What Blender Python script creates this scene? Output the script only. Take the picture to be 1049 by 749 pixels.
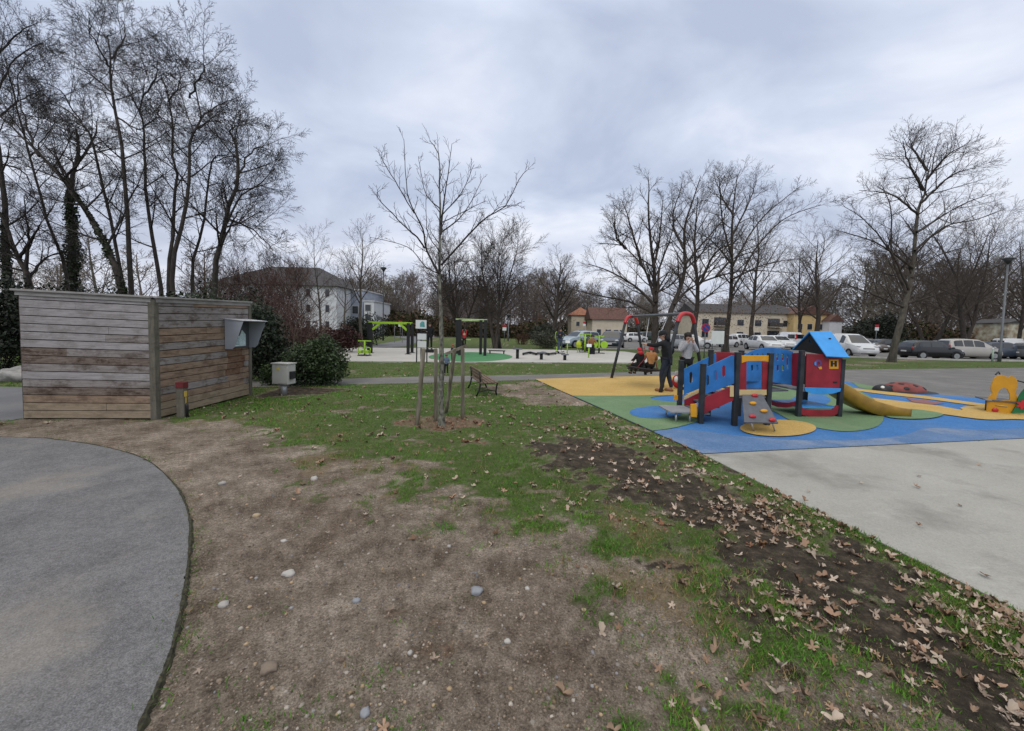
import bpy, bmesh, math, random
import numpy as np
from mathutils import Vector, Matrix, noise
from mathutils.geometry import tessellate_polygon
PI = math.pi
for o in list(bpy.data.objects): bpy.data.objects.remove(o)
S = bpy.context.scene
COL = S.collection
# ---------------------------------------------------------------- camera
CAM_F, CAM_H = 400.0, 1.7                       # focal length in photo pixels (1049 wide), eye height
TILT, ROLL = math.radians(3.0), math.radians(1.3)
PY0 = 336.5+CAM_F*math.tan(TILT)                # photo row of the optical axis (the photo is cropped at its top)
_c, _s = math.cos(TILT), math.sin(TILT)
FW = Vector((0, _c, -_s))
RT = Vector((1, 0, 0))*math.cos(ROLL) + Vector((0, _s, _c))*math.sin(ROLL)
UP = Vector((0, _s, _c))*math.cos(ROLL) - Vector((1, 0, 0))*math.sin(ROLL)
cam_data = bpy.data.cameras.new('camera')
cam = bpy.data.objects.new('camera', cam_data); COL.objects.link(cam)
cam_data.sensor_width = 36; cam_data.lens = CAM_F/1049*36
cam_data.shift_y = -(374.5-PY0)/1049
cam_data.clip_start = 0.05; cam_data.clip_end = 3000
mw = Matrix((( RT.x, UP.x, -FW.x, 0), (RT.y, UP.y, -FW.y, 0), (RT.z, UP.z, -FW.z, CAM_H), (0,0,0,1)))
cam.matrix_world = mw
S.camera = cam
S.render.resolution_x, S.render.resolution_y = 1024, 731
S.render.engine = 'CYCLES'
# ---------------------------------------------------------------- light: overcast winter daylight
SUN_EL, SUN_AZ = math.radians(42), math.radians(205)       # azimuth clockwise from +Y
S.view_settings.view_transform = 'Standard'; S.view_settings.look = 'None'
S.view_settings.gamma = 1; S.view_settings.use_curve_mapping = False
S.view_settings.exposure = 0.15
sd = bpy.data.lights.new('sun', 'SUN'); sd.energy = 0.9; sd.angle = math.radians(22); sd.color = (1, .96, .9)
sun = bpy.data.objects.new('sun', sd); COL.objects.link(sun)
sv = Vector((math.sin(SUN_AZ)*math.cos(SUN_EL), math.cos(SUN_AZ)*math.cos(SUN_EL), math.sin(SUN_EL)))
sun.rotation_euler = sv.to_track_quat('Z', 'Y').to_euler(); sun.location = (0, -5, 40)
W = bpy.data.worlds.new('World'); S.world = W; W.use_nodes = True
def build_world():
    nt = W.node_tree; N = nt.nodes; L = nt.links; N.clear()
    def nd(t, **k):
        n = N.new(t)
        for a, b in k.items(): setattr(n, a, b)
        return n
    def math_(op, a, b=None):
        n = nd('ShaderNodeMath', operation=op)
        for i, v in enumerate((a, b)):
            if v is None: continue
            if isinstance(v, (int, float)): n.inputs[i].default_value = v
            else: L.new(v, n.inputs[i])
        return n.outputs[0]
    out = nd('ShaderNodeOutputWorld'); bg = nd('ShaderNodeBackground'); bg.inputs[1].default_value = 0.1
    sky = nd('ShaderNodeTexSky', sky_type='NISHITA', sun_disc=False)
    sky.sun_elevation = SUN_EL; sky.sun_rotation = SUN_AZ
    tc = nd('ShaderNodeTexCoord'); sp = nd('ShaderNodeSeparateXYZ'); L.new(tc.outputs['Generated'], sp.inputs[0])
    z = math_('MAXIMUM', sp.outputs[2], 0.0)
    zz = math_('ADD', z, 0.34)
    cx = math_('DIVIDE', sp.outputs[0], zz); cy = math_('DIVIDE', sp.outputs[1], zz)
    cb = nd('ShaderNodeCombineXYZ'); L.new(cx, cb.inputs[0]); L.new(cy, cb.inputs[1])
    mp = nd('ShaderNodeMapping'); L.new(cb.outputs[0], mp.inputs[0])
    mp.inputs['Rotation'].default_value = (0, 0, math.radians(-28)); mp.inputs['Scale'].default_value = (1.0, 1.3, 1)
    mp.inputs['Location'].default_value = (2.3, .9, 0)
    n1 = nd('ShaderNodeTexNoise'); n1.inputs['Scale'].default_value = 1.7; n1.inputs['Detail'].default_value = 7
    n1.inputs['Roughness'].default_value = .52; n1.inputs['Distortion'].default_value = .35
    n2 = nd('ShaderNodeTexNoise'); n2.inputs['Scale'].default_value = .55; n2.inputs['Detail'].default_value = 3
    L.new(mp.outputs[0], n1.inputs['Vector']); L.new(mp.outputs[0], n2.inputs['Vector'])
    f = math_('ADD', math_('MULTIPLY', n1.outputs['Fac'], .65), math_('MULTIPLY', n2.outputs['Fac'], .35))
    cr = nd('ShaderNodeValToRGB'); L.new(f, cr.inputs[0])
    e = cr.color_ramp.elements
    e[0].position = .39; e[0].color = (.50, .57, .73, 1)
    e[1].position = .61; e[1].color = (.90, .935, 1.03, 1)
    m = e.new(.50); m.color = (.66, .73, .885, 1)
    # low sky: thinner, paler and slightly warm
    hz = nd('ShaderNodeMapRange'); L.new(z, hz.inputs[0]); hz.inputs[1].default_value = .02; hz.inputs[2].default_value = .30
    mix = nd('ShaderNodeMix', data_type='RGBA'); L.new(hz.outputs[0], mix.inputs[0])
    mixl = nd('ShaderNodeMix', data_type='RGBA'); mixl.inputs[0].default_value = .35
    L.new(cr.outputs[0], mixl.inputs[6]); mixl.inputs[7].default_value = (.74, .69, .71, 1)
    L.new(mixl.outputs[2], mix.inputs[6]); L.new(cr.outputs[0], mix.inputs[7])
    # CIE-overcast brightening towards the zenith
    zr = nd('ShaderNodeMapRange'); L.new(z, zr.inputs[0]); zr.inputs[1].default_value = .60; zr.inputs[2].default_value = .95
    zr.inputs[3].default_value = 9.3; zr.inputs[4].default_value = 19.0
    vs = nd('ShaderNodeVectorMath', operation='SCALE'); zn = nd('ShaderNodeMapRange'); L.new(z, zn.inputs[0]); zn.inputs[1].default_value = .62; zn.inputs[2].default_value = .85
    mz = nd('ShaderNodeMix', data_type='RGBA'); L.new(zn.outputs[0], mz.inputs[0]); L.new(mix.outputs[2], mz.inputs[6]); mz.inputs[7].default_value = (.80, .77, .70, 1)
    L.new(mz.outputs[2], vs.inputs[0]); L.new(zr.outputs[0], vs.inputs[3])
    mx = nd('ShaderNodeMix', data_type='RGBA'); mx.inputs[0].default_value = .06
    L.new(vs.outputs[0], mx.inputs[6]); L.new(sky.outputs[0], mx.inputs[7])
    L.new(mx.outputs[2], bg.inputs[0]); L.new(bg.outputs[0], out.inputs[0])
build_world()

# ---------------------------------------------------------------- helpers
def ray(px, py):
    return FW + RT*((px-524.5)/CAM_F) - UP*((py-PY0)/CAM_F)
def G(px, py, z=0.0):                    # ground point seen at a photo pixel
    d = ray(px, py); t = (z-CAM_H)/d.z
    return Vector((d.x*t, d.y*t, z))
def P(px, py, Y):                        # point at depth Y seen at a photo pixel
    d = ray(px, py); t = Y/d.y
    return Vector((d.x*t, Y, CAM_H+d.z*t))
def mat(name, col, rough=.75, var=.18, scale=6.0, bump=0.0, bscale=40.0, metal=0.0, spec=.35, col2=None, stretch=(1,1,1), tint=False, detail=5):
    m = bpy.data.materials.new(name); m.use_nodes = True
    nt = m.node_tree; N = nt.nodes; L = nt.links
    b = N['Principled BSDF']; b.inputs['Roughness'].default_value = rough; b.inputs['Metallic'].default_value = metal
    b.inputs['Specular IOR Level'].default_value = spec
    tc = N.new('ShaderNodeTexCoord'); mp = N.new('ShaderNodeMapping'); mp.inputs['Scale'].default_value = stretch
    L.new(tc.outputs['Object'], mp.inputs[0])
    nz = N.new('ShaderNodeTexNoise'); nz.inputs['Scale'].default_value = scale; nz.inputs['Detail'].default_value = detail
    L.new(mp.outputs[0], nz.inputs['Vector'])
    cr = N.new('ShaderNodeValToRGB'); L.new(nz.outputs['Fac'], cr.inputs[0])
    c2 = col2 or col
    cr.color_ramp.elements[0].position = .32; cr.color_ramp.elements[1].position = .68
    cr.color_ramp.elements[0].color = (*[c*(1-var) for c in col], 1)
    cr.color_ramp.elements[1].color = (*[min(1, c*(1+var)) for c in c2], 1)
    o = cr.outputs[0]
    if tint:
        at = N.new('ShaderNodeAttribute'); at.attribute_name = 'tint'
        mx = N.new('ShaderNodeMix'); mx.data_type = 'RGBA'; mx.blend_type = 'MULTIPLY'; mx.inputs[0].default_value = 1
        L.new(o, mx.inputs[6]); L.new(at.outputs['Color'], mx.inputs[7]); o = mx.outputs[2]
    L.new(o, b.inputs['Base Color'])
    if bump:
        n2 = N.new('ShaderNodeTexNoise'); n2.inputs['Scale'].default_value = bscale; n2.inputs['Detail'].default_value = 4
        L.new(mp.outputs[0], n2.inputs['Vector'])
        bp = N.new('ShaderNodeBump'); bp.inputs['Strength'].default_value = bump; bp.inputs['Distance'].default_value = .02
        L.new(n2.outputs['Fac'], bp.inputs['Height']); L.new(bp.outputs[0], b.inputs['Normal'])
    return m
def tagp(o, label=None, cat=None, group=None, kind=None):
    if label: o['label'] = label
    if cat: o['category'] = cat
    if group: o['group'] = group
    if kind: o['kind'] = kind
    return o
def thing(name, label, cat, loc=(0,0,0), rz=0.0, group=None):
    o = bpy.data.objects.new(name, None); COL.objects.link(o); o.empty_display_size = .1
    o.location = loc; o.rotation_euler = (0, 0, rz)
    return tagp(o, label, cat, group)
class MB:
    def __init__(s): s.v = []; s.f = []; s.mi = []
    def add(s, vs, fs, mi=0):
        n = len(s.v); s.v += [tuple(v) for v in vs]
        for f in fs: s.f.append(tuple(i+n for i in f)); s.mi.append(mi)
        return s
    def box(s, c, size, M=None, rz=0, mi=0):
        if M is None: M = Matrix.Rotation(rz, 3, 'Z')
        c = Vector(c); h = [x/2 for x in size]
        vs = [c + M @ Vector((sx*h[0], sy*h[1], sz*h[2])) for sz in (-1,1) for sy in (-1,1) for sx in (-1,1)]
        return s.add(vs, [(0,2,3,1),(4,5,7,6),(0,1,5,4),(2,6,7,3),(0,4,6,2),(1,3,7,5)], mi)
    def bar(s, p0, p1, w, h, up=(0,0,1), mi=0):
        p0 = Vector(p0); p1 = Vector(p1); d = p1-p0; x = d.normalized()
        up = Vector(up)
        if abs(x.dot(up)) > .98: up = Vector((0,1,0))
        y = up.cross(x).normalized(); z = x.cross(y)
        M = Matrix((x, y, z)).transposed()
        return s.box((p0+p1)/2, (d.length, w, h), M, mi=mi)
    def tube(s, pts, r, n=10, caps=True, mi=0, closed=False):
        pts = [Vector(p) for p in pts]; k = len(pts)
        rs = r if isinstance(r, (list, tuple)) else [r]*k
        vs = []; prev = None
        for i, p in enumerate(pts):
            if closed: t = pts[(i+1) % k]-pts[i-1]
            else: t = pts[min(i+1, k-1)]-pts[max(i-1, 0)]
            t.normalize()
            if prev is None:
                a = Vector((0,0,1)) if abs(t.z) < .9 else Vector((0,1,0))
            else: a = prev
            a = (a - t*a.dot(t)).normalized(); prev = a; b = t.cross(a)
            vs += [p + (a*math.cos(2*PI*j/n) + b*math.sin(2*PI*j/n))*rs[i] for j in range(n)]
        fs = []
        for i in range(k if closed else k-1):
            i2 = (i+1) % k
            for j in range(n): fs.append((i*n+j, i*n+(j+1) % n, i2*n+(j+1) % n, i2*n+j))
        if caps and not closed: fs.append(tuple(range(n))[::-1]); fs.append(tuple(range((k-1)*n, k*n)))
        return s.add(vs, fs, mi)
    def panel(s, loops, o, ax, ay, th, mi=0):
        """flat board: loops of (a,b) in the plane o + a*ax + b*ay (first outer, others holes), thickness th along ax x ay"""
        o = Vector(o); ax = Vector(ax).normalized(); ay = Vector(ay).normalized(); nrm = ax.cross(ay).normalized()
        flat = [p for l in loops for p in l]
        bm = bmesh.new(); bv = [bm.verts.new((p[0], p[1], 0)) for p in flat]; be = []; k0 = 0
        for l in loops:
            be += [bm.edges.new((bv[k0+i], bv[k0+(i+1) % len(l)])) for i in range(len(l))]; k0 += len(l)
        bm.verts.index_update(); bmesh.ops.triangle_fill(bm, use_beauty=True, use_dissolve=False, edges=be, normal=(0,0,1))
        tri = [[v.index for v in f.verts] for f in bm.faces]; bm.free()
        n = len(flat)
        vs = [o + ax*a + ay*b + nrm*(th/2) for a, b in flat] + [o + ax*a + ay*b - nrm*(th/2) for a, b in flat]
        fs = []
        for t in tri:
            a, b, c = t
            A, B, C = flat[a], flat[b], flat[c]
            if (B[0]-A[0])*(C[1]-A[1]) - (B[1]-A[1])*(C[0]-A[0]) < 0: a, b, c = a, c, b
            fs.append((a, b, c)); fs.append((n+c, n+b, n+a))
        k = 0
        for li, l in enumerate(loops):
            m = len(l)
            area = sum(l[i][0]*l[(i+1) % m][1]-l[(i+1) % m][0]*l[i][1] for i in range(m))
            rev = (area < 0) != (li > 0)
            for i in range(m):
                a, b = k+i, k+(i+1) % m
                fs.append((a, b, n+b, n+a) if rev else (b, a, n+a, n+b))
            k += m
        return s.add(vs, fs, mi)
    def ell(s, c, r, nu=14, nv=9, M=None, mi=0, z0=-1.0):
        c = Vector(c); vs = []; fs = []
        lo = math.asin(max(-1, z0))
        for i in range(nv+1):
            a = lo + (PI/2-lo)*i/nv
            for j in range(nu):
                b = 2*PI*j/nu
                p = Vector((r[0]*math.cos(a)*math.cos(b), r[1]*math.cos(a)*math.sin(b), r[2]*math.sin(a)))
                vs.append(c + (M @ p if M else p))
        for i in range(nv):
            for j in range(nu): fs.append((i*nu+j, i*nu+(j+1) % nu, (i+1)*nu+(j+1) % nu, (i+1)*nu+j))
        return s.add(vs, fs, mi)
    def build(s, name, mats, parent=None, smooth=False, bevel=0.0, base=None):
        """base: subtract this point (world coords -> local of an unrotated thing / own origin)"""
        me = bpy.data.meshes.new(name)
        if base is not None:
            b = Vector(base); vs = [(v[0]-b.x, v[1]-b.y, v[2]-b.z) for v in s.v]
        else: vs = s.v
        me.from_pydata(vs, [], s.f)
        for m in (mats if isinstance(mats, (list, tuple)) else [mats]): me.materials.append(m)
        if any(s.mi): me.polygons.foreach_set('material_index', s.mi)
        if smooth:
            me.polygons.foreach_set('use_smooth', [True]*len(s.f))
        o = bpy.data.objects.new(name, me); COL.objects.link(o)
        if parent is not None: o.parent = parent
        elif base is not None: o.location = base
        if bevel:
            bm = o.modifiers.new('bevel', 'BEVEL'); bm.width = bevel; bm.segments = 2; bm.limit_method = 'ANGLE'; bm.angle_limit = math.radians(40)
        return o
def np_mesh(name, V, F, mats, parent=None, loc=None, smooth=False, tint=None):
    """V (n,3) F (m,k) numpy -> object; tint (n,3) per-vertex intrinsic colour factor"""
    me = bpy.data.meshes.new(name); n = len(V); m, k = F.shape
    me.vertices.add(n); me.vertices.foreach_set('co', np.ascontiguousarray(V, np.float32).ravel())
    me.loops.add(m*k); me.loops.foreach_set('vertex_index', np.ascontiguousarray(F, np.int32).ravel())
    me.polygons.add(m); me.polygons.foreach_set('loop_start', np.arange(0, m*k, k, dtype=np.int32))
    me.polygons.foreach_set('loop_total', np.full(m, k, np.int32))
    if smooth: me.polygons.foreach_set('use_smooth', np.ones(m, bool))
    if tint is not None:
        at = me.attributes.new('tint', 'FLOAT_COLOR', 'POINT')
        at.data.foreach_set('color', np.hstack([tint, np.ones((n, 1))]).astype(np.float32).ravel())
    me.update(calc_edges=True)
    for mm in (mats if isinstance(mats, (list, tuple)) else [mats]): me.materials.append(mm)
    o = bpy.data.objects.new(name, me); COL.objects.link(o)
    if parent is not None: o.parent = parent
    if loc is not None: o.location = loc
    return o
def sdist(poly, X, Y):
    """signed distance (negative inside) of points to polygon, numpy"""
    d = np.full(X.shape, 1e9); ins = np.zeros(X.shape, bool); n = len(poly)
    for i in range(n):
        ax, ay = poly[i][0], poly[i][1]; bx, by = poly[(i+1) % n][0], poly[(i+1) % n][1]
        ex, ey = bx-ax, by-ay; L2 = ex*ex+ey*ey+1e-12
        t = np.clip(((X-ax)*ex+(Y-ay)*ey)/L2, 0, 1)
        d = np.minimum(d, np.hypot(X-ax-t*ex, Y-ay-t*ey))
        c = ((ay > Y) != (by > Y)) & (X < ex*(Y-ay)/(ey if abs(ey) > 1e-12 else 1e-12)+ax)
        ins ^= c
    return np.where(ins, -d, d)
def vnoise(X, Y, sc, seed=0, octv=3, pers=.55):
    """numpy value noise, about -1..1"""
    rs = np.random.RandomState(seed); tab = rs.rand(256, 256)
    out = np.zeros(X.shape); amp = 1; tot = 0
    for o in range(octv):
        x = X*sc+o*17.3+100; y = Y*sc+o*9.1+100
        xi = np.floor(x).astype(int); yi = np.floor(y).astype(int); fx = x-xi; fy = y-yi
        fx = fx*fx*(3-2*fx); fy = fy*fy*(3-2*fy)
        g = lambda a, b: tab[a & 255, b & 255]
        v = (g(xi, yi)*(1-fx)+g(xi+1, yi)*fx)*(1-fy)+(g(xi, yi+1)*(1-fx)+g(xi+1, yi+1)*fx)*fy
        out += amp*(v*2-1); tot += amp; amp *= pers; sc *= 2.1
    return out/tot
def sstep(a, b, x):
    t = np.clip((x-a)/(b-a), 0, 1); return t*t*(3-2*t)
def GP(pts): return [tuple(G(*p)[:2]) for p in pts]
# ================================================================ the ground and the paved surfaces
PATH_EDGE = GP([(0,449),(60,452),(110,460),(150,473),(180,500),(193,530),(194,560),(190,600),(178,660),(160,710),(143,749),(120,830)])
Z_PATH = [tuple(G(*p)[:2]) for p in [(0,449),(60,452),(110,460),(150,473),(180,500),(193,530),(194,560),(190,600),(178,660),(160,710),(143,749),(120,830)]]
Z_PATH = [(-30, 4.2), (-12, 5.3)] + Z_PATH + [(-1.2, -1.0), (-30, -1.0)]
Z_SLAB = [(2.69,5.36),(3.21,2.33),(3.70,-.6),(32,-.6),(32,11.5),(8.82,6.62)]
PLAY_TOP = GP([(1200,424),(1049,413),(1011,409),(988,407),(953,404),(903,398.6),(866,391.5),(830,388.3),(760,386.3),(700,385.3),(626,386.6),(548,389)])
Z_PLAY = [(2.69,5.36),(8.82,6.62)] + [(22,9.33)] + PLAY_TOP + GP([(570,399)])
Z_WALK = GP([(200,392),(350,388.5),(420,386.4),(560,384),(640,381.7),(760,380),(860,379),(1049,377),(1250,375)]) + [(34,8.5),(10,9.0)] + GP([(900,412),(860,398),(760,391),(700,389),(600,390.4),(548,389.4),(420,393),(350,394.4),(200,399)])
Z_PAD = GP([(335,370.6),(500,371.5),(660,372.2),(681,367),(640,360.6),(585,359.2),(500,357.6),(365,356.6),(330,359)])
Z_PARK = GP([(598,357.2),(680,359),(760,361.5),(870,366.2),(960,369),(1049,370.6),(1300,374)]) + [(120,40),(120,92),(17,92)]
Z_BACKWALK = GP([(330,362.5),(395,351.5),(420,347.6),(402,344.8),(440,342.8),(640,344.4),(640,345.8),(450,344.9),(434,348.5),(415,355),(370,357.2)])
Z_SHEDYARD = [(-30,6.2),(-8.2,6.3),(-8.2,9.4),(-30,9.4)]
PAVED = [Z_PATH, Z_SLAB, Z_PLAY, Z_WALK, Z_PAD, Z_PARK, Z_BACKWALK, Z_SHEDYARD]
D_DIRT = GP([(-60,425),(0,429),(60,431),(165,433),(225,441),(300,455),(287,475),(300,490),(362,497),(372,520),(440,518),(455,540),(540,533),(600,566),(660,600),(705,650),(790,700),(840,749),(900,860)]) + [(-3,.3),(-14,6.4)]
D_MUD = GP([(548,456),(640,455),(700,482),(800,530),(900,578),(1000,637),(1049,668),(1120,749),(1010,749),(890,690),(800,640),(755,590),(700,545),(640,503),(562,482)])
D_BENCH = GP([(500,396),(545,391),(590,400),(600,412),(560,415),(505,408)])
D_MULCH = [(-1.18+.75*math.cos(a), 6.75+.62*math.sin(a)) for a in [i*PI/8 for i in range(16)]]
D_BED = [(-6.0,9.0),(-5.8,8.7),(-4.5,9.3),(-4.2,10.2),(-6.1,10.5)]
D_LEAFY = GP([(478,400),(600,408),(700,462),(770,520),(650,505),(540,470),(470,436)])
D_DRY = [GP([(290,470),(345,462),(350,492),(300,492)]), GP([(600,575),(680,590),(760,665),(720,670),(640,610)])]
def cover(X, Y):
    """0 on the bare earth .. 1 on the closed lawn"""
    return sstep(-.60, 1.55, sdist(D_DIRT, X, Y) + vnoise(X, Y, .9, 1, 4)*.38)
def masks(X, Y):
    n1 = vnoise(X, Y, .9, 1, 4); n2 = vnoise(X, Y, 3.2, 2, 3); nm = vnoise(X, Y, 1.9, 18, 6, .82)*1.5
    gb = cover(X, Y)
    g = sstep(-.15, .17, 1.0*nm + gb - .38)*sstep(.0, .06, gb+.02)
    dm = sdist(D_MUD, X, Y) + n1*.34 + n2*.2
    mud = sstep(-.20, .30, 1.5*vnoise(X, Y, 2.2, 9, 6, .75) + (1-sstep(-.7, .5, dm)) - .41)*(dm < .7)
    g *= sstep(-.15, .2, 1.0*nm + sstep(-.5, .5, sdist(D_BENCH, X, Y)+n1*.4) - .45)
    bare = 1-sstep(-.2, .1, sdist(D_BED, X, Y)+n2*.1)
    mulch = .75*sstep(-.2, .25, .9*vnoise(X, Y, 3.0, 14, 5) + (1-sstep(-.5, .35, sdist(D_MULCH, X, Y)+n2*.15)) - .45)
    dry = .8*sstep(.05, .3, gb)*sstep(.95, .55, gb)*sstep(-.1, .4, vnoise(X, Y, 1.7, 23, 4))
    for zn in D_DRY: dry = np.maximum(dry, 1-sstep(-.25, .15, sdist(zn, X, Y)+n2*.2))
    dry = np.maximum(dry, .5*sstep(.2, .6, vnoise(X, Y, .7, 21, 3)))
    g = g*(1-.85*mud)*(1-.7*mulch)*(1-bare)
    return np.clip(g, 0, 1), np.clip(np.maximum(mud, bare*.8), 0, 1), np.clip(mulch, 0, 1), np.clip(dry, 0, 1)
def axis(lo, hi, step, far_lo, far_hi, gr=1.13):
    a = list(np.arange(lo, hi, step)); s = step; x = a[-1]
    while x < far_hi: s *= gr; x += s; a.append(x)
    s = step; x = lo; b = []
    while x > far_lo: s *= gr; x -= s; b.append(x)
    return np.array(b[::-1]+a)
def ground_h(X, Y):
    far = sstep(12, 20, np.hypot(X, Y))
    h = vnoise(X, Y, 1.1, 31, 3)*.018 + vnoise(X, Y, 6, 32, 3)*.011
    _, mud, _, _ = masks(X, Y)
    h += mud*vnoise(X, Y, 5, 33, 4)*.03
    d = np.full(X.shape, 9.)
    for z in PAVED: d = np.minimum(d, sdist(z, X, Y))
    k = sstep(0, .35, d)
    return np.where(d < -.16, -.05, .004 + h*k*(1-far))
def M_ground():
    m = bpy.data.materials.new('earth_and_grass'); m.use_nodes = True
    nt = m.node_tree; N = nt.nodes; L = nt.links; b = N['Principled BSDF']; b.inputs['Roughness'].default_value = .95
    b.inputs['Specular IOR Level'].default_value = .15
    tc = N.new('ShaderNodeTexCoord'); at = N.new('ShaderNodeAttribute'); at.attribute_name = 'zone'
    sp = N.new('ShaderNodeSeparateColor'); L.new(at.outputs['Color'], sp.inputs[0])
    def noi(sc, det=5, rough=.6):
        n = N.new('ShaderNodeTexNoise'); n.inputs['Scale'].default_value = sc; n.inputs['Detail'].default_value = det
        n.inputs['Roughness'].default_value = rough; L.new(tc.outputs['Object'], n.inputs['Vector']); return n.outputs['Fac']
    def ramp(f, c0, c1, p0=.3, p1=.7, mid=None):
        r = N.new('ShaderNodeValToRGB'); L.new(f, r.inputs[0]); e = r.color_ramp.elements
        e[0].position = p0; e[1].position = p1; e[0].color = (*c0, 1); e[1].color = (*c1, 1)
        if mid: q = e.new((p0+p1)/2); q.color = (*mid, 1)
        return r.outputs[0]
    def mix(f, a, c, bl='MIX'):
        n = N.new('ShaderNodeMix'); n.data_type = 'RGBA'; n.blend_type = bl
        if isinstance(f, float): n.inputs[0].default_value = f
        else: L.new(f, n.inputs[0])
        for i, q in ((6, a), (7, c)):
            if isinstance(q, tuple): n.inputs[i].default_value = (*q, 1)
            else: L.new(q, n.inputs[i])
        return n.outputs[2]
    dirt = ramp(noi(1.6, 9, .72), (.110,.084,.062), (.345,.288,.232), .34, .66, (.235,.190,.148))
    dirt = mix(ramp(noi(.75, 7, .7), (0,0,0), (.75,.75,.75), .50, .62), dirt, (.135,.098,.070))
    dirt = mix(ramp(noi(2.9, 7, .7), (0,0,0), (.7,.7,.7), .54, .66), dirt, (.10,.074,.053))
    dirt = mix(1.0, dirt, ramp(noi(13, 8, .74), (.62,.61,.60), (1.38,1.38,1.38), .32, .68), 'MULTIPLY')
    dirt = mix(1.0, dirt, ramp(noi(85, 5, .78), (.42,.40,.38), (1.55,1.55,1.55), .33, .67), 'MULTIPLY')
    dirt = mix(1.0, dirt, (.97, .99, 1.03), 'MULTIPLY')
    # fine gravel flecks
    vo = N.new('ShaderNodeTexVoronoi'); vo.inputs['Scale'].default_value = 34; L.new(tc.outputs['Object'], vo.inputs['Vector'])
    gf = N.new('ShaderNodeMapRange'); L.new(vo.outputs['Distance'], gf.inputs[0]); gf.inputs[1].default_value = .20; gf.inputs[2].default_value = .12
    sc = N.new('ShaderNodeSeparateColor'); L.new(vo.outputs['Color'], sc.inputs[0])
    gt = N.new('ShaderNodeMath'); gt.operation = 'GREATER_THAN'; L.new(sc.outputs[0], gt.inputs[0]); gt.inputs[1].default_value = .62
    gm = N.new('ShaderNodeMath'); gm.operation = 'MULTIPLY'; L.new(gf.outputs[0], gm.inputs[0]); L.new(gt.outputs[0], gm.inputs[1])
    dirt = mix(gm.outputs[0], dirt, ramp(sc.outputs[1], (.20,.17,.14), (.42,.39,.36), 0, 1))
    grass = ramp(noi(2.2, 6), (.042,.086,.013), (.088,.142,.030), .3, .7)
    grass = mix(ramp(noi(1.4, 6, .65), (0,0,0), (.55,.55,.55), .46, .68), grass, (.085,.075,.036))
    grass = mix(.5, grass, ramp(noi(38, 5, .75), (.024,.040,.010), (.115,.148,.045), .33, .68))
    dryg = ramp(noi(30, 4), (.12,.085,.045), (.24,.185,.10), .3, .7)
    mud = ramp(noi(7, 9, .76), (.020,.015,.011), (.18,.145,.11), .32, .71, (.062,.049,.037))
    mulch = ramp(noi(26, 5, .7), (.07,.042,.025), (.28,.20,.145), .3, .7)
    hn = N.new('ShaderNodeMath'); hn.operation = 'MULTIPLY_ADD'; L.new(noi(9, 8, .74), hn.inputs[0]); hn.inputs[1].default_value = 1.7; hn.inputs[2].default_value = -.85
    def edge(ch, lo=.36, hi=.60):
        a = N.new('ShaderNodeMath'); L.new(ch, a.inputs[0]); L.new(hn.outputs[0], a.inputs[1])
        r = N.new('ShaderNodeMapRange'); L.new(a.outputs[0], r.inputs[0]); r.inputs[1].default_value = lo; r.inputs[2].default_value = hi; return r.outputs[0]
    vg = N.new('ShaderNodeTexVoronoi'); vg.inputs['Scale'].default_value = 75; L.new(tc.outputs['Object'], vg.inputs['Vector'])
    vs_ = N.new('ShaderNodeSeparateColor'); L.new(vg.outputs['Color'], vs_.inputs[0])
    dirt = mix(.45, dirt, ramp(vs_.outputs[0], (.72,.72,.72), (1.3,1.3,1.3), .05, .95), 'MULTIPLY')
    c = mix(edge(sp.outputs[0], .20, 1.05), dirt, grass)
    dr = N.new('ShaderNodeMath'); dr.operation = 'MULTIPLY'; L.new(edge(at.outputs['Alpha'], .4, .9), dr.inputs[0]); dr.inputs[1].default_value = .6
    c = mix(dr.outputs[0], c, dryg)
    c = mix(edge(sp.outputs[2]), c, mulch)
    c = mix(edge(sp.outputs[1]), c, mud)
    L.new(c, b.inputs['Base Color'])
    bp = N.new('ShaderNodeBump'); bp.inputs['Strength'].default_value = 1; bp.inputs['Distance'].default_value = .035
    L.new(noi(30, 8, .75), bp.inputs['Height']); L.new(bp.outputs[0], b.inputs['Normal'])
    return m
def build_ground():
    xs = axis(-9, 7, .075, -420, 420); ys = axis(.5, 14, .075, -40, 620)
    X, Y = np.meshgrid(xs, ys); Z = ground_h(X, Y)
    g, mud, mul, dry = masks(X, Y)
    nx, ny = len(xs), len(ys)
    V = np.stack([X.ravel(), Y.ravel(), Z.ravel()], 1)
    I = np.arange(nx*ny).reshape(ny, nx)
    F = np.stack([I[:-1,:-1].ravel(), I[:-1,1:].ravel(), I[1:,1:].ravel(), I[1:,:-1].ravel()], 1)
    o = np_mesh('ground', V, F, M_ground(), smooth=True)
    at = o.data.attributes.new('zone', 'FLOAT_COLOR', 'POINT')
    at.data.foreach_set('color', np.stack([g.ravel(), mud.ravel(), mul.ravel(), dry.ravel()], 1).astype(np.float32).ravel())
    tagp(o, kind='structure')
build_ground()
def sheet(name, poly, z, m, th=0.0, sub=0.0):
    """a flat polygon at height z with a skirt of depth th"""
    mb = MB(); tri = tessellate_polygon([[Vector((p[0], p[1], 0)) for p in poly]]); n = len(poly)
    vs = [(p[0], p[1], z) for p in poly]; fs = []
    for a, b, c in tri:
        A, B, C = poly[a], poly[b], poly[c]
        if (B[0]-A[0])*(C[1]-A[1])-(B[1]-A[1])*(C[0]-A[0]) < 0: a, b, c = a, c, b
        fs.append((a, b, c))
    if th:
        vs += [(p[0], p[1], z-th) for p in poly]
        for i in range(n): fs.append((i, (i+1) % n, n+(i+1) % n, n+i))
    mb.add(vs, fs)
    o = mb.build(name, m); return tagp(o, kind='structure')
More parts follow.
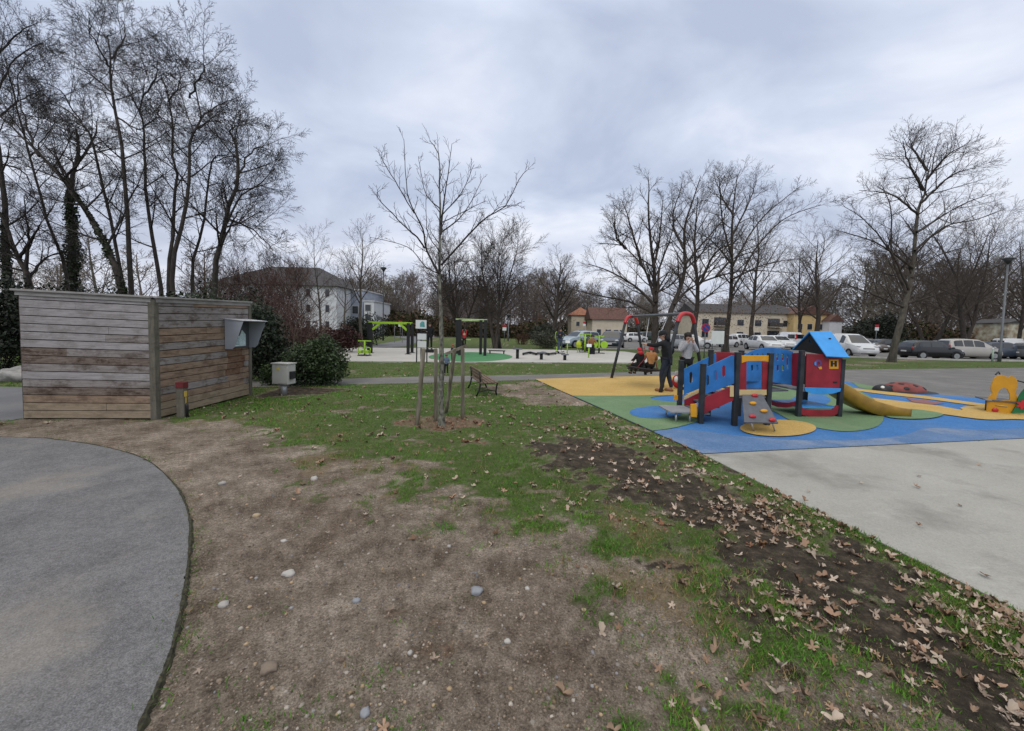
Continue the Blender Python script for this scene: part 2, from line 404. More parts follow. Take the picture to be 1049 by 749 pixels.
def smooth_poly(pts, k=6):
    """open Catmull-Rom through pts"""
    out = []; n = len(pts)
    for i in range(n-1):
        p0, p1, p2, p3 = (np.array(pts[max(0, min(n-1, i+j))]) for j in (-1, 0, 1, 2))
        for t in np.linspace(0, 1, k, endpoint=False):
            out.append(tuple(.5*((2*p1)+(-p0+p2)*t+(2*p0-5*p1+4*p2-p3)*t*t+(-p0+3*p1-3*p2+p3)*t**3)))
    out.append(tuple(pts[-1])); return out
def M_paving(name, c0, c1, sc, speck=.25, rough=.9, stain=None, big=.35, bump=.35, sscale=300, chips=0.0, cscale=110, streak=.25):
    m = bpy.data.materials.new(name); m.use_nodes = True
    nt = m.node_tree; N = nt.nodes; L = nt.links; b = N['Principled BSDF']; b.inputs['Roughness'].default_value = rough
    b.inputs['Specular IOR Level'].default_value = .25
    tc = N.new('ShaderNodeTexCoord')
    def noi(s, det=6, r=.6, stretch=None):
        n = N.new('ShaderNodeTexNoise'); n.inputs['Scale'].default_value = s; n.inputs['Detail'].default_value = det; n.inputs['Roughness'].default_value = r
        if stretch:
            mp = N.new('ShaderNodeMapping'); mp.inputs['Scale'].default_value = stretch; L.new(tc.outputs['Object'], mp.inputs[0]); L.new(mp.outputs[0], n.inputs['Vector'])
        else: L.new(tc.outputs['Object'], n.inputs['Vector'])
        return n.outputs['Fac']
    def ramp(f, a, c, p0=.3, p1=.7):
        r = N.new('ShaderNodeValToRGB'); L.new(f, r.inputs[0]); e = r.color_ramp.elements
        e[0].position = p0; e[1].position = p1; e[0].color = (*a, 1); e[1].color = (*c, 1); return r.outputs[0]
    def mix(f, a, c, bl='MIX'):
        n = N.new('ShaderNodeMix'); n.data_type = 'RGBA'; n.blend_type = bl
        if isinstance(f, float): n.inputs[0].default_value = f
        else: L.new(f, n.inputs[0])
        L.new(a, n.inputs[6]); L.new(c, n.inputs[7]); return n.outputs[2]
    col = ramp(noi(sc, 8, .62), c0, c1, .28, .72)
    g = (.35,.35,.35); h = (1.0,1.0,1.0)
    col = mix(speck, col, ramp(noi(sscale, 2, .6), (.12,.12,.12), (1,1,1), .34, .60), 'MULTIPLY')
    col = mix(speck, col, ramp(noi(sscale*.23, 3, .7), (.45,.45,.45), (1,1,1), .34, .6), 'MULTIPLY')
    if stain: 
        col = mix(ramp(noi(.9, 5, .6), (0,0,0), (big,big,big), .52, .66), col, ramp(noi(11, 4), tuple(x*.85 for x in stain), stain))
        col = mix(ramp(noi(1.6, 6, .6, (1, 3.2, 1)), (0,0,0), (streak,streak,streak), .60, .72), col, ramp(noi(3), tuple(min(1, x*1.35) for x in c1), tuple(min(1, x*1.2) for x in c1)))
    if chips:
        vg = N.new('ShaderNodeTexVoronoi'); vg.inputs['Scale'].default_value = cscale; L.new(tc.outputs['Object'], vg.inputs['Vector'])
        s_ = N.new('ShaderNodeSeparateColor'); L.new(vg.outputs['Color'], s_.inputs[0])
        col = mix(chips, col, ramp(s_.outputs[0], (.45,.45,.45), (1.3,1.3,1.3), .02, .98), 'MULTIPLY')
    L.new(col, b.inputs['Base Color'])
    bp = N.new('ShaderNodeBump'); bp.inputs['Strength'].default_value = bump; bp.inputs['Distance'].default_value = .006
    L.new(noi(sscale*.5, 3, .7), bp.inputs['Height']); L.new(bp.outputs[0], b.inputs['Normal'])
    return m
m_asph = M_paving('worn_asphalt', (.160,.158,.164), (.250,.248,.258), 2.6, .55, .92, (.29,.265,.235), .55, 1.0, 150, chips=.38, cscale=150, streak=.08)
m_walk = M_paving('grey_asphalt', (.135,.137,.150), (.19,.192,.205), 1.2, .25, .9, (.26,.26,.255), .25)
m_plaza = M_paving('plaza_asphalt', (.155,.150,.147), (.215,.208,.20), .9, .28, .9, (.27,.26,.25), .3, .5, 120, chips=.4, cscale=60)
m_conc = M_paving('pale_concrete', (.305,.298,.272), (.39,.383,.352), .7, .12, .85, (.215,.205,.185), .75, .25, 160, chips=.18, cscale=90)
m_pad = M_paving('white_concrete', (.40,.385,.36), (.49,.475,.45), .6, .06, .85, (.44,.42,.39), .3)
edge_s = smooth_poly(Z_PATH[1:-2], 8)
rj = random.Random(3)
edge_j = [(x+rj.uniform(-.012,.012), y+rj.uniform(-.012,.012)) for x, y in edge_s]
sheet('asphalt_path', [(-30,4.2)]+edge_j+[(-1.2,-1),(-30,-1)], .020, m_asph, .08)
# soil strip along the path's edge, groove shadow painted into its dark colour
def seam():
    m = mat('seam_soil_shade', (.026,.022,.016), .95, .5, 40, 0, 60, col2=(.04,.038,.022))
    mb = MB(); vs = []; fs = []; E = smooth_poly(edge_s[4:], 4)
    for i, (x, y) in enumerate(E):
        a = np.array(E[max(i-1,0)]); b = np.array(E[min(i+1,len(E)-1)]); t = b-a; t = t/np.hypot(*t); nx, ny = -t[1], t[0]
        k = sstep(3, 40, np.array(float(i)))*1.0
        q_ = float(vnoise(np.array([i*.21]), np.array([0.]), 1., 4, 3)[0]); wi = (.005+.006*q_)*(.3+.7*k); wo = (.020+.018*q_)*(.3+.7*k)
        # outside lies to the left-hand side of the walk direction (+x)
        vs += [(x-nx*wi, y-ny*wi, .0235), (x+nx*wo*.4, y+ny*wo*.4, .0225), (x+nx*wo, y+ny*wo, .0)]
        if i: 
            q = (i-1)*3
            fs += [(q, q+1, q+4, q+3), (q+1, q+2, q+5, q+4)]
    mb.add(vs, fs); tagp(mb.build('path_edge_soil_shade', m), kind='structure')
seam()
sheet('concrete_slab', Z_SLAB, .012, m_conc, .1)
sheet('walkway', Z_WALK, .012, m_plaza, .05)
sheet('back_walkway', Z_BACKWALK, .012, m_walk, .05)
sheet('yard_paving', Z_SHEDYARD, .008, m_walk, .05)
sheet('fitness_pad', Z_PAD, .035, m_pad, .1)
sheet('parking_lot', Z_PARK, .010, m_plaza, .05)
# pale kerb along the parking lot
def kerb():
    mb = MB(); pts = smooth_poly(Z_PARK[:7], 4)
    for a, b in zip(pts, pts[1:]): mb.bar((a[0],a[1],.06), (b[0],b[1],.06), .18, .13)
    tagp(mb.build('kerb', mat('kerb_concrete', (.40,.39,.37), .9, .15, 3)), kind='structure')
kerb()
# ---- rubber safety surface with its coloured shapes (flush layers 4 mm apart in one surface)
m_blue = M_paving('rubber_blue', (.040,.155,.405), (.060,.205,.485), 1.1, .22, .85, (.13,.23,.40), .35, .4, 120, chips=.35, cscale=70)
m_blued = M_paving('rubber_worn_blue', (.080,.165,.33), (.135,.225,.40), 1.6, .22, .85, (.26,.30,.37), .6, .4, 120, chips=.35, cscale=70)
m_yel = M_paving('rubber_yellow', (.46,.30,.085), (.56,.385,.135), 1.0, .18, .85, (.46,.34,.15), .3, .4, 120, chips=.35, cscale=70)
m_grn = M_paving('rubber_green', (.12,.205,.10), (.175,.27,.145), 1.0, .2, .85, (.23,.28,.17), .3, .4, 120, chips=.35, cscale=70)
m_redr = M_paving('rubber_red', (.22,.10,.11), (.28,.14,.14), 1.0, .2, .85)
def play_surface():
    mb = MB(); lv = [0]
    def layer(poly, mi, z, th=0.0):
        n = len(poly); tri = tessellate_polygon([[Vector((p[0], p[1], 0)) for p in poly]])
        z -= .008; vs = [(p[0], p[1], z) for p in poly]; fs = []
        for a, b, c in tri:
            A, B, C = poly[a], poly[b], poly[c]
            if (B[0]-A[0])*(C[1]-A[1])-(B[1]-A[1])*(C[0]-A[0]) < 0: a, b, c = a, c, b
            fs.append((a, b, c))
        if th:
            vs += [(p[0], p[1], z-th) for p in poly]
            mb.add(vs, [(i, (i+1) % n, n+(i+1) % n, n+i) for i in range(n)], 5)
        mb.add(vs[:n], fs, mi)
    def elli(cx, cy, rx, ry, k=40, wob=0.0):
        return [(cx+rx*math.cos(a)*(1+wob*math.sin(3*a+cx)), cy+ry*math.sin(a)*(1+wob*math.sin(2*a+cy))) for a in [2*PI*i/k for i in range(k)]]
    def pxe(cx, cy, rx, ry): return GP([(cx+rx*math.cos(a), cy-ry*math.sin(a)) for a in [2*PI*i/44 for i in range(44)]])
    ED0, ED1 = Z_PLAY[-1], Z_PLAY[0]
    def edge_at(px, py):
        y = G(px, py).y; k = (y-ED0[1])/(ED1[1]-ED0[1]); return (ED0[0]+(ED1[0]-ED0[0])*k, y)
    layer(Z_PLAY, 0, .026, .1)
    # worn band by the slab
    layer([Z_PLAY[0],(8.82,6.62),(22,9.33)] + GP([(1200,433),(1049,440)]) + smooth_poly(GP([(1049,440),(1000,441),(950,440),(925,447),(880,452),(810,452),(760,448),(720,443),(690,441),(668,443)]), 5)[1:] + [edge_at(660,444)], 1, .030)
    yl = [Z_PLAY[-2], *GP([(626,386.6),(700,385.3),(760,386.5),(800,388),(815,392),(806,398),(780,402),(740,404),(690,405.5),(640,406.5),(592,406.5)]), edge_at(590,406.5), Z_PLAY[-1]]
    layer(yl, 2, .034)
    gl = [edge_at(590,406.9)] + GP([(640,406.9),(690,405.9)]) + smooth_poly(GP([(690,405.9),(668,408),(672,411),(705,415),(718,424),(716,432),(700,437.5),(684,441),(668,443)]), 5)[1:] + [edge_at(660,443.6)]
    layer(gl, 3, .038)
    layer(pxe(672, 424, 27, 6.3), 0, .042)
    gq = GP([(742,402),(790,394),(830,391),(862,393),(880,401),(898,412),(905,426),(899,438),(870,443.5),(838,440),(810,432),(795,424),(775,415),(750,410)]); layer(smooth_poly(gq+gq[:1], 4)[:-1], 3, .034+.004)
    layer(pxe(831, 411, 20, 6), 0, .042)
    layer(pxe(797, 440.5, 39, 8.6), 2, .046)
    layer(smooth_poly(GP([(872,391.8),(905,399),(900,401.5),(880,398)]), 3), 3, .034)
    # yellow ribbons on the right
    a = smooth_poly(GP([(874,398.5),(905,402),(950,407),(1000,414),(1049,420),(1120,428)]), 4); b = smooth_poly(GP([(1120,432),(1049,424),(1000,417),(950,410),(905,405),(878,401.5)]), 4)
    layer(a+b, 2, .038+.004)
    a = smooth_poly(GP([(893,409),(920,412),(960,417),(985,421.5),(984,419),(1000,417.5),(1049,421),(1120,429)]), 4); b = smooth_poly(GP([(1120,440),(1049,431.5),(1010,431.5),(970,426.5),(930,421),(900,414)]), 4)
    layer(a+b, 2, .046)
    gq = GP([(910,421),(930,420.5),(950,422.5),(966,426),(955,430),(930,431),(908,428.5)]); layer(smooth_poly(gq+gq[:1], 4)[:-1], 3, .050)
    layer(GP([(928,408.6),(950,411),(968,414.5),(955,415.8),(935,413)]), 4, .038)
    o = mb.build('play_surface', [m_blue, m_blued, m_yel, m_grn, m_redr, mat('soil_edge', (.07,.06,.04), .95, .4, 20)]); tagp(o, kind='structure')
play_surface()
sheet('green_mat', GP([(482+43*math.cos(i*PI/16), 366.3-4.9*math.sin(i*PI/16)) for i in range(32)]), .041, M_paving('mat_green', (.06,.20,.085), (.085,.26,.115), 1, .2, .85))
sheet('green_spot', GP([(444+5*math.cos(i*PI/8), 366.5-2*math.sin(i*PI/8)) for i in range(16)]), .045, bpy.data.materials['mat_green'])
# ---------------------------------------------------------------- grass, leaves, stones
m_blade = mat('grass_blade', (1,1,1), .8, .0, 1, tint=True, spec=.2)
def paved_mask(x, y, m=0.03):
    ok = np.ones(x.shape, bool)
    for z in PAVED: ok &= sdist(z, x, y) > -m
    return ok
SHED_BOX = lambda x, y: (x > -8.2) & (x < -6.05) & (y > 6.55) & (y < 9.05)
def sample(n, y0, y1, spread, seed, pw=1.6):
    rs = np.random.RandomState(seed)
    u = rs.rand(n); y = (y0**(1-pw)+(y1**(1-pw)-y0**(1-pw))*u)**(1/(1-pw))
    x = (rs.rand(n)*2-1)*(y*spread+1)
    return x, y, rs
def ground_z(x, y): return float(ground_h(np.array([x]), np.array([y]))[0])
def grass():
    Vs = []; Fs = []; Ts = []; n0 = 0; E_ = np.array(edge_s[6:])
    for (n, y0, y1, hh, ww, pw, seed) in ((480000, 1.0, 13, (.018,.050), (.004,.010), 1.35, 5), (240000, 5.5, 30, (.025,.06), (.010,.024), 1.5, 6)):
        x, y, rs = sample(n, y0, y1, 1.36, seed, pw)
        g, mud, mul, dry = masks(x, y)
        dens = g**1.2*(.40+.60*sstep(-.3, .3, vnoise(x, y, 6.5, 77, 3)))
        gb = cover(x, y); thatch = .22*sstep(.04, .3, gb)*(1-mud)*sstep(-.25, .2, vnoise(x, y, 2.6, 95, 4)); onstraw = thatch > dens; dens = np.maximum(dens, thatch)
        fade = sstep(13, 8, y) if y0 < 2 else sstep(5.5, 11, y)
        keep = (rs.rand(n) < dens*fade) & paved_mask(x, y, .012) & ~SHED_BOX(x, y)
        x, y, dry, g, onstraw = x[keep], y[keep], dry[keep], g[keep], onstraw[keep]; n = len(x)
        z = ground_h(x, y)-.004
        h = rs.uniform(*hh, n)*(.7+.6*sstep(-.2, .5, vnoise(x, y, 2.0, 78, 3)))*np.where(onstraw, .6, .55+.6*g); w = rs.uniform(*ww, n)
        a = rs.rand(n)*2*PI; le = rs.rand(n)*.9+.15; la = rs.rand(n)*2*PI
        dx, dy = np.cos(a)*w/2, np.sin(a)*w/2
        tx, ty = np.cos(la)*le*h, np.sin(la)*le*h
        P0 = np.stack([x-dx, y-dy, z], 1); P1 = np.stack([x+dx, y+dy, z], 1); P2 = np.stack([x+tx, y+ty, z+h*(1-.3*le)], 1)
        Vs.append(np.stack([P0, P1, P2], 1).reshape(-1, 3)); Fs.append(np.arange(n*3).reshape(n, 3)+n0); n0 += n*3
        v = rs.rand(n); pat = vnoise(x, y, 1.2, 79, 3)
        base = np.stack([.050+.066*v, .138+.125*v, .013+.022*v], 1)*(1+.45*pat)[:, None]*np.stack([1+.35*vnoise(x, y, 3.1, 91, 3), np.ones(n), np.ones(n)], 1)
        straw = np.stack([.20+.13*v, .145+.10*v, .065+.05*v], 1)
        st = (rs.rand(n) < (np.where(onstraw, .65, .03)+.5*dry+.15*sstep(.1, .5, vnoise(x, y, 1.1, 93, 3))))[:, None]
        Ts.append(np.repeat(np.where(st, straw, base), 3, 0))
    # separate small tufts in the thin, trodden part of the lawn
    nt = 5200; x, y, rs = sample(nt, 1.3, 11, 1.3, 15, 1.3); gb = cover(x, y); _, mud, _, _ = masks(x, y)
    keep = (rs.rand(nt) < .55*sstep(.02, .16, gb)*sstep(1.0, .55, gb)*(1-.7*mud)+.010*(gb < .02)) & paved_mask(x, y, -.02) & ~SHED_BOX(x, y)
    ex = [(px_+rs.normal(.02, .025), py_+rs.normal(0, .02)) for px_, py_ in edge_s[14:-10] if rs.rand() < .55]
    for tx, ty in list(zip(x[keep], y[keep]))+ex:
        m = rs.randint(10, 46); rr = rs.uniform(.02, .085); qx = tx+rs.normal(0, rr, m); qy = ty+rs.normal(0, rr*.8, m); z = ground_z(tx, ty)-.003
        h = rs.uniform(.015, .05, m)*rs.uniform(.7, 1.3); w = rs.uniform(.004, .008, m); a = rs.rand(m)*6.28; la = rs.rand(m)*6.28; le = rs.uniform(.2, 1.1, m)
        P0 = np.stack([qx-np.cos(a)*w/2, qy-np.sin(a)*w/2, np.full(m, z)], 1); P1 = np.stack([qx+np.cos(a)*w/2, qy+np.sin(a)*w/2, np.full(m, z)], 1); P2 = np.stack([qx+np.cos(la)*le*h, qy+np.sin(la)*le*h, z+h*(1-.3*le)], 1)
        Vs.append(np.stack([P0, P1, P2], 1).reshape(-1, 3)); Fs.append(np.arange(m*3).reshape(m, 3)+n0); n0 += m*3
        v = rs.rand(m); k_ = rs.uniform(.75, 1.2); base = np.stack([.048+.06*v, .125+.11*v, .012+.02*v], 1)*k_; straw = np.stack([.20+.12*v, .145+.09*v, .065+.05*v], 1)
        Ts.append(np.repeat(np.where((rs.rand(m) < rs.choice([.05, .15, .6]))[:, None], straw, base), 3, 0))
    o = np_mesh('grass', np.vstack(Vs), np.vstack(Fs), m_blade, tint=np.vstack(Ts)); tagp(o, 'short winter grass in uneven patches across the park lawn', 'grass', kind='stuff')
grass()
m_leaf = mat('dry_leaf', (1,1,1), .8, .0, 1, tint=True, spec=.2)
def leaf_shape(seed):
    r = random.Random(seed); k = 15; pts = []; fold = r.uniform(-.1, .5) if seed % 3 != 2 else r.uniform(.5, 1.1)
    for i in range(k*2):
        a = 2*PI*i/(k*2)
        lobe = (abs(math.cos(a))**.8*.95+.22)*r.uniform(.85, 1.1) if seed % 3 == 2 else (.36+.64*abs(math.cos(2.5*a))**1.25)*r.uniform(.78, 1.12)*(1.0 if abs(a) < .7 or abs(a-2*PI) < .7 else .82)
        if abs(a-PI) < .3: lobe *= .35
        pts.append((lobe*math.cos(a), lobe*math.sin(a)))
    c1, c2 = r.uniform(-.35,.55), r.uniform(-.2,.8)
    P_ = [(0,0,0)]+[(x*(1-.15*abs(fold)), y*(1-.3*abs(fold)), c1*x*x+c2*y*y+fold*abs(y)+r.uniform(-.09,.09)) for x, y in pts]
    F_ = [(0, 1+i, 1+(i+1) % (k*2)) for i in range(k*2)]
    return np.array(P_), np.array(F_)
LEAVES = [leaf_shape(s) for s in range(12)]
LEAF_COLS = [(.37,.285,.225),(.43,.345,.28),(.27,.19,.135),(.20,.125,.08),(.33,.215,.15),(.45,.37,.30)]
def leaves():
    n = 56000; x, y, rs = sample(n, 1.2, 26, 1.3, 40, 1.5)
    g, mud, mul, dry = masks(x, y)
    dslab = np.minimum(sdist(Z_SLAB, x, y), sdist(Z_PLAY, x, y))
    cl = sstep(-.25, .35, vnoise(x, y, 1.7, 41, 3))
    band = sstep(2.3, .4, dslab)*(y < 13)
    dens = np.clip(.07*g*(y > 3.5) + .02*g + .85*band*(.08+.92*cl**1.5) + .9*mul + .012 + .12*cl*g*(y > 5), 0, 1)
    dens = np.maximum(dens, .75*sstep(.25, -.35, sdist(D_LEAFY, x, y)+.5*vnoise(x, y, 1.2, 44, 3))*(.2+.8*cl))
    dens *= np.where(sdist(D_DIRT, x, y) < -.5, .10, 1)
    verge = (y > 13) & (x > -2); dens = np.where(verge, dens*.5+.28*cl, dens)
    keep = (rs.rand(n) < dens*.62) & paved_mask(x, y, -.0) & ~SHED_BOX(x, y)
    # a few strays blown onto the hard surfaces
    stray = (rs.rand(n) < .0035*sstep(4., 0., dslab)) & (sdist(Z_SLAB, x, y) < 0)
    keep |= stray
    x, y, mul, st = x[keep], y[keep], mul[keep], stray[keep]; n = len(x)
    z = np.where(st, .026, np.maximum(ground_h(x, y), -.012)+.005)
    order = np.argsort(np.hypot(x, y)); x, y, z, mul = x[order], y[order], z[order], mul[order]
    inview = np.array([abs((x[i]*RT.x+y[i]*RT.y-CAM_H*RT.z)/(y[i]*FW.y-CAM_H*FW.z)) < 1.32 and y[i] > 1.4 for i in range(n)])
    idx_in = np.where(inview)[0][:170]; single = set(idx_in.tolist())
    var = []
    for q in range(12):
        V, F = LEAVES[q % 12]; c = LEAF_COLS[q % 6]
        o = np_mesh('fallen_leaf', V*.05, F, m_leaf, tint=np.array(c)[None, :]*(.55+.045*q)*(1+.18*np.sin(V[:, :1]*4+q)+.12*np.cos(V[:, 1:2]*5))); var.append(o.data); bpy.data.objects.remove(o)
    Vs = []; Fs = []; Ts = []; n0 = 0
    for i in range(n):
        s = rs.uniform(.34, .98)*(.85+.25*min(1, y[i]/6)); a = rs.rand()*2*PI; t1, t2 = rs.uniform(-.45, .45, 2)
        if i in single:
            o = bpy.data.objects.new('fallen_leaf', var[rs.randint(12)]); COL.objects.link(o)
            o.location = (x[i], y[i], z[i]+.006); o.rotation_euler = (t1, t2, a); o.scale = (s, s*rs.uniform(.7, 1), s)
            tagp(o, 'dry pale brown fallen leaf lying on the near ground beside the slab', 'leaf', 'fallen leaves on the near ground')
            continue
        V, F = LEAVES[rs.randint(12)]
        R = np.array(Matrix.Rotation(a, 3, 'Z') @ Matrix.Rotation(t1, 3, 'X') @ Matrix.Rotation(t2, 3, 'Y'))
        Vs.append((V*.05*s)@R.T+np.array([x[i], y[i], z[i]+.004])); Fs.append(F+n0); n0 += len(V)
        c = np.array(LEAF_COLS[rs.randint(6)])*rs.uniform(.6, 1.15)
        if mul[i] > .3: c = c*np.array([.85,.68,.58])
        Ts.append(np.tile(c, (len(V), 1)))
    o = np_mesh('leaf_litter', np.vstack(Vs), np.vstack(Fs), m_leaf, tint=np.vstack(Ts)); tagp(o, 'dry brown fallen leaves scattered over mud and grass', 'leaf litter', kind='stuff')
leaves()
def stone_mesh(seed, sub=2):
    bm = bmesh.new(); bmesh.ops.create_icosphere(bm, subdivisions=sub, radius=1)
    r = random.Random(seed); off = Vector((r.random()*50, r.random()*50, r.random()*50)); sx, sy, sz = r.uniform(.8,1.25), r.uniform(.7,1), r.uniform(.5,.75)
    V = np.array([tuple(Vector((v.co.x*sx, v.co.y*sy, v.co.z*sz))*(1+.42*noise.noise(v.co*1.3+off)+.22*noise.noise(v.co*2.6+off))) for v in bm.verts]); F = np.array([[v.index for v in f.verts] for f in bm.faces]); bm.free()
    return V, F
m_stone = mat('pebble', (1,1,1), .8, .15, 30, .3, 60, tint=True)
STONE_COLS = [(.42,.40,.38),(.50,.48,.45),(.36,.30,.24),(.30,.31,.34),(.46,.36,.24),(.24,.19,.15)]
def stones():
    ST = [stone_mesh(s, 1) for s in range(6)]
    n = 60000; x, y, rs = sample(n, 1.0, 8.5, 1.3, 50, 1.25)
    g, mud, mul, dry = masks(x, y)
    keep = (rs.rand(n) < (1-g)*(1-mud)*(.35+.5*sstep(-.2, .4, vnoise(x, y, 1.3, 51, 3)))) & paved_mask(x, y, -.02) & ~SHED_BOX(x, y)
    x, y = x[keep], y[keep]; z = ground_h(x, y)
    Vs = []; Fs = []; Ts = []; n0 = 0
    for i in range(len(x)):
        V, F = ST[rs.randint(6)]; crumb = rs.rand() < .78; s = (.0025+.0065*rs.rand()**2) if crumb else (.0035+.013*rs.rand()**3)
        a = rs.rand()*6.28; R = np.array(Matrix.Rotation(a, 3, 'Z'))
        Vs.append((V*s)@R.T+np.array([x[i], y[i], z[i]+s*.05])); Fs.append(F+n0); n0 += len(V)
        Ts.append(np.tile((np.array((.20,.155,.115))*rs.uniform(.35, 1.7)) if crumb else np.array(STONE_COLS[rs.randint(6)])*rs.uniform(.4, .95)*np.array([1,.93,.86]), (len(V), 1)))
    o = np_mesh('gravel', np.vstack(Vs), np.vstack(Fs), m_stone, tint=np.vstack(Ts)); tagp(o, 'small gravel stones scattered over the bare earth', 'gravel', kind='stuff')
    L_ = [((263,530),.035,4,'yellowish rounded stone on the bare earth near the path'),((488,608),.050,3,'large bluish white stone in the middle of the bare earth'),
          ((322,492),.055,1,'pale stone beside the dry grass at the top of the earth'),((296,590),.045,1,'flat white stone on the earth right of the path bend'),
          ((275,687),.055,5,'brown clod of earth on the near bare ground'),((229,621),.035,0,'grey stone lying beside the shallow rut in the earth'),
          ((374,730),.030,3,'blue grey stone at the bottom edge of the earth'),((365,616),.035,3,'slate grey stone left of the large white stone'),
          ((291,556),.028,1,'small white stone above the flat white stone'),((420,670),.02,0,'small grey stone on the earth below the large white stone'),
          ((540,605),.022,1,'small pale stone right of the large white stone'),((228,497),.05,0,'flat grey stone right of the asphalt bend'),
          ((460,560),.02,0,'small grey stone near the upper grass tufts'),((598,625),.02,4,'small tan stone by a grass tuft'),((520,660),.025,1,'pale stone between two grass tufts')]
    for (px, r, ci, lab) in L_:
        r *= .8; V, F = stone_mesh(int(px[0]), 2); p = G(*px)
        zz = float(ground_h(np.array([p.x]), np.array([p.y]))[0])
        o = np_mesh('stone', V*r, F, m_stone, loc=(p.x, p.y, zz+r*.12), smooth=False, tint=np.tile(np.array(STONE_COLS[ci])*.85, (len(V), 1))); tagp(o, lab, 'stone')
stones()
# ================================================================ trees and shrubs
class Br:
    """collects tapered branches and turns them into one tube mesh"""
    def __init__(s): s.d = {}
    def add(s, pts, rad, n):
        s.d.setdefault((len(pts), n), []).append((pts, rad))
    def arrays(s):
        Vs = []; Fs = []; n0 = 0
        for (k, n), L in s.d.items():
            Pt = np.array([[tuple(p) for p in a] for a, _ in L], float); R = np.array([r for _, r in L], float); N = len(L)
            T = np.gradient(Pt, axis=1); T /= np.linalg.norm(T, axis=2, keepdims=True)+1e-9
            ref = np.zeros_like(T); ref[..., 0] = .93; ref[..., 1] = .37
            m = np.abs((T*ref).sum(2)) > .9; ref[m] = (0, 0, 1)
            A = np.cross(T, ref); A /= np.linalg.norm(A, axis=2, keepdims=True)+1e-9; Bv = np.cross(T, A)
            ang = np.arange(n)*2*PI/n
            ring = Pt[:, :, None, :] + R[:, :, None, None]*(A[:, :, None, :]*np.cos(ang)[None, None, :, None]+Bv[:, :, None, :]*np.sin(ang)[None, None, :, None])
            Vs.append(ring.reshape(-1, 3))
            I = (np.arange(N*k*n).reshape(N, k, n))+n0
            J = np.roll(I, -1, axis=2)
            Fs.append(np.stack([I[:, :-1], J[:, :-1], J[:, 1:], I[:, 1:]], -1).reshape(-1, 4)); n0 += N*k*n
        return np.vstack(Vs), np.vstack(Fs)
    def empty(s): return not s.d
UPV = Vector((0,0,1))
def perp_dir(d, ang, az):
    a = d.cross(UPV) if abs(d.z) < .95 else d.cross(Vector((1,0,0)))
    a.normalize(); b = d.cross(a)
    return (d*math.cos(ang)+(a*math.cos(az)+b*math.sin(az))*math.sin(ang)).normalized()
def grow(B, p, d, L, r, lvl, cfg, rng):
    k = cfg['k'][lvl]; pts = [p]; dr = d; seg = L/(k-1); wob = cfg['wob']; up = cfg['up'][lvl]; dirs = [d]
    for i in range(k-1):
        dr = (dr+Vector((rng.gauss(0, wob), rng.gauss(0, wob), rng.gauss(0, wob)+up))).normalized()
        pts.append(pts[-1]+dr*seg); dirs.append(dr)
    tip = max(cfg['rmin']*.7, r*.25)
    rad = [r+(tip-r)*(i/(k-1)) for i in range(k)]
    B.add(pts, rad, cfg['sides'][lvl])
    if lvl+1 < len(cfg['k']): spawn(B, pts, rad, L, lvl, cfg, rng, cfg['t0'][lvl], cfg['n'][lvl])
def spawn(B, pts, rad, L, lvl, cfg, rng, t0, n):
    """children of level lvl+1 along the branch pts"""
    k = len(pts); az = rng.random()*6.28
    for j in range(n):
        t = t0+(1-t0)*(j+rng.random())/n; f = min(t*(k-1), k-1.001); i = int(f); f -= i
        p = pts[i].lerp(pts[i+1], f); dr = (pts[i+1]-pts[i]).normalized(); rr = rad[i]*(1-f)+rad[i+1]*f
        az += 2.4+rng.uniform(-.5, .5)
        ang = math.radians(rng.uniform(*cfg['ang'][lvl]))
        c = perp_dir(dr, ang, az)
        LL = L*cfg['lr'][lvl]*(1.12-.62*t)*rng.uniform(.65, 1.2)
        grow(B, p, c, LL, max(cfg['rmin'], rr*cfg['rr']), lvl+1, cfg, rng)
CFG = dict(k=(9,6,5,4), sides=(8,5,3,3), n=(13,8,7), t0=(.35,.18,.12), ang=((28,52),(25,50),(25,50)), lr=(.72,.58,.52), up=(.02,.05,.045,.03), wob=.055, rr=.52, rmin=.005)
def cfgd(**k): c = dict(CFG); c.update(k); return c
m_bark = mat('bark_dark', (.045,.038,.033), .95, .35, 9, .8, 25, stretch=(1,1,.35))
m_bark2 = mat('bark_grey_brown', (.088,.078,.064), .95, .35, 9, .8, 25, stretch=(1,1,.35))
m_twig = mat('twig_brown', (.052,.042,.036), .95, .3, 4)
m_twig2 = mat('twig_dark', (.036,.030,.028), .95, .3, 4)
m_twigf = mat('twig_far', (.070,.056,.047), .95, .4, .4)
m_lichen = mat('bark_lichen', (.060,.055,.046), .95, .45, 22, .9, 45, col2=(.16,.16,.13), stretch=(1,1,.55))
def curve_pts(pts, k):
    P_ = smooth_poly([tuple(p) for p in pts], max(2, int(math.ceil(k/(len(pts)-1)))))
    return [Vector(p) for p in P_]
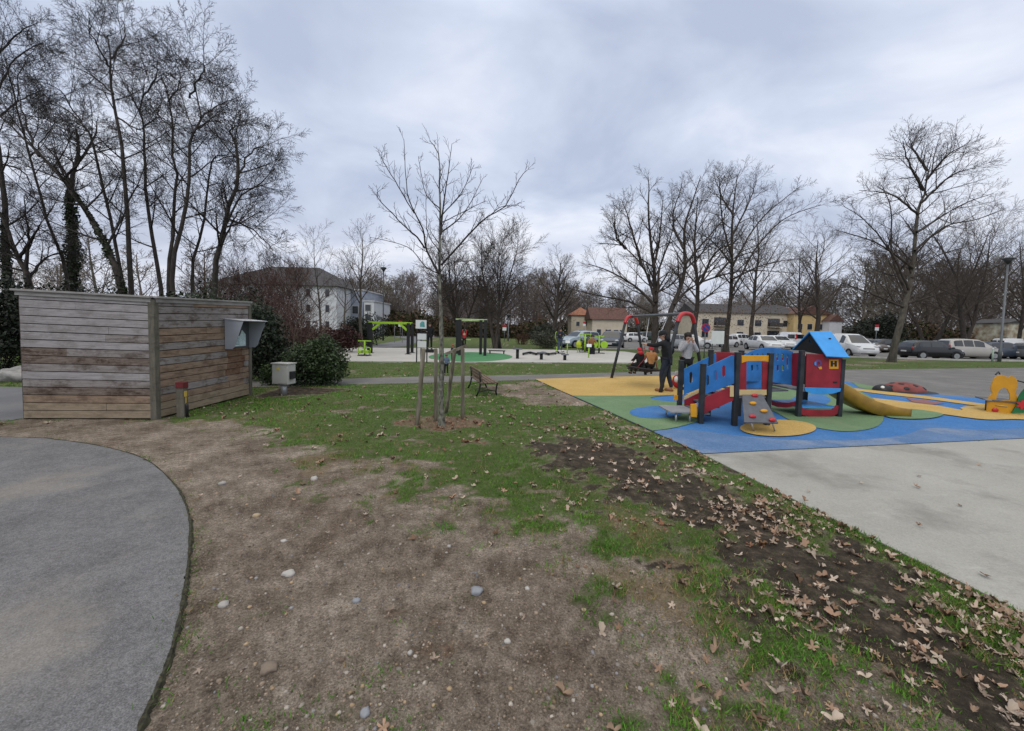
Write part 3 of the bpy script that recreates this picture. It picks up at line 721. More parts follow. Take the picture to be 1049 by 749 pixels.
def tree_from(name, label, base, trunks, limbs, cfg, rng, mt, mc, group=None, twn=None, tL=3.0, tt0=.3, wob=.02):
    """trunks/limbs: (list of world points, r0, r1). trunk mesh holds the stems, crown the limbs and twigs"""
    t = thing(name, label, 'tree', base, 0, group); b0 = Vector(base)
    T = Br(); C = Br()
    for isl, (pts, r0, r1, n, L, t0) in [(0, q) for q in trunks]+[(1, q) for q in limbs]:
        P_ = curve_pts(pts, 12); k = len(P_)
        P_ = [p-b0+Vector((rng.gauss(0, wob), rng.gauss(0, wob), 0))*(i > 0 and i < k-1) for i, p in enumerate(P_)]
        rad = [r0+(r1-r0)*(i/(k-1))**.8 for i in range(k)]
        if not isl: rad[0] *= 1.35
        (C if isl else T).add(P_, rad, 7 if isl else 12)
        spawn(C, P_, rad, L, 0, cfg, rng, t0, n)
    V, F = T.arrays(); np_mesh('trunk', V, F, mt, t, smooth=True)
    V, F = C.arrays(); np_mesh('crown', V, F, mc, t)
    return t
def px_line(pts, Y, dY=0.0, ground=False):
    n = len(pts); out = []
    if ground:
        p = P(pts[0][0], pts[0][1], Y); out.append(Vector((p.x+(0), Y, -.05)))
    out += [P(a, b, Y+dY*i/max(1, n-1)) for i, (a, b) in enumerate(pts)]
    return out
def crop(pts, ox, oy, sc): return [(ox+a/sc, oy+b/sc) for a, b in pts]
# ---- the tall alders behind the shed
def grove():
    K = 2.497
    data = [  # crop polyline (base first), Y, r0
     ([(172,715),(120,560),(75,400),(30,230),(15,150)], 16.5, .13, 'slim bare tree leaning left behind the shed'),
     ([(312,740),(240,570),(160,460),(60,350),(-20,280)], 14.5, .24, 'ivy clad trunk leaning strongly left over the shed'),
     ([(318,730),(282,560),(240,370),(205,310),(110,240)], 16.0, .15, 'bare tree curving left just right of the ivy clad leaning trunk'),
     ([(335,740),(322,550),(310,370),(285,220),(285,150),(275,90)], 15.0, .19, 'tallest bare tree of the grove behind the shed'),
     ([(408,735),(380,540),(370,380),(360,280),(370,215)], 16.5, .18, 'straight bare tree right of the tallest grove tree'),
     ([(432,730),(445,540),(447,400),(430,260),(412,190)], 15.6, .16, 'bare tree with upright trunk in the middle of the grove'),
     ([(440,715),(478,520),(485,370),(512,300),(495,190)], 14.6, .18, 'bare tree forking to the right in the middle of the grove'),
     ([(490,725),(520,560),(540,415),(580,398)], 16.8, .15, 'bare tree with a bent top right of the forking grove tree'),
     ([(545,715),(575,580),(610,430),(592,350),(600,320)], 14.2, .22, 'thick bare tree at the right end of the grove'),
    ]
    limbs = {0: [[(75,400),(130,330),(150,290)], [(40,270),(60,160),(110,110)]],
      1: [[(160,460),(205,400),(150,330)], [(100,400),(60,300),(40,200)]],
      2: [[(240,370),(300,430),(345,520)], [(205,310),(150,230),(70,200)]],
      3: [[(300,300),(350,330),(400,320)], [(290,240),(230,190),(180,170)], [(285,150),(318,90),(312,45)], [(285,175),(240,100),(230,45)]],
      4: [[(362,300),(330,230),(300,190)], [(365,330),(410,300),(450,330)], [(366,250),(400,190),(390,165)]],
      5: [[(430,260),(460,210),(450,165)], [(447,330),(400,290),(370,240)]],
      6: [[(512,300),(560,270),(620,245)], [(485,250),(520,180),(500,150)], [(490,340),(540,310),(600,310)]],
      7: [[(540,415),(600,400),(640,430)], [(530,480),(570,470),(620,500)]],
      8: [[(575,580),(620,500),(680,460),(700,430)], [(600,470),(650,380),(700,390)], [(585,560),(650,590),(700,640)], [(560,640),(600,560),(620,540)]]}
    cfg = cfgd(k=(9,7,6,5,4), sides=(8,5,3,3,3), n=(13,9,7,3), t0=(.35,.18,.12,.1), ang=((38,72),(24,48),(22,45),(22,42)), up=(.02,.055,.02,-.015,-.03), lr=(.66,.56,.54,.5), wob=.05, rmin=.0038)
    for i, (pl, Y, r0, lab) in enumerate(data):
        rng = random.Random(100+i)
        pts = px_line(crop(pl, 0, 0, K), Y, rng.uniform(-1.2, 1.2), True); base = (pts[0].x, pts[0].y, 0)
        Ls = [(px_line(crop(l, 0, 0, K), Y, rng.uniform(-2.2, 2.2)), r0*.20, .008, 10, 3.0, .2) for l in limbs[i]]
        t = tree_from('alder_tree', lab, base, [(pts, r0*.56, .014, 17, 3.3, .30)], Ls, cfg, rng, m_bark, m_twig2, 'tall bare trees behind the shed', wob=.03)
        if i == 1:
            ivy(t, [p-Vector(base) for p in curve_pts(pts, 14)[:9]], .17, 3000)
    # tall edge trees at the left border
    rng = random.Random(77)
    pts = px_line(crop([(20,740),(12,600),(5,440),(-15,330),(-40,190),(-50,90)], 0, 0, K), 17, 0, True); base = (pts[0].x, pts[0].y, 0)
    t = tree_from('alder_tree', 'ivy covered tree at the left edge of the photo', base, [(pts, .15, .02, 13, 3.0, .3)],
        [(px_line(crop(l, 0, 0, K), 17, rng.uniform(-2, 2)), .045, .010, 9, 2.6, .15) for l in ([(0,300),(60,250),(120,230)], [(-15,260),(40,150),(110,110)], [(-30,170),(40,90),(90,60)], [(5,420),(60,440),(90,500)])],
        cfg, rng, m_bark, m_twig2, 'tall bare trees behind the shed')
    ivy(t, [p-Vector(base) for p in curve_pts(pts, 14)[:8]], .30, 3200)
    pts = px_line(crop([(185,730),(185,600),(180,480),(200,385),(195,330)], 0, 0, K), 18, 0, True); base = (pts[0].x, pts[0].y, 0)
    t = tree_from('alder_tree', 'upright trunk wrapped in thick dark ivy behind the shed', base, [(pts, .2, .03, 10, 2.5, .5)],
        [(px_line(crop(l, 0, 0, K), 18, 1), .07, .012, 10, 2.6, .2) for l in ([(180,470),(140,400),(110,370)], [(190,430),(240,350),(250,300)])], cfg, rng, m_bark, m_twig2, 'tall bare trees behind the shed')
    ivy(t, [p-Vector(base) for p in curve_pts(pts, 14)[:10]], .42, 6000)
    pts = px_line(crop([(72,730),(65,690),(38,640),(10,570),(-10,520)], 0, 0, K), 15.5, 0, True); base = (pts[0].x, pts[0].y, 0)
    tree_from('alder_tree', 'small low tree with a forked trunk at the left behind the shed', base, [(pts, .13, .03, 9, 2.2, .3)],
        [(px_line(crop(l, 0, 0, K), 15.5, rng.uniform(-1, 1)), .07, .012, 9, 2.2, .3) for l in ([(70,715),(110,665),(165,640)], [(68,690),(72,600),(62,500)], [(50,660),(90,600),(105,570)])], cfg, rng, m_bark, m_twig2, 'tall bare trees behind the shed')
def leaf_quads(C, n_, size, rs, asp=.6, flat=0.0):
    """n quads at centres C with random orientation"""
    n = len(C); a = rs.normal(size=(n, 3)); a[:, 2] *= (1-flat); a /= np.linalg.norm(a, axis=1, keepdims=True)
    b = rs.normal(size=(n, 3)); b -= a*(a*b).sum(1, keepdims=True); b /= np.linalg.norm(b, axis=1, keepdims=True)
    s = size*rs.uniform(.6, 1.3, (n, 1))
    nrm = np.cross(a, b)*s*.18
    V = np.stack([C-a*s, C-b*s*asp+nrm, C+a*s, C+b*s*asp+nrm], 1).reshape(-1, 3)
    F = np.arange(n*4).reshape(n, 4); return V, F
m_leafg = mat('evergreen_leaf', (1,1,1), .55, .15, 3, tint=True, spec=.4)
def ivy(parent, pts, rad, n):
    rs = np.random.RandomState(n); A = np.array([tuple(p) for p in pts]); k = len(A)
    f = rs.rand(n)*(k-1.001); i = f.astype(int); f = (f-i)[:, None]
    C = A[i]*(1-f)+A[i+1]*f
    d = rs.normal(size=(n, 3)); d /= np.linalg.norm(d, axis=1, keepdims=True)
    t = ((i+f[:, 0])/(k-1))
    C += d*(rad*(1.15-.75*t)*rs.uniform(.5, 1.05, n)*(1+.3*np.sin(C[:, 2]*3.1)))[:, None]
    C[:, 2] = np.maximum(C[:, 2], .05)
    V, F = leaf_quads(C, n, .055, rs)
    v = rs.rand(n, 1); tint = np.repeat(np.hstack([.014+.018*v, .022+.030*v, .008+.010*v]), 4, 0)
    np_mesh('ivy', V, F, m_leafg, parent, tint=tint)
def shrub(name, label, cat, base, lobes, n, size, col, rng_seed, group=None, stems=10, flat=0.0, colv=.6, clump=.0):
    """leafy shrub: leaves through overlapping ellipsoid lobes (relative centre, radii), with stems"""
    t = thing(name, label, cat, base, 0, group); rs = np.random.RandomState(rng_seed); rng = random.Random(rng_seed)
    vol = np.array([r[0]*r[1]*r[2] for _, r in lobes])**.67; vol /= vol.sum(); Cs = []
    for (c, r), w in zip(lobes, vol):
        m = int(n*w); d = rs.normal(size=(m, 3)); d /= np.linalg.norm(d, axis=1, keepdims=True)
        u = rs.rand(m)**.45
        off = Vector((rng.random()*90, 0, 0))
        sh = 1+.18*np.sin(d[:, 0]*5+c[0]*3)*np.cos(d[:, 1]*4+c[1])+.14*np.sin(d[:, 2]*7+d[:, 0]*6)
        Cs.append(np.array(c)+d*np.array(r)*(u*sh)[:, None])
    C = np.vstack(Cs); C = C[C[:, 2] > .02]
    keep = vnoise(C[:, 0]*1+C[:, 2]*.7, C[:, 1]+C[:, 2]*.6, 2.2/max(.5, lobes[0][1][0]), rng_seed, 2) > -.55
    C = C[keep]; m = len(C)
    V, F = leaf_quads(C, m, size, rs, flat=flat)
    v = rs.rand(m, 1); cl = (vnoise(C[:, 0], C[:, 2]+C[:, 1], 2.5, rng_seed+1, 2)[:, None]*.25)
    tint = np.repeat(np.array(col)[None, :]*(1-colv/2+colv*v+cl), 4, 0)
    np_mesh('foliage', V, F, m_leafg, t, tint=np.clip(tint, .002, 1))
    if stems:
        B = Br()
        for j in range(stems):
            c, r = lobes[j % len(lobes)]
            q = Vector((c[0]+rng.uniform(-.6, .6)*r[0], c[1]+rng.uniform(-.6, .6)*r[1], c[2]+.4*r[2])); p0 = Vector((q.x*.35, q.y*.35, 0))
            B.add([p0, p0.lerp(q, .5)+Vector((rng.gauss(0, .05), rng.gauss(0, .05), .05)), q], [.022, .014, .006], 5)
        V, F = B.arrays(); np_mesh('stems', V, F, m_bark, t)
    return t
def twig_bush(name, label, cat, base, w, h, n, seed, m, L=.6, group=None, cfg=None):
    """leafless shrub made of many fine stems"""
    rng = random.Random(seed); B = Br()
    c = cfg or cfgd(k=(5,4,3), sides=(4,3,3), n=(8,5), t0=(.2,.15), up=(.05,.02,0), lr=(.45,.45), rmin=.005, wob=.16)
    for j in range(n):
        a = rng.random()*6.28; q = math.sqrt(rng.random()); p0 = Vector((math.cos(a)*q*w[0]*.5, math.sin(a)*q*w[1]*.5, 0))
        d = Vector((math.cos(a)*.5*q+rng.gauss(0, .2), math.sin(a)*.5*q+rng.gauss(0, .2), 1)).normalized()
        grow(B, p0, d, h*rng.uniform(.6, 1.0), .018, 0, c, rng)
    V, F = B.arrays(); o = np_mesh(name, V, F, m, loc=base); return tagp(o, label, cat, group)
def gen_tree(name, label, px, Y, top, seed, r0, cfg, mt=None, mc=None, group=None, fork=.25, nst=1, lean=0.0, base_py=None, spread=1.0, group2=None):
    """free-standing bare tree at photo column px, depth Y, top at photo row top"""
    q = G(px, base_py) if base_py else None
    if q is None:
        # ground point in column px at depth Y
        lo = P(px, 400, Y); x = lo.x
    else: x, Y = q.x, q.y
    H = P(px, top, Y).z; rng = random.Random(seed)
    t = thing(name, label, 'tree', (x, Y, 0), 0, group); T = Br(); C = Br()
    for s in range(nst):
        d = Vector((lean+rng.gauss(0, .05)+(0 if nst == 1 else .35*math.cos(s*2.4+seed)), rng.gauss(0, .05)+(0 if nst == 1 else .35*math.sin(s*2.4+seed)), 1)).normalized()
        k = cfg['k'][0]; pts = [Vector((.18*s*math.cos(s*2.4), .18*s*math.sin(s*2.4), -.05))]; seg = H*rng.uniform(.9, 1.0)/(k-1); dr = d
        for i in range(k-1):
            dr = (dr+Vector((rng.gauss(0, .07), rng.gauss(0, .07), .10))).normalized(); pts.append(pts[-1]+dr*seg)
        sc = H/pts[-1].z if s == 0 else min(1, H/pts[-1].z); pts = [p*sc for p in pts]
        r = r0*(1 if s == 0 else .75); rad = [r*(1-.9*(i/(k-1))**.85) for i in range(k)]; rad[0] *= 1.3
        T.add(pts, rad, 10); spawn(C, pts, rad, H*spread, 0, cfg, rng, fork, cfg['n'][0])
    V, F = T.arrays(); np_mesh('trunk', V, F, mt or m_bark2, t, smooth=True)
    V, F = C.arrays(); np_mesh('crown', V, F, mc or m_twig, t); return t
grove()
# ---- the staked young tree
def young_tree():
    Y = 6.60; rng = random.Random(5); base = (G(452,437).x, Y, 0)
    def C4(l): return crop(l, 360, 120, 3.497)
    def ln(l, dY): return px_line(C4(l), Y, dY)
    tr = [Vector(base)-Vector((0,0,.05))] + [P(452,400,Y), P(452,360,Y), P(452,330,Y)] + ln([(320,690),(315,560),(318,400),(315,250),(312,130),(280,85)], .25)
    limbs = [([(320,420),(328,330),(345,210),(360,95)], .3, .026), ([(312,558),(270,480),(255,400),(215,320),(195,240),(188,80)], -.5, .026), ([(262,470),(235,430),(200,400),(150,350),(95,290),(98,265)], -.8, .020),
             ([(310,560),(265,535),(200,465),(65,430)], .7, .016), ([(322,530),(385,460),(440,400),(490,355),(550,320),(600,225),(630,190)], -.6, .024), ([(320,415),(390,360),(430,300),(470,220)], .8, .018),
             ([(330,665),(300,600),(255,540)], .6, .014), ([(325,660),(370,610),(420,560)], -.7, .014), ([(318,330),(265,270),(240,140)], .6, .014), ([(225,345),(170,250),(120,170),(105,135)], -.9, .012), ([(318,360),(370,300),(400,260),(440,170)], -.6, .014), ([(500,348),(540,320),(600,315)], -.7, .008), ([(316,480),(270,400),(268,230)], .9, .014), ([(320,380),(420,330),(480,300)], 1.0,.012), ([(318,560),(350,520),(440,510),(470,450)], .9,.012)]
    cfg = cfgd(k=(9,5,4), sides=(8,4,3), n=(9,5), t0=(.2,.2), ang=((25,48),(28,55)), lr=(.62,.45), up=(.0,.08,.06), rmin=.0026, wob=.07)
    tree_from('young_tree', 'slender bare young tree with lichened trunk between timber stakes', base, [(tr, .056, .005, 16, .75, .52)],
              [(ln(l, d), r*.8, .0035, 10, .60, .15) for l, d, r in limbs], cfg, rng, m_lichen, m_twig2, wob=.004)
young_tree()
m_stake = mat('weathered_stake', (.135,.115,.085), .9, .3, 14, .6, 30, stretch=(1,1,.15), col2=(.21,.19,.15))
def stake(label, p0, p1, r=.035):
    mb = MB(); p0 = Vector(p0); p1 = Vector(p1)
    pts = [p0.lerp(p1, t) for t in (0, .25, .5, .75, .985, 1)]
    mb.tube(pts, [r, r*1.02, r*.98, r, r*.97, r*.8], 10); o = mb.build('timber_stake', m_stake, None, True, base=(p0.x, p0.y, 0)); tagp(o, label, 'stake', 'timber stakes round the young tree')
q = G(427,436); stake('left round timber stake of the young tree', (q.x, q.y, -.05), P(434,357,q.y), .038)
q = G(474,429); stake('right round timber stake of the young tree', (q.x, q.y, -.05), P(474,357,q.y), .036)
q = G(446,433); stake('timber stake standing tight against the young trunk', (q.x-.01, q.y+.06, -.05), P(446.5,357,q.y+.06), .032)
q = G(456,424); stake('slanting timber brace behind the young tree', (q.x, q.y+.1, -.05), P(466,357,q.y-.3), .036)
tagp(MB().bar(P(456,363,6.95), P(478,354,7.05), .03, .05).build('tie_rail', m_stake, None, base=P(456,363,6.95)), 'short rail tying the right stake to the trunk', 'rail')
# ---- the park trees
OAK = cfgd(n=(14,8,7), ang=((28,55),(26,52),(26,52)), wob=.07, rmin=.0062)
def C2(l): return crop(l, 580, 120, 3.121)
def swing_trees():
    rng = random.Random(11); Y = 31
    def ln(l, d=0.): return px_line(C2(l), Y, d)
    p0 = ln([(283,690)])[0]; base = (p0.x, Y, 0)
    tr = [Vector((p0.x, Y, -.05))]+ln([(283,690),(285,590),(280,480),(265,330),(262,190)], 1.)
    li = [[(285,590),(265,520),(240,470),(190,420),(135,380)], [(290,590),(300,480),(330,400),(352,300)], [(275,625),(200,590),(100,570),(0,545)], [(280,600),(220,540),(130,490),(70,470)], [(240,470),(210,360),(180,270)], [(288,560),(330,540),(390,480)], [(190,420),(160,380),(155,310)],[(280,480),(300,380),(310,250)]]
    tree_from('oak_tree', 'big bare tree with low spreading limbs behind the swing', base, [(tr, .34, .025, 14, 4.2, .42)], [(ln(l, rng.uniform(-4, 4)), .125, .02, 14, 3.4, .15) for l in li], OAK, rng, m_bark, m_twig, 'bare park trees')
    Y = 29.5; p0 = ln([(325,690)])[0]; base = (p0.x, Y, 0)
    tr = [Vector((p0.x, Y, -.05))]+ln([(322,690),(335,620),(360,560),(380,480),(378,370),(400,280),(430,190)], 1.)
    li = [[(345,600),(400,545),(500,505),(600,490),(740,500)], [(380,470),(440,400),(520,310)], [(375,420),(340,330),(370,220)], [(430,530),(480,430),(560,400)], [(480,510),(540,450),(640,420)]]
    tree_from('oak_tree', 'leaning bare tree crossing behind the swing frame', base, [(tr, .29, .025, 14, 4.0, .4)], [(ln(l, rng.uniform(-4, 4)), .115, .02, 13, 3.4, .15) for l in li], OAK, rng, m_bark, m_twig, 'bare park trees')
    Y = 33; p0 = ln([(512,700)])[0]; base = (p0.x, Y, 0)
    tr = [Vector((p0.x, Y, -.05))]+ln([(512,700),(520,640),(530,500),(530,350),(538,260),(548,185)], 1.)
    li = [[(530,560),(600,430),(690,330),(815,280)], [(530,480),(620,330),(750,220)], [(529,450),(500,330),(490,200)], [(531,380),(585,270),(610,200)], [(528,520),(640,470),(760,450)], [(529,470),(470,400),(420,370)], [(532,310),(490,240),(505,190)]]
    t = tree_from('oak_tree', 'tall bare tree with brown leaves still on its lower twigs', base, [(tr, .27, .022, 16, 4.5, .35)], [(ln(l, rng.uniform(-4, 4)), .095, .02, 14, 3.6, .15) for l in li], OAK, rng, m_bark, m_twig, 'bare park trees')
    rs = np.random.RandomState(4); n = 2600
    C = np.stack([rs.normal(.6, 2.0, n), rs.normal(0, 1.5, n), rs.normal(3.2, .9, n)], 1)
    C = C[(C[:, 2] > 1.2) & (vnoise(C[:, 0], C[:, 2]*1.3+C[:, 1], .8, 8, 2) > -.05)]; n = len(C)
    V, F = leaf_quads(C, n, .05, rs); v = rs.rand(n, 1)
    np_mesh('dead_leaves', V, F, m_leafg, t, tint=np.repeat(np.hstack([.10+.10*v, .055+.05*v, .03+.03*v]), 4, 0))
swing_trees()
def right_tree():
    rng = random.Random(13); Y = 26; q = G(913,371)
    def ln(l, d=0.): return px_line(l, Y, d)
    tr = [Vector((q.x, q.y, -.05))]+ln([(918,348),(927,310),(933,285),(936,260),(941,215),(946,200),(950,180),(954,166)], .5)
    li = [[(931,297),(914,262),(892,232),(862,208)], [(928,300),(914,262),(913,215),(903,190)], [(937,257),(968,232),(1000,225),(1030,214)], [(939,238),(985,210),(1018,198)], [(943,208),(975,180),(1000,172)], [(948,185),(970,160),(985,150)], [(946,195),(930,165),(925,145)], [(935,275),(900,250),(858,236)], [(934,285),(960,262),(1005,250)], [(940,220),(915,200),(880,195)], [(950,175),(935,150),(940,140)], [(926,315),(890,300),(865,290)], [(927,312),(965,300),(990,290)]]
    tree_from('bare_tree', 'tall bare tree leaning slightly right on the grass verge', (q.x, q.y, 0), [(tr, .22, .016, 20, 3.3, .35)], [(ln(l, rng.uniform(-3.5, 3.5)), .085, .012, 13, 3.0, .12) for l in li], cfgd(**{**OAK, 'rmin': .0055, 'n': (13,8,6)}), rng, m_bark2, m_twig, 'bare park trees')
right_tree()
MID = cfgd(k=(8,6,5,4), n=(22,9,8), ang=((30,58),(26,52),(26,52)), lr=(.42,.56,.52), rmin=.0085)
gen_tree('bare_tree', 'dark multi stemmed tree behind the pull up frame', 470, 33, 250, 21, .18, cfgd(**{**MID, 'n': (16,10,9), 'rmin': .008}), m_bark, m_twig, 'bare park trees', .25, 4)
gen_tree('bare_tree', 'dark spreading tree right of the pull up frame', 507, 32, 240, 22, .17, cfgd(**{**MID, 'n': (16,10,9), 'rmin': .008}), m_bark, m_twig, 'bare park trees', .25, 4)
gen_tree('bare_tree', 'round crowned bare tree left of the orange roofed house', 564, 52, 268, 23, .42, MID, m_bark, m_twig, 'bare park trees', .22, 1, spread=1.15)
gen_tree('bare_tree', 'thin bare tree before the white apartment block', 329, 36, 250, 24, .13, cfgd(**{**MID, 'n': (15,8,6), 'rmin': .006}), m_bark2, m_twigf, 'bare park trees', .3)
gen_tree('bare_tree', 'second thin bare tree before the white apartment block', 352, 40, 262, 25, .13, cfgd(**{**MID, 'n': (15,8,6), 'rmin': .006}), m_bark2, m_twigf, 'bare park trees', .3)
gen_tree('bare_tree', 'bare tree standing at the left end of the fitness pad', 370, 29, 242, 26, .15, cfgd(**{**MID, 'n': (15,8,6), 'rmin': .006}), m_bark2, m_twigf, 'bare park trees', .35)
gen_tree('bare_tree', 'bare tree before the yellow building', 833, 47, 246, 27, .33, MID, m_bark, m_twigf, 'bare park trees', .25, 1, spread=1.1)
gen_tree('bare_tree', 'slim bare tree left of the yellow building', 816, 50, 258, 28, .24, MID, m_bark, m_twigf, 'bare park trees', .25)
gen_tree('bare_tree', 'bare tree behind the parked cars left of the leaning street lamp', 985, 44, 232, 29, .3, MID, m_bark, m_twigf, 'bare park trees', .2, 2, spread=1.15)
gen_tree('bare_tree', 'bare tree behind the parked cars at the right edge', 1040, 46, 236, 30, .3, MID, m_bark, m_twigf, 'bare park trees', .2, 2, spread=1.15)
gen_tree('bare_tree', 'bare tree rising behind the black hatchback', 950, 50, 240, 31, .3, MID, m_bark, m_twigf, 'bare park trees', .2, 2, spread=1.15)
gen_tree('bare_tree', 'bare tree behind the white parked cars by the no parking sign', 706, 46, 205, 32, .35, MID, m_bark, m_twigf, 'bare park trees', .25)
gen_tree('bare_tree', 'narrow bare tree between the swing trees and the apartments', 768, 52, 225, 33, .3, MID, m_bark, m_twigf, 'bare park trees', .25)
# ---- the wood far behind: reads as one mass
def wood():
    rng = random.Random(60); protos = []
    c = cfgd(k=(6,5,4,3), sides=(5,3,3,3), n=(18,9,6), t0=(.10,.12,.12), ang=((30,62),(28,55),(28,55)), lr=(.42,.55,.52), rmin=.019, up=(.02,.07,.05,.03))
    for s in range(5):
        B = Br(); r = random.Random(s+900)
        grow(B, Vector((0,0,-.1)), Vector((0,0,1)), 1.0*10, .16, 0, c, r); protos.append(B.arrays())
    Vs = []; Fs = []; Ts = []; n0 = 0
    def put(x, y, h):
        nonlocal n0
        V, F = protos[rng.randrange(5)]; a = rng.random()*6.28; R = np.array(Matrix.Rotation(a, 3, 'Z')); s = h/10
        Vs.append((V@R.T)*np.array([s*1.25, s*1.25, s])+np.array([x, y, 0])); Fs.append(F+n0); n0 += len(V)
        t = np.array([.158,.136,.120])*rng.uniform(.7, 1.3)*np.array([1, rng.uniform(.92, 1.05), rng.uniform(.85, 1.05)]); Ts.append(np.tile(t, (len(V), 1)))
    for i in range(205):
        px = rng.uniform(345, 1130); Y = rng.uniform(72, 118)
        x = P(px, 340, Y).x
        if px > 850 and rng.random() < .40: continue
        top = 296-12*abs(math.sin(px*.013))-(18 if px > 860 else 0)+rng.uniform(-6, 12)
        if 575 < px < 870: top += 14; Y += 18; x = P(px, 340, Y).x
        put(x, Y, max(4, P(px, top, Y).z))
    for i in range(16):     # behind the alders on the left
        px = rng.uniform(-160, 235); Y = rng.uniform(26, 60); x = P(px, 340, Y).x; put(x, Y, P(px, rng.uniform(240, 288), Y).z)
    mt = mat('wood_twigs', (1,1,1), .95, .2, .3, tint=True)
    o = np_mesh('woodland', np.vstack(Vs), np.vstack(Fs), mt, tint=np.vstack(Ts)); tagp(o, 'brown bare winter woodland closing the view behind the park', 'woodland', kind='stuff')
    # bramble and undergrowth at its foot
    rs = np.random.RandomState(9); n = 70000
    px = rs.uniform(330, 1150, n); Y = rs.uniform(64, 80, n)+np.where((px > 560) & (px < 870), 36, 0); u = (px-524.5)/CAM_F; x = u*Y*1.005
    hmax = 2.3+2.4*sstep(-.3, .6, vnoise(x, Y, .12, 3, 3)); z = rs.rand(n)**.8*hmax
    V, F = leaf_quads(np.stack([x, Y, z], 1), n, .26, rs); v = rs.rand(n, 1); g = (rs.rand(n, 1) < .35)
    tint = np.where(g, np.hstack([.022+.02*v, .030+.026*v, .012+.010*v]), np.hstack([.065+.04*v, .048+.026*v, .034+.018*v]))
    o = np_mesh('undergrowth', V, F, mat('scrub_leaf', (1,1,1), .95, .2, .5, tint=True, spec=.05), tint=np.repeat(tint, 4, 0)); tagp(o, 'dark scrub and brambles along the foot of the far woodland', 'undergrowth', kind='stuff')
wood()
RT_ = cfgd(k=(7,6,5,4), n=(17,9,7), ang=((20,45),(22,45),(22,45)), lr=(.5,.55,.5), rmin=.006, wob=.06)
gen_tree('bare_tree', 'reddish many stemmed bare tree before the left end of the white block', 244, 23, 279, 51, .06, RT_, m_bark, bpy.data.materials.get('red_tw') or mat('red_tw', (.085,.052,.045), .95, .3, 3), 'bare park trees', .1, 5)
gen_tree('bare_tree', 'reddish bushy bare tree before the middle of the white block', 272, 25, 280, 52, .06, RT_, m_bark, bpy.data.materials['red_tw'], 'bare park trees', .1, 5)
gen_tree('bare_tree', 'low thin reddish bare tree in front of the right half of the white block', 306, 30, 272, 53, .05, RT_, m_bark, bpy.data.materials['red_tw'], 'bare park trees', .1, 5)
# ---- shrubs and hedges
DG = (.036,.060,.020)
b = G(325,397); shrub('round_bush', 'rounded dark evergreen bush right of the grey cabinet', 'bush', (b.x-.30, b.y+.55, 0), [((0,0,.60),(.80,.66,.68)), ((-.45,-.1,.45),(.52,.5,.5)), ((.42,0,.5),(.47,.5,.55)), ((.1,.1,.97),(.46,.42,.37))], 15000, .036, DG, 1)
b = P(272,350,11.6); shrub('laurel_shrub', 'tall dark laurel beside the far end of the shed', 'shrub', (b.x, 11.6, 0), [((0,0,.9),(.6,.8,1.05)), ((-.35,.3,1.5),(.5,.6,.75)), ((.25,.2,.55),(.5,.6,.6))], 11000, .045, (.016,.026,.012), 2)
b = P(262,350,12.6); shrub('laurel_shrub', 'dark laurel rising just behind the shed end', 'shrub', (b.x-.5, 12.8, 0), [((0,0,1.4),(.9,.8,1.2))], 6000, .05, (.017,.027,.012), 22)
b = G(270,396); shrub('weed_clump', 'bright green weeds at the foot of the tall laurel', 'plant', (b.x, b.y+.2, 0), [((0,0,.3),(.22,.2,.35)), ((.18,.05,.2),(.2,.2,.25))], 900, .035, (.05,.085,.02), 3, stems=4)
b = P(205,300,12.0); shrub('holly_shrub', 'dark green holly showing over the roof edge of the shed', 'shrub', (b.x, 12.0, 0), [((0,0,1.7),(1.0,.7,1.05)), ((.9,.2,1.4),(.9,.6,1.0)), ((-1.0,.2,1.3),(.9,.6,1.0))], 9000, .05, (.020,.036,.012), 4)
b = P(10,340,12.5); shrub('tall_hedge', 'very dark tall hedge left of the shed', 'hedge', (b.x-.8, 12.5, 0), [((0,0,1.5),(2.0,.9,1.5)), ((-2.4,0,1.5),(1.8,.9,1.5)), ((1.6,.6,1.4),(1.5,.8,1.45))], 20000, .06, (.012,.018,.009), 5)
b = P(90,320,13.5); shrub('tall_hedge', 'dark evergreen scrub directly behind the shed', 'hedge', (b.x, 13.5, 0), [((0,0,1.3),(2.3,.7,1.25)), ((2.2,.2,1.25),(1.8,.7,1.2)), ((-2.0,.2,1.35),(1.8,.7,1.35))], 12000, .06, (.014,.021,.010), 6)
RB = (.055,.020,.018)
b = P(318,345,24); shrub('beech_hedge', 'dark red leaved hedge before the white apartment block', 'hedge', (b.x, 24, 0), [((0,0,.8),(1.8,.7,.85)), ((-2.4,.2,.9),(1.7,.7,.95)), ((2.0,-.2,.75),(1.3,.6,.8))], 12000, .07, RB, 7)
b = P(283,320,19); twig_bush('red_twig_shrub', 'tall reddish leafless shrub left of the red hedge', 'shrub', (b.x, 19, 0), (2.8,1.6), 3.3, 60, 8, mat('red_twig', (.10,.055,.048), .9, .3, 2))
b = P(262,318,20); twig_bush('red_twig_shrub', 'dark reddish leafless shrub behind the laurel at the shed end', 'shrub', (b.x, 20, 0), (2.6,1.6), 3.6, 60, 18, bpy.data.materials['red_twig'])
b = P(280,318,21); shrub('red_shrub', 'broad dark red brown shrub hiding the lower white block', 'shrub', (b.x, 21, 0), [((0,0,1.7),(1.5,.8,1.8)), ((-1.6,.2,2.0),(1.4,.8,2.1)), ((1.1,0,1.1),(1.0,.7,1.2))], 5200, .05, (.060,.036,.032), 19, stems=40)
b = P(300,320,15); twig_bush('pale_twig_shrub', 'pale leafless stems arching behind the round bush', 'shrub', (b.x-.3, 15, 0), (1.2,.8), 2.6, 14, 9, mat('pale_twig', (.14,.11,.085), .9, .3, 2))
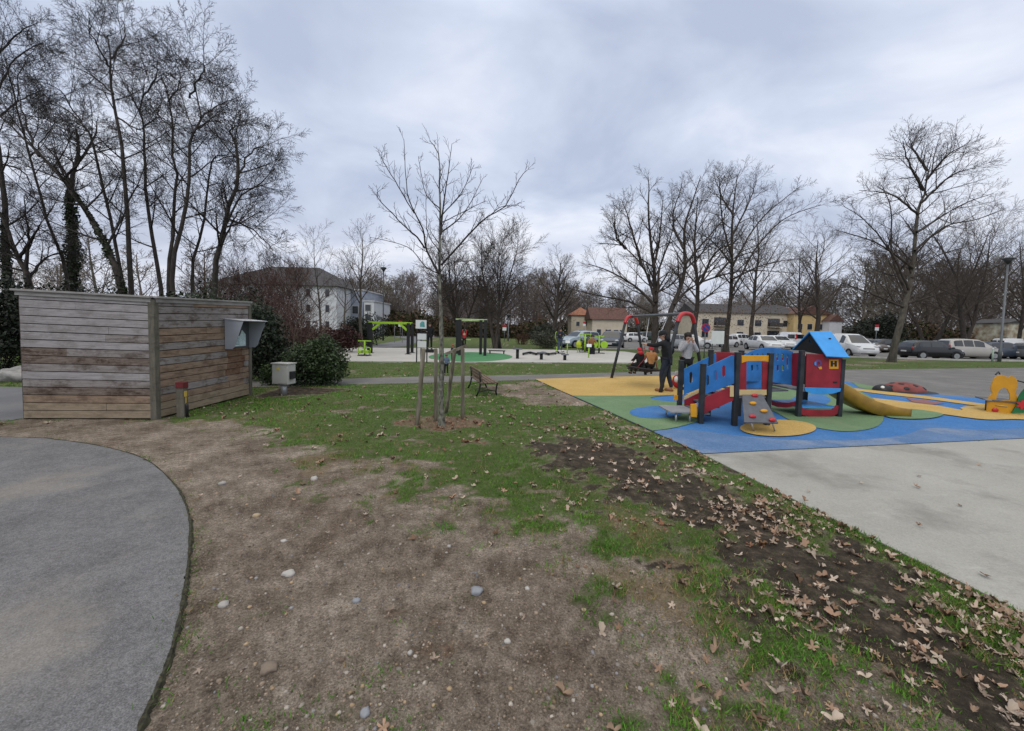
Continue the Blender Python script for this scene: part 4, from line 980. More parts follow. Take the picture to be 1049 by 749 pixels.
b = P(364,325,31); shrub('yew_tree', 'dark yew between the red hedge and the fitness pad', 'tree', (b.x, 33, 0), [((0,0,1.3),(1.9,1.2,1.3)), ((-1.0,0,1.0),(1.3,1,1.1))], 6500, .08, (.014,.022,.012), 10)
b = G(556,357); shrub('grey_shrub', 'rounded grey green shrub left of the silver car', 'bush', (b.x, b.y, 0), [((0,0,.8),(1.15,.9,.85)), ((.6,0,.6),(.8,.8,.65))], 4500, .06, (.075,.08,.055), 11)
b = P(556,332,44); shrub('dark_shrub', 'dark shrub behind the grey green shrub', 'bush', (b.x, 44, 0), [((0,0,1.1),(1.6,1,1.2))], 3500, .09, (.02,.028,.015), 12)
b = G(535,353); twig_bush('russet_shrub', 'small russet shrub on the lawn beyond the pad', 'shrub', (b.x, b.y, 0), (1.2,1.0), 1.3, 40, 13, mat('russet_twig', (.085,.042,.03), .9, .3, 2))
b = P(603,338,33); shrub('low_shrub', 'low yellow green shrub before the silver car', 'bush', (b.x-.4, 31, 0), [((0,0,.55),(.75,.6,.65))], 2200, .05, (.06,.07,.025), 14)
for px, Y, w, h, c, lab in ((905,58,3.2,5.2,(.016,.022,.012),'dark evergreen tree behind the black hatchback'), (885,62,2.6,4.4,(.018,.025,.013),'dark evergreen left of the evergreen behind the hatchback')):
    b = P(px, 340, Y); shrub('evergreen_tree', lab, 'tree', (b.x, Y, 0), [((0,0,h*.42),(w,w*.8,h*.45)), ((.5,0,h*.72),(w*.6,w*.5,h*.3)), ((-w*.5,0,h*.35),(w*.6,w*.5,h*.35))], 6500, .15, c, int(px))
b = P(944,354,40); shrub('low_shrub', 'low bright green shrub behind the black hatchback', 'bush', (b.x, 41, 0), [((0,0,.7),(1.6,.8,.85)), ((1.2,0,.5),(1.1,.7,.7))], 3000, .07, (.045,.075,.022), 16)
b = P(868,352,52); shrub('low_hedge', 'clipped hedge along the back of the car park', 'hedge', (b.x, 60, 0), [((0,0,.7),(4.5,.8,.9)), ((7,0,.7),(4.5,.8,.9)), ((14,0,.7),(4.5,.8,.9))], 9000, .1, (.028,.036,.018), 17)
for (px, r, lab) in (((3,392), .42, 'grey boulder at the left edge beyond the yard'), ((17,386), .38, 'round boulder against the left corner of the shed')):
    V, F = stone_mesh(int(px[0])+5, 3); p = G(*px); o = np_mesh('boulder', V*r, F, mat('boulder_grey', (.26,.25,.24), .9, .3, 6, .5, 30), loc=(p.x, p.y+.3, r*.25), smooth=True); tagp(o, lab, 'boulder')
# ================================================================ the shed and things by it
def M_wood(name, c0, c1, dark, amt, grain=(1.2,1.2,22), rough=.9):
    m = bpy.data.materials.new(name); m.use_nodes = True
    nt = m.node_tree; N = nt.nodes; L = nt.links; b = N['Principled BSDF']; b.inputs['Roughness'].default_value = rough; b.inputs['Specular IOR Level'].default_value = .2
    tc = N.new('ShaderNodeTexCoord'); mp = N.new('ShaderNodeMapping'); mp.inputs['Scale'].default_value = grain; L.new(tc.outputs['Object'], mp.inputs[0])
    def noi(s, det, v, r=.6):
        n = N.new('ShaderNodeTexNoise'); n.inputs['Scale'].default_value = s; n.inputs['Detail'].default_value = det; n.inputs['Roughness'].default_value = r; L.new(v, n.inputs['Vector']); return n.outputs['Fac']
    def ramp(f, a, c, p0, p1):
        r = N.new('ShaderNodeValToRGB'); L.new(f, r.inputs[0]); e = r.color_ramp.elements; e[0].position = p0; e[1].position = p1; e[0].color = (*a, 1); e[1].color = (*c, 1); return r.outputs[0]
    col = ramp(noi(2.6, 8, mp.outputs[0], .74), c0, c1, .34, .66)
    mp2 = N.new('ShaderNodeMapping'); mp2.inputs['Scale'].default_value = (1.6,1.6,3.6); L.new(tc.outputs['Object'], mp2.inputs[0])
    f = ramp(noi(1.9, 8, mp2.outputs[0], .74), (0,0,0), (1,1,1), .48, .62)
    sc = N.new('ShaderNodeMath'); sc.operation = 'MULTIPLY'; L.new(f, sc.inputs[0]); sc.inputs[1].default_value = amt
    mx = N.new('ShaderNodeMix'); mx.data_type = 'RGBA'; L.new(sc.outputs[0], mx.inputs[0]); L.new(col, mx.inputs[6]); mx.inputs[7].default_value = (*dark, 1)
    L.new(mx.outputs[2], b.inputs['Base Color'])
    bp = N.new('ShaderNodeBump'); bp.inputs['Strength'].default_value = .5; bp.inputs['Distance'].default_value = .006
    L.new(noi(5, 5, mp.outputs[0], .7), bp.inputs['Height']); L.new(bp.outputs[0], b.inputs['Normal']); return m
w_pale = M_wood('wood_bleached', (.22,.205,.205), (.36,.345,.35), (.12,.10,.09), .45)
w_grey = M_wood('wood_grey', (.165,.145,.132), (.29,.27,.262), (.075,.055,.045), .8)
w_dark = M_wood('wood_dark_stained', (.095,.070,.056), (.23,.19,.165), (.048,.028,.020), .9)
w_brown = M_wood('wood_red_brown', (.175,.118,.083), (.305,.228,.168), (.07,.045,.033), .6)
w_tan = M_wood('wood_tan', (.20,.155,.105), (.315,.26,.19), (.09,.065,.045), .45)
w_rust = M_wood('wood_rust_stained', (.115,.066,.042), (.205,.135,.092), (.085,.032,.016), .95)
w_post = M_wood('post_timber', (.085,.078,.062), (.155,.145,.118), (.05,.046,.035), .5, (8,8,1.2))
w_trim = M_wood('wood_trim', (.23,.22,.21), (.34,.33,.32), (.13,.12,.11), .4)
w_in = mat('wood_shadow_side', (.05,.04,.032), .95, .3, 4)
def shed():
    A = Vector((-8.10,6.42,0)); B = Vector((-6.07,6.61,0)); C_ = Vector((-6.12,9.05,0)); D = Vector((-8.20,8.90,0))
    t = thing('timber_shed', 'weathered timber plank enclosure with flat top trim at the left', 'shed', (B.x, B.y, 0)); b0 = Vector((B.x, B.y, 0))
    hts = {0: 2.15, 1: 2.09, 2: 2.17, 3: 2.19}; crn = [A, B, C_, D]; rng = random.Random(2)
    mats = [w_pale, w_grey, w_dark, w_brown, w_tan, w_rust]
    for wi in range(4):
        p, q = crn[wi], crn[(wi+1) % 4]; h0, h1 = hts[wi], hts[(wi+1) % 4]; u = (q-p).normalized(); out = Vector((u.y, -u.x, 0)); Lw = (q-p).length
        n = 16; mb = MB(); bk = MB()
        M = Matrix((u, out, Vector((0,0,1)))).transposed()
        for i in range(n):
            f0, f1 = i/n, (i+1)/n; cuts = [.04, Lw-.04]
            if rng.random() < .55: cuts.insert(1, rng.uniform(.3, .7)*Lw)
            if wi == 1 and 2 <= i <= 8: cuts = [.04, Lw*rng.uniform(.66,.72), Lw*rng.uniform(.86,.93), Lw-.04]
            for j in range(len(cuts)-1):
                a0, a1 = cuts[j]+.0015, cuts[j+1]-.0015
                z = lambda a, f: .03+(h0+(h1-h0)*a/Lw-.05)*f
                jit = rng.uniform(0, .010); gp = rng.uniform(.008, .015)
                if wi == 0: k = (4 if i < 2 else rng.choice([1,3,2]) if i < 4 else rng.choice([2,1,1]) if i < 5 else rng.choice([1,0,1]) if i < 7 else 2 if i in (7,) else rng.choice([2,1]) if i == 8 else rng.choice([1,0]) if i < 11 else 0)
                elif wi == 1: k = (4 if i < 2 else rng.choice([3,3,1,3]) if i < 12 else rng.choice([1,3,1]))
                else: k = 1
                if wi == 1 and 2 <= i <= 8 and j == 1: k = 5 if i > 3 else 3
                vs = []
                for dz, yy in ((0,0),(0,1)):
                    pass
                y0, y1 = .005, .028+jit
                zz = [z(a0, f0)+gp/2, z(a1, f0)+gp/2, z(a0, f1)-gp/2, z(a1, f1)-gp/2]
                pt = lambda a, y, zc: p+u*a+out*y+Vector((0,0,zc))
                vs = [pt(a0,y0,zz[0]), pt(a1,y0,zz[1]), pt(a1,y0,zz[3]), pt(a0,y0,zz[2]), pt(a0,y1,zz[0]), pt(a1,y1,zz[1]), pt(a1,y1,zz[3]), pt(a0,y1,zz[2])]
                mb.add(vs, [(0,1,2,3),(4,7,6,5),(0,4,5,1),(3,2,6,7),(0,3,7,4),(1,5,6,2)], k)
        mb.build('plank_wall', mats, t, False, .0025, base=b0)
        c = (p+q)/2; bk.box((c.x-out.x*.03, c.y-out.y*.03, (h0+h1)/4), (Lw-.12, .03, (h0+h1)/2-.10), M); bk.build('gap_shade_board', w_in, t, base=b0)  # dark board added behind the planks so the gaps look shaded
        tr = MB(); tr.bar(p+Vector((0,0,h0-.003))-u*.03+out*.02, q+Vector((0,0,h1-.003))+u*.02+out*.02, .15, .032); tr.bar(p+Vector((0,0,h0-.055))-u*.0+out*.046, q+Vector((0,0,h1-.055))+out*.046, .018, .07)
        tr.build('top_trim', w_trim, t, False, .003, base=b0)
    for i, (p, h) in enumerate(zip(crn, hts.values())):
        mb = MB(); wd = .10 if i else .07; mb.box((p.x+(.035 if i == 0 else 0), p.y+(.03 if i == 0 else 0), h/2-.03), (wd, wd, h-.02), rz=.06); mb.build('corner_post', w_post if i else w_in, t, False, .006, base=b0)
    c = sum(crn, Vector())/4
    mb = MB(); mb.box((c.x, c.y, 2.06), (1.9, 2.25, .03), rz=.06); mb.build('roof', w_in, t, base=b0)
    # grey metal hood on the right wall
    m_sheet = mat('galvanised_sheet', (.34,.36,.41), .5, .08, 3, metal=.1, spec=.5)
    u = (C_-B).normalized(); out = Vector((u.y, -u.x, 0)); y0 = 1.62; W_ = .76
    o_ = B+u*y0+out*.045; hd = thing('sheet_metal_hood', 'grey sheet metal hood sheltering a notice on the shed wall', 'hood', (o_.x, o_.y, 1.13)); hb = Vector((o_.x, o_.y, 1.13))
    prof = [(0,0),(.15,0),(.20,.05),(.39,.60),(.0,.635)]
    for s in (0, W_):
        mb = MB(); mb.panel([prof], o_+u*s+Vector((0,0,1.13)), out, (0,0,1), .008); mb.build('side_plate', m_sheet, hd, base=hb)
    mb = MB(); a = o_+Vector((0,0,1.13+.645))-u*.03; M = None
    vs = [a, a+out*.42-Vector((0,0,.035)), a+out*.42-Vector((0,0,.035))+u*(W_+.06), a+u*(W_+.06)]; vs += [v-Vector((0,0,.012)) for v in vs]
    mb.add(vs, [(0,1,2,3),(7,6,5,4),(0,4,5,1),(1,5,6,2),(2,6,7,3),(3,7,4,0)]); mb.build('top_plate', mat('pale_sheet', (.50,.51,.54), .45, .08, 3), hd, base=hb)
    mb = MB(); c = o_+u*(W_/2)+out*.012+Vector((0,0,1.13+.31)); Mx = Matrix((u, out, Vector((0,0,1)))).transposed()
    mb.box(c, (W_-.02, .012, .60), Mx); mb.build('back_plate', mat('dark_sheet', (.07,.075,.085), .6, .15, 3), hd, base=hb)
    mb = MB(); mb.panel([[(.16,.04),(.62,.04),(.62,.30),(.50,.40),(.42,.27),(.16,.24)]], o_+out*.024+Vector((0,0,1.13)), u, (0,0,1), .004)
    mb.build('notice', mat('notice_paper', (.50,.62,.64), .7, .15, 40, detail=1), hd, base=hb)
    mb = MB()
    for r_ in range(5): mb.box(o_+out*.029+u*(.30+.02*(r_ % 2))+Vector((0,0,1.13+.08+.032*r_)), (.20-.03*(r_ % 2), .002, .008), Mx)
    mb.build('notice_text', mat('notice_ink', (.06,.16,.18), .7), hd, base=hb)
    # red topped marker post
    q = G(187,427.5); t2 = thing('marker_post', 'short wooden post with red cap standing against the shed', 'post', (q.x, q.y, 0)); 
    mb = MB(); mb.box((0,0,.25), (.13,.10,.56)); mb.build('post', w_post, t2, False, .006)
    mb = MB(); mb.box((0,0,.575), (.145,.115,.11)); mb.build('cap', mat('red_paint', (.115,.016,.018), .6, .3, 12), t2, False, .012)
    mb = MB(); mb.tube([(.085,.0,-.02),(.085,0,.20),(.08,0,.26)], .022, 10); mb.build('pipe', mat('black_plastic', (.018,.018,.02), .5), t2, True)
    mb = MB(); mb.box((.072,-.01,.42), (.014,.05,.10)); mb.box((.073,-.01,.30), (.012,.02,.12)); mb.build('yellow_tag', mat('yellow_tag', (.42,.30,.05), .6), t2)
    # grey electric cabinet
    q = G(291,404); t3 = thing('electric_cabinet', 'small pale grey utility cabinet on a pedestal before the bush', 'cabinet', (q.x, q.y, 0), -.12)
    mg = mat('cabinet_grey', (.42,.42,.39), .55, .08, 4)
    t3.scale = (.9, .9, .95); MB().box((0,0,.52), (.46,.30,.50)).build('body', mg, t3, False, .012)
    MB().box((0,0,.785), (.50,.35,.03)).build('lid', mg, t3, False, .008)
    MB().box((0,-.154,.52), (.40,.012,.44)).build('door', mg, t3, False, .004)
    MB().tube([(0,0,-.05),(0,0,.28)], .075, 14).build('pedestal', mat('galvanised_tube', (.36,.37,.38), .4, .1, 6, metal=.5), t3, True)
    MB().box((.262,-.02,.50), (.07,.16,.19)).build('side_box', bpy.data.materials['black_plastic'], t3, False, .01)
    MB().panel([[(0,.06),(-.052,-.03),(.052,-.03)]], (-.05,-.164,.66), (1,0,0), (0,0,1), .004).build('warning_sticker', mat('sticker_yellow', (.62,.46,.04), .5), t3)
shed()
# ---------------------------------------------------------------- the bench
def bench():
    a = Vector((-.55,9.60,0)); f = Vector((-.55-.40,9.60+1.42,0)); u = (f-a).normalized(); rz = math.atan2(u.y, u.x)-PI/2
    t = thing('park_bench', 'brown slatted park bench with black iron frames', 'bench', a, rz); t.scale = (1, 1, .80)
    mw = M_wood('bench_slat', (.10,.065,.045), (.20,.145,.105), (.06,.04,.03), .5, (14,1.5,14), .6); mi = mat('cast_iron', (.016,.016,.018), .5, .1, 10)
    for y in (.08, 1.36):
        mb = MB(); mb.tube([(.24,y,0),(.20,y,.12),(.215,y,.30),(.24,y,.415),(.20,y,.43)], .022, 8); mb.tube([(.24,y,.415),(0,y,.40),(-.21,y,.385)], .020, 8)
        mb.tube([(-.30,y,0),(-.235,y,.16),(-.20,y,.36),(-.205,y,.55),(-.23,y,.76)], .022, 8); pass
        mb.tube([(-.205,y,.14),(0,y,.20),(.20,y,.14)], .014, 6); mb.build('iron_frame', mi, t, True)
    for i in range(5):
        MB().box((.20-.095*i, .72, .435-.004*i), (.078, 1.52, .032)).build('seat_slat', mw, t, False, .006)
    for i in range(3):
        Mx = Matrix.Rotation(math.radians(-7), 3, 'Y'); MB().box((-.182-.012*i, .72, .535+.105*i), (.028, 1.52, .078), Mx).build('back_slat', mw, t, False, .006)
bench()
# ================================================================ playground
c_post = mat('slate_post', (.022,.026,.031), .6, .35, 6, detail=9); c_red = mat('panel_red', (.235,.014,.024), .5, .28, 3.5, detail=9); c_blue = mat('panel_blue', (.022,.148,.42), .5, .24, 3.5, detail=9)
c_lblue = mat('panel_light_skylit_blue', (.035,.27,.66), .42, .10, 5); c_yel = mat('panel_yellow', (.62,.29,.012), .45, .1, 5); c_cream = mat('panel_cream', (.52,.40,.20), .6, .1, 5)
c_grey = mat('panel_grey', (.10,.105,.125), .65, .15, 12); c_lgrey = mat('plate_grey', (.22,.225,.24), .6, .12, 10); c_black = mat('panel_black', (.010,.011,.013), .5, .1, 5)
c_slide = mat('slide_mustard', (.31,.175,.022), .42, .24, 4, spec=.5, detail=9); c_steel = mat('bare_steel', (.45,.46,.48), .35, .1, 10, metal=.7); c_fred = mat('frame_red', (.42,.016,.024), .35, .1, 6, spec=.5)
def onp(px, py, p0, p1, off=0.0):
    """photo pixel -> (a, z) on the vertical plane through ground points p0,p1 (pushed off towards the viewer)"""
    p0 = Vector((*p0[:2], 0)); p1 = Vector((*p1[:2], 0)); u = (p1-p0).normalized(); n = Vector((u.y, -u.x, 0)); p0 = p0+n*off
    d = ray(px, py); o = Vector((0,0,CAM_H)); t = (p0-o).dot(n)/d.dot(n); q = o+d*t
    return ((q-p0).dot(u), q.z)
def pxpanel(mb, loops, p0, p1, th=.02, off=0.0, mi=0):
    p0v = Vector((*p0[:2], 0)); u = (Vector((*p1[:2], 0))-p0v).normalized(); n = Vector((u.y, -u.x, 0))
    mb.panel([[onp(x, y, p0, p1, off) for x, y in l] for l in loops], p0v+n*off, u, (0,0,1), th, mi); return mb
def slot(cx, cy, w, h): return [(cx-w, cy-h*.7), (cx, cy-h), (cx+w, cy-h*.7), (cx+w, cy+h*.7), (cx, cy+h), (cx-w, cy+h*.7)]
def playhouse():
    A=(3.53,7.17); Bq=(3.47,7.97); C_=(4.09,7.06); D=(4.71,7.10); Cb=(4.02,7.88); Db=(4.66,7.92); F_=(5.91,7.95); H_=(6.82,8.04); E_=(5.82,8.80); G_=(6.73,8.88)
    b0 = Vector((5.2,7.9,0)); t = thing('play_structure', 'red and blue toddler play structure with stairs, climbing ramp, roofed house and slide', 'play structure', b0)
    def part(mb, name, m, bev=.004, sm=False): return mb.build(name, m, t, sm, bev, base=b0)
    def post(p, z, name='post', w=.085):
        mb = MB(); mb.box((p[0], p[1], z/2-.02), (w, w, z+.0), rz=.05); mb.box((p[0], p[1], z-.012), (w+.006, w+.006, .03), rz=.05); part(mb, name, c_post, .012)
    for p, z in ((A,1.13),(Bq,1.13),(C_,1.36),(D,1.36),(Cb,1.36),(Db,1.36),(F_,1.38),(H_,1.22),(E_,1.36),(G_,1.22)): post(p, z)
    pz = .565
    # stairs
    mb = pxpanel(MB(), [[(720,378),(750,363.8),(752,364),(752,393),(735,399.5),(720,404.5)], slot(724.5,389.5,1.6,5.8), slot(732.6,385,1.6,5.8), slot(741.3,380.3,1.6,6.2)], A, C_); part(mb, 'stair_rail', c_blue)
    mb = pxpanel(MB(), [[(718.3,408.5),(752,394.8),(752,409.8),(718.3,425)]], A, C_, .03, .004); part(mb, 'stair_side', c_red)
    mb = pxpanel(MB(), [[(749.5,362.3),(757,362.3),(756,404),(749.5,404)]], A, C_, .02, -.03); part(mb, 'tower_panel', c_red)
    mb = pxpanel(MB(), [[(700.5,378),(716,370.5),(733.6,361.8),(733.6,391),(700.5,404.6)], slot(707.8,386.8,1.5,6.2), slot(720,380.5,1.4,5.5)], Bq, Cb); part(mb, 'stair_rail', c_blue)
    mb = pxpanel(MB(), [[(733.2,360.7),(760,361.3),(760,392),(733.2,391.5)]], Bq, Cb, .02, -.004); part(mb, 'tower_panel', c_red)
    mb = pxpanel(MB(), [[(701,410),(734,393.5),(734,402),(701,419)]], Bq, Cb, .03); part(mb, 'stair_side', c_red)
    mb = pxpanel(MB(), [[(700.8,406.5),(734,390.5),(734,393),(700.8,409.5)]], Bq, Cb, .035, .012); part(mb, 'stair_edge', c_cream)
    for x, z in ((3.62,.20),(3.79,.33),(3.95,.46)):
        mb = MB(); mb.box((x, 7.53, z), (.19, .74, .035), rz=-.07); part(mb, 'tread', c_grey)
    mb = pxpanel(MB(), [[(707.5,414),(713.5,413.5),(713.5,427.5),(707.5,427)]], (3.3,7.15), (3.53,7.17), .025); part(mb, 'stair_bracket', c_yel)
    mb = pxpanel(MB(), [[(691,404.5),(699,405),(699.5,410.5),(690,410)]], (3.2,7.97), (3.47,7.97), .025); part(mb, 'stair_bracket', c_yel)
    # low stepping plate with steel legs
    mb = MB(); pl = []
    for cx, cy in ((3.42,7.22),(3.42,7.74),(3.02,7.74),(3.02,7.22)):
        k = [(3.42,7.22),(3.42,7.74),(3.02,7.74),(3.02,7.22)].index((cx,cy))
        for a in range(4):
            an = -PI/2+k*PI/2+a*PI/6; pl.append((cx+.06*math.cos(an), cy+.06*math.sin(an)))
    mb.panel([pl], (0,0,.215), (1,0,0), (0,1,0), .028); part(mb, 'step_plate', c_lgrey)
    for x, y in ((3.10,7.24),(3.10,7.70),(3.36,7.24)):
        mb = MB(); mb.tube([(x,y,-.02),(x,y,.21)], .018, 10); part(mb, 'step_leg', c_steel, 0, True)
    # tower platform, doorway, ramp
    mb = MB(); mb.box((4.37,7.49,pz-.02), (.66,.80,.04), rz=.05); part(mb, 'platform', c_lgrey)
    mb = pxpanel(MB(), [[(759.6,364.2),(789.5,364.2),(789.5,371.5),(786,370.8),(783,369.8),(766,369.8),(763,370.8),(759.6,372)]], C_, D, .022, .004); part(mb, 'header_board', c_yel)
    mb = pxpanel(MB(), [[(756.5,371.6),(764.5,370.2),(764.2,401.5),(756,402)]], C_, D, .02); part(mb, 'door_jamb', c_red)
    mb = pxpanel(MB(), [[(780.6,370.2),(788.8,371.6),(788,404),(780.4,403.5)]], C_, D, .02); part(mb, 'door_jamb', c_red)
    mb = pxpanel(MB(), [[(757,399.3),(785,399.3),(785,404.6),(757,404.6)]], C_, D, .024, .024); part(mb, 'sill_board', c_cream)
    mb = pxpanel(MB(), [[(747.6,395),(751.5,395),(751.5,406.5),(747.6,406.5)]], A, C_, .024, .03); part(mb, 'corner_bracket', c_cream)
    mb = pxpanel(MB(), [[(756,366),(786,366),(786,398),(756,398)], slot(778,380,1.0,6)], Cb, Db, .02); part(mb, 'back_panel', c_blue)
    tl = P(760.3,404.3,6.99); tr = P(780.8,404,6.99); bl = P(762.4,432.5,6.50); br = P(797.5,433.3,6.50); nrm = (tr-tl).cross(bl-tl).normalized()
    if nrm.y > 0: nrm = -nrm
    vs = [tl, tr, br, bl]; vs += [v-nrm*.03 for v in vs]
    mb = MB(); mb.add(vs, [(0,1,2,3),(7,6,5,4),(0,4,5,1),(1,5,6,2),(2,6,7,3),(3,7,4,0)]); part(mb, 'climbing_ramp', c_grey)
    def on_ramp(px, py):
        d = ray(px, py); o = Vector((0,0,CAM_H)); return o+d*((tl-o).dot(nrm)/d.dot(nrm))
    ax = (tr-tl).normalized(); Mh = Matrix((ax, nrm.cross(ax), nrm)).transposed()
    for (px, py, m) in ((773,405.6,c_fred),(771,413.6,c_yel),(782.3,421.4,c_yel),(770.6,427,c_fred),(791,430.6,c_fred)):
        mb = MB(); mb.ell(on_ramp(px, py)+nrm*.012, (.062,.034,.030), 14, 8, Mh); part(mb, 'climbing_hold', m, 0, True)
    for (a, b) in (((769,432),(773,443.5)),((791,432.5),(794.5,443.5))):
        q = G(*b); mb = MB(); mb.tube([P(a[0],a[1],6.52), (q.x,q.y,-.01)], .014, 8); part(mb, 'ramp_leg', c_steel, 0, True)
    # bridge
    b1, b2 = (4.52,7.78), (5.78,8.16)
    arch = [(762,364),(768,360.5),(775,357.8),(783,356.4),(791,356.2),(799,357),(806,358.4),(812,360.3),(811.8,394.8),(800,393),(789,391.4),(775,391),(762,391)]
    holes = [slot(x, y, 1.05, 3.9) for x in (770,775.3,780.5,785.6,790.8,796.1,801.3) for y in (366,)]+[slot(x, y, 1.05, 3.3) for x in (770,775.3,780.5,785.4,791,796.4,801.6) for y in (377,)]+[slot(806.5,371,1.0,8)]
    mb = pxpanel(MB(), [arch]+holes, b1, b2, .022); part(mb, 'bridge_rail', c_blue)
    mb = MB(); n = 11
    for sgn, (q1, q2) in ((0,((4.55,8.42),(5.82,8.74))),):
        L_ = math.hypot(q2[0]-q1[0], q2[1]-q1[1]); pl = [(0,.56)]+[(L_, .56)]+[(L_*(1-i/n), 1.16+.12*math.sin(PI*(1-i/n))) for i in range(n+1)]
        mb.panel([pl]+[[(L_*f-.02,.75),(L_*f+.02,.75),(L_*f+.02,1.08),(L_*f-.02,1.08)] for f in (.15,.3,.45,.6,.75,.9)], (*q1, 0), (q2[0]-q1[0], q2[1]-q1[1], 0), (0,0,1), .022)
    part(mb, 'bridge_rail', c_blue)
    mb = MB(); vs = []; k = 9
    for i in range(k):
        f = i/(k-1); x = 4.62+(5.86-4.62)*f; y = 7.84+.36*f; z = pz-.03
        vs += [(x, y, z), (x-.02, y+.60, z), (x-.02, y+.60, z-.03), (x, y, z-.03)]
    fs = [(4*i+j, 4*i+4+j, 4*i+4+(j+1) % 4, 4*i+(j+1) % 4) for i in range(k-1) for j in range(4)]+[(0,1,2,3),(4*k-1,4*k-2,4*k-3,4*k-4)]
    mb.add(vs, fs); part(mb, 'bridge_deck', c_grey)
    # house
    mb = MB(); mb.box((6.315,8.385,pz), (.86,.84,.04), rz=.08); part(mb, 'platform', c_lgrey)
    front = pxpanel(MB(), [[(826,362.6),(863,363.6),(861.3,397.8),(824.8,396.8)]], F_, H_, .022, .015); part(front, 'house_front', c_red)
    mb = pxpanel(MB(), [[(811.5,361.8),(823.5,361.2),(819.5,396.2),(811.8,395.2)]], E_, F_, .022); part(mb, 'house_side', c_red)
    mb = MB(); mb.panel([[(.04,.58),(.84,.58),(.84,1.18),(.04,1.18)], [(.28,.66),(.64,.66),(.64,1.02),(.28,1.02)]], (*E_,0), (G_[0]-E_[0], G_[1]-E_[1], 0), (0,0,1), .022); part(mb, 'house_back', c_red)
    mb = MB(); mb.panel([[(.04,.78),(.14,.78),(.14,1.1),(.72,1.1),(.72,.58),(.82,.58),(.82,1.22),(.04,1.22)]], (*H_,0), (G_[0]-H_[0], G_[1]-H_[1], 0), (0,0,1), .022); part(mb, 'house_side', c_red)
    mb = pxpanel(MB(), [[(823.8,396.9),(861.2,397.9),(860.5,401),(853,403.2),(843,404.4),(833,403.4),(824.8,401)]], F_, H_, .022, .045); part(mb, 'counter_board', c_lblue)
    mb = pxpanel(MB(), [[(819.5,415),(823,418.6),(832,420),(842,420.2),(852,419.6),(856.6,415),(859.2,415.6),(857.5,424),(852,426.4),(841,427.3),(828,426.8),(819.5,424.5)]], F_, H_, .022, .02); part(mb, 'bench_front', c_red)
    mb = pxpanel(MB(), [[(790.6,410),(795,412),(808,412.5),(816.6,411.2),(816,415.8),(806,417.6),(797,417),(790.8,415)]], E_, F_, .022, .01); part(mb, 'bench_front', c_red)
    mb = MB(); mb.box((6.315,8.385,.215), (.84,.82,.03), rz=.08); part(mb, 'bench_seat', c_lblue)
    mb = pxpanel(MB(), [[(838.2+3.6*math.cos(a), 372.4-3.9*math.sin(a)) for a in [i*PI/8 for i in range(16)]], [(838.2+1.6*math.cos(a), 372.4-1.8*math.sin(a)) for a in [i*PI/8 for i in range(16)]]], F_, H_, .008, .030); part(mb, 'play_wheel', mat('wheel_purple', (.11,.045,.16), .5), 0)
    mb = pxpanel(MB(), [[(838,376),(841.5,375.5),(842,378),(839.5,378.6)]], F_, H_, .008, .034); part(mb, 'wheel_knob', c_yel, 0)
    mb = pxpanel(MB(), [[(834.4,371),(836,370.4),(836,374.6),(834.4,374)]], F_, H_, .008, .034); part(mb, 'wheel_knob', c_lblue, 0)
    sq = lambda x0, y0, x1, y1: [(x0,y0),(x1,y0),(x1,y1),(x0,y1)]
    mb = pxpanel(MB(), [sq(849.4,368.4,858.8,378)], F_, H_, .008, .030); part(mb, 'play_sign', c_yel, 0)
    mb = pxpanel(pxpanel(pxpanel(MB(), [sq(851,369.8,853.3,375.6)], F_, H_, .004, .037), [sq(855,369.8,857.3,375.6)], F_, H_, .004, .037), [sq(853.3,372,855,373.4)], F_, H_, .004, .037); part(mb, 'sign_mark', c_black, 0)
    mb = pxpanel(MB(), [sq(853.5,391,857.5,392.6)], F_, H_, .004, .030); part(mb, 'maker_plate', c_black, 0)
    # roof: ridge runs sideways over the right half of the house
    rA, rB = P(829,339.6,8.40), P(851.3,339.6,8.40); fA, fB = P(847,365,7.86), P(870.6,366.2,7.86)
    kA, kB = P(811,358.2,8.93), None; kB = Vector((rB.x+(kA.x-rA.x), kA.y, kA.z))
    def slab(a, b, c, d, th=.022):
        n = (b-a).cross(d-a).normalized()
        if n.z < 0: n = -n
        vs = [a, b, c, d]; vs += [v-n*th for v in vs]; m_ = MB(); m_.add(vs, [(0,1,2,3),(7,6,5,4),(0,4,5,1),(1,5,6,2),(2,6,7,3),(3,7,4,0)]); return m_
    rdz = Vector((0,0,.004))
    part(slab(rA+rdz, rB+rdz, fB, fA), 'roof_board', c_lblue, .003); part(slab(rB+Vector((0,.004,0)), rA+Vector((0,.004,0)), kA, kB), 'roof_board', c_lblue, .003)  # lighter blue than the other panels: sky light on the slopes, painted in
    for s, (a, f_, k_) in enumerate(((rA, fA, kA), (rB, fB, kB))):
        x = a.x+(.05 if s == 0 else -.05); yz = [(k_.y-.04, k_.z+.005), (f_.y+.05, f_.z+.005), (f_.y+.05, f_.z+.02), (a.y, a.z-.04), (k_.y-.04, k_.z+.02)]
        hole = [(a.y+.02+.035*math.cos(q), a.z-.22+.035*math.sin(q)) for q in [i*PI/5 for i in range(10)]]
        mb = MB(); mb.panel([yz[:2]+yz[2:], hole], (x,0,0), (0,1,0), (0,0,1), .02); part(mb, 'gable', c_black)
    mb = MB()
    for (px, py) in ((851,348.6),):
        q = rA.lerp(fB, .5); n = (rB-rA).cross(fA-rA).normalized(); n = n if n.z > 0 else -n
        c = rB.lerp(fB, .30)-Vector((.14,0,0)); mb.ell(c+n*.004, (.030,.020,.018), 10, 6)
    part(mb, 'roof_cap', c_black, 0, True)
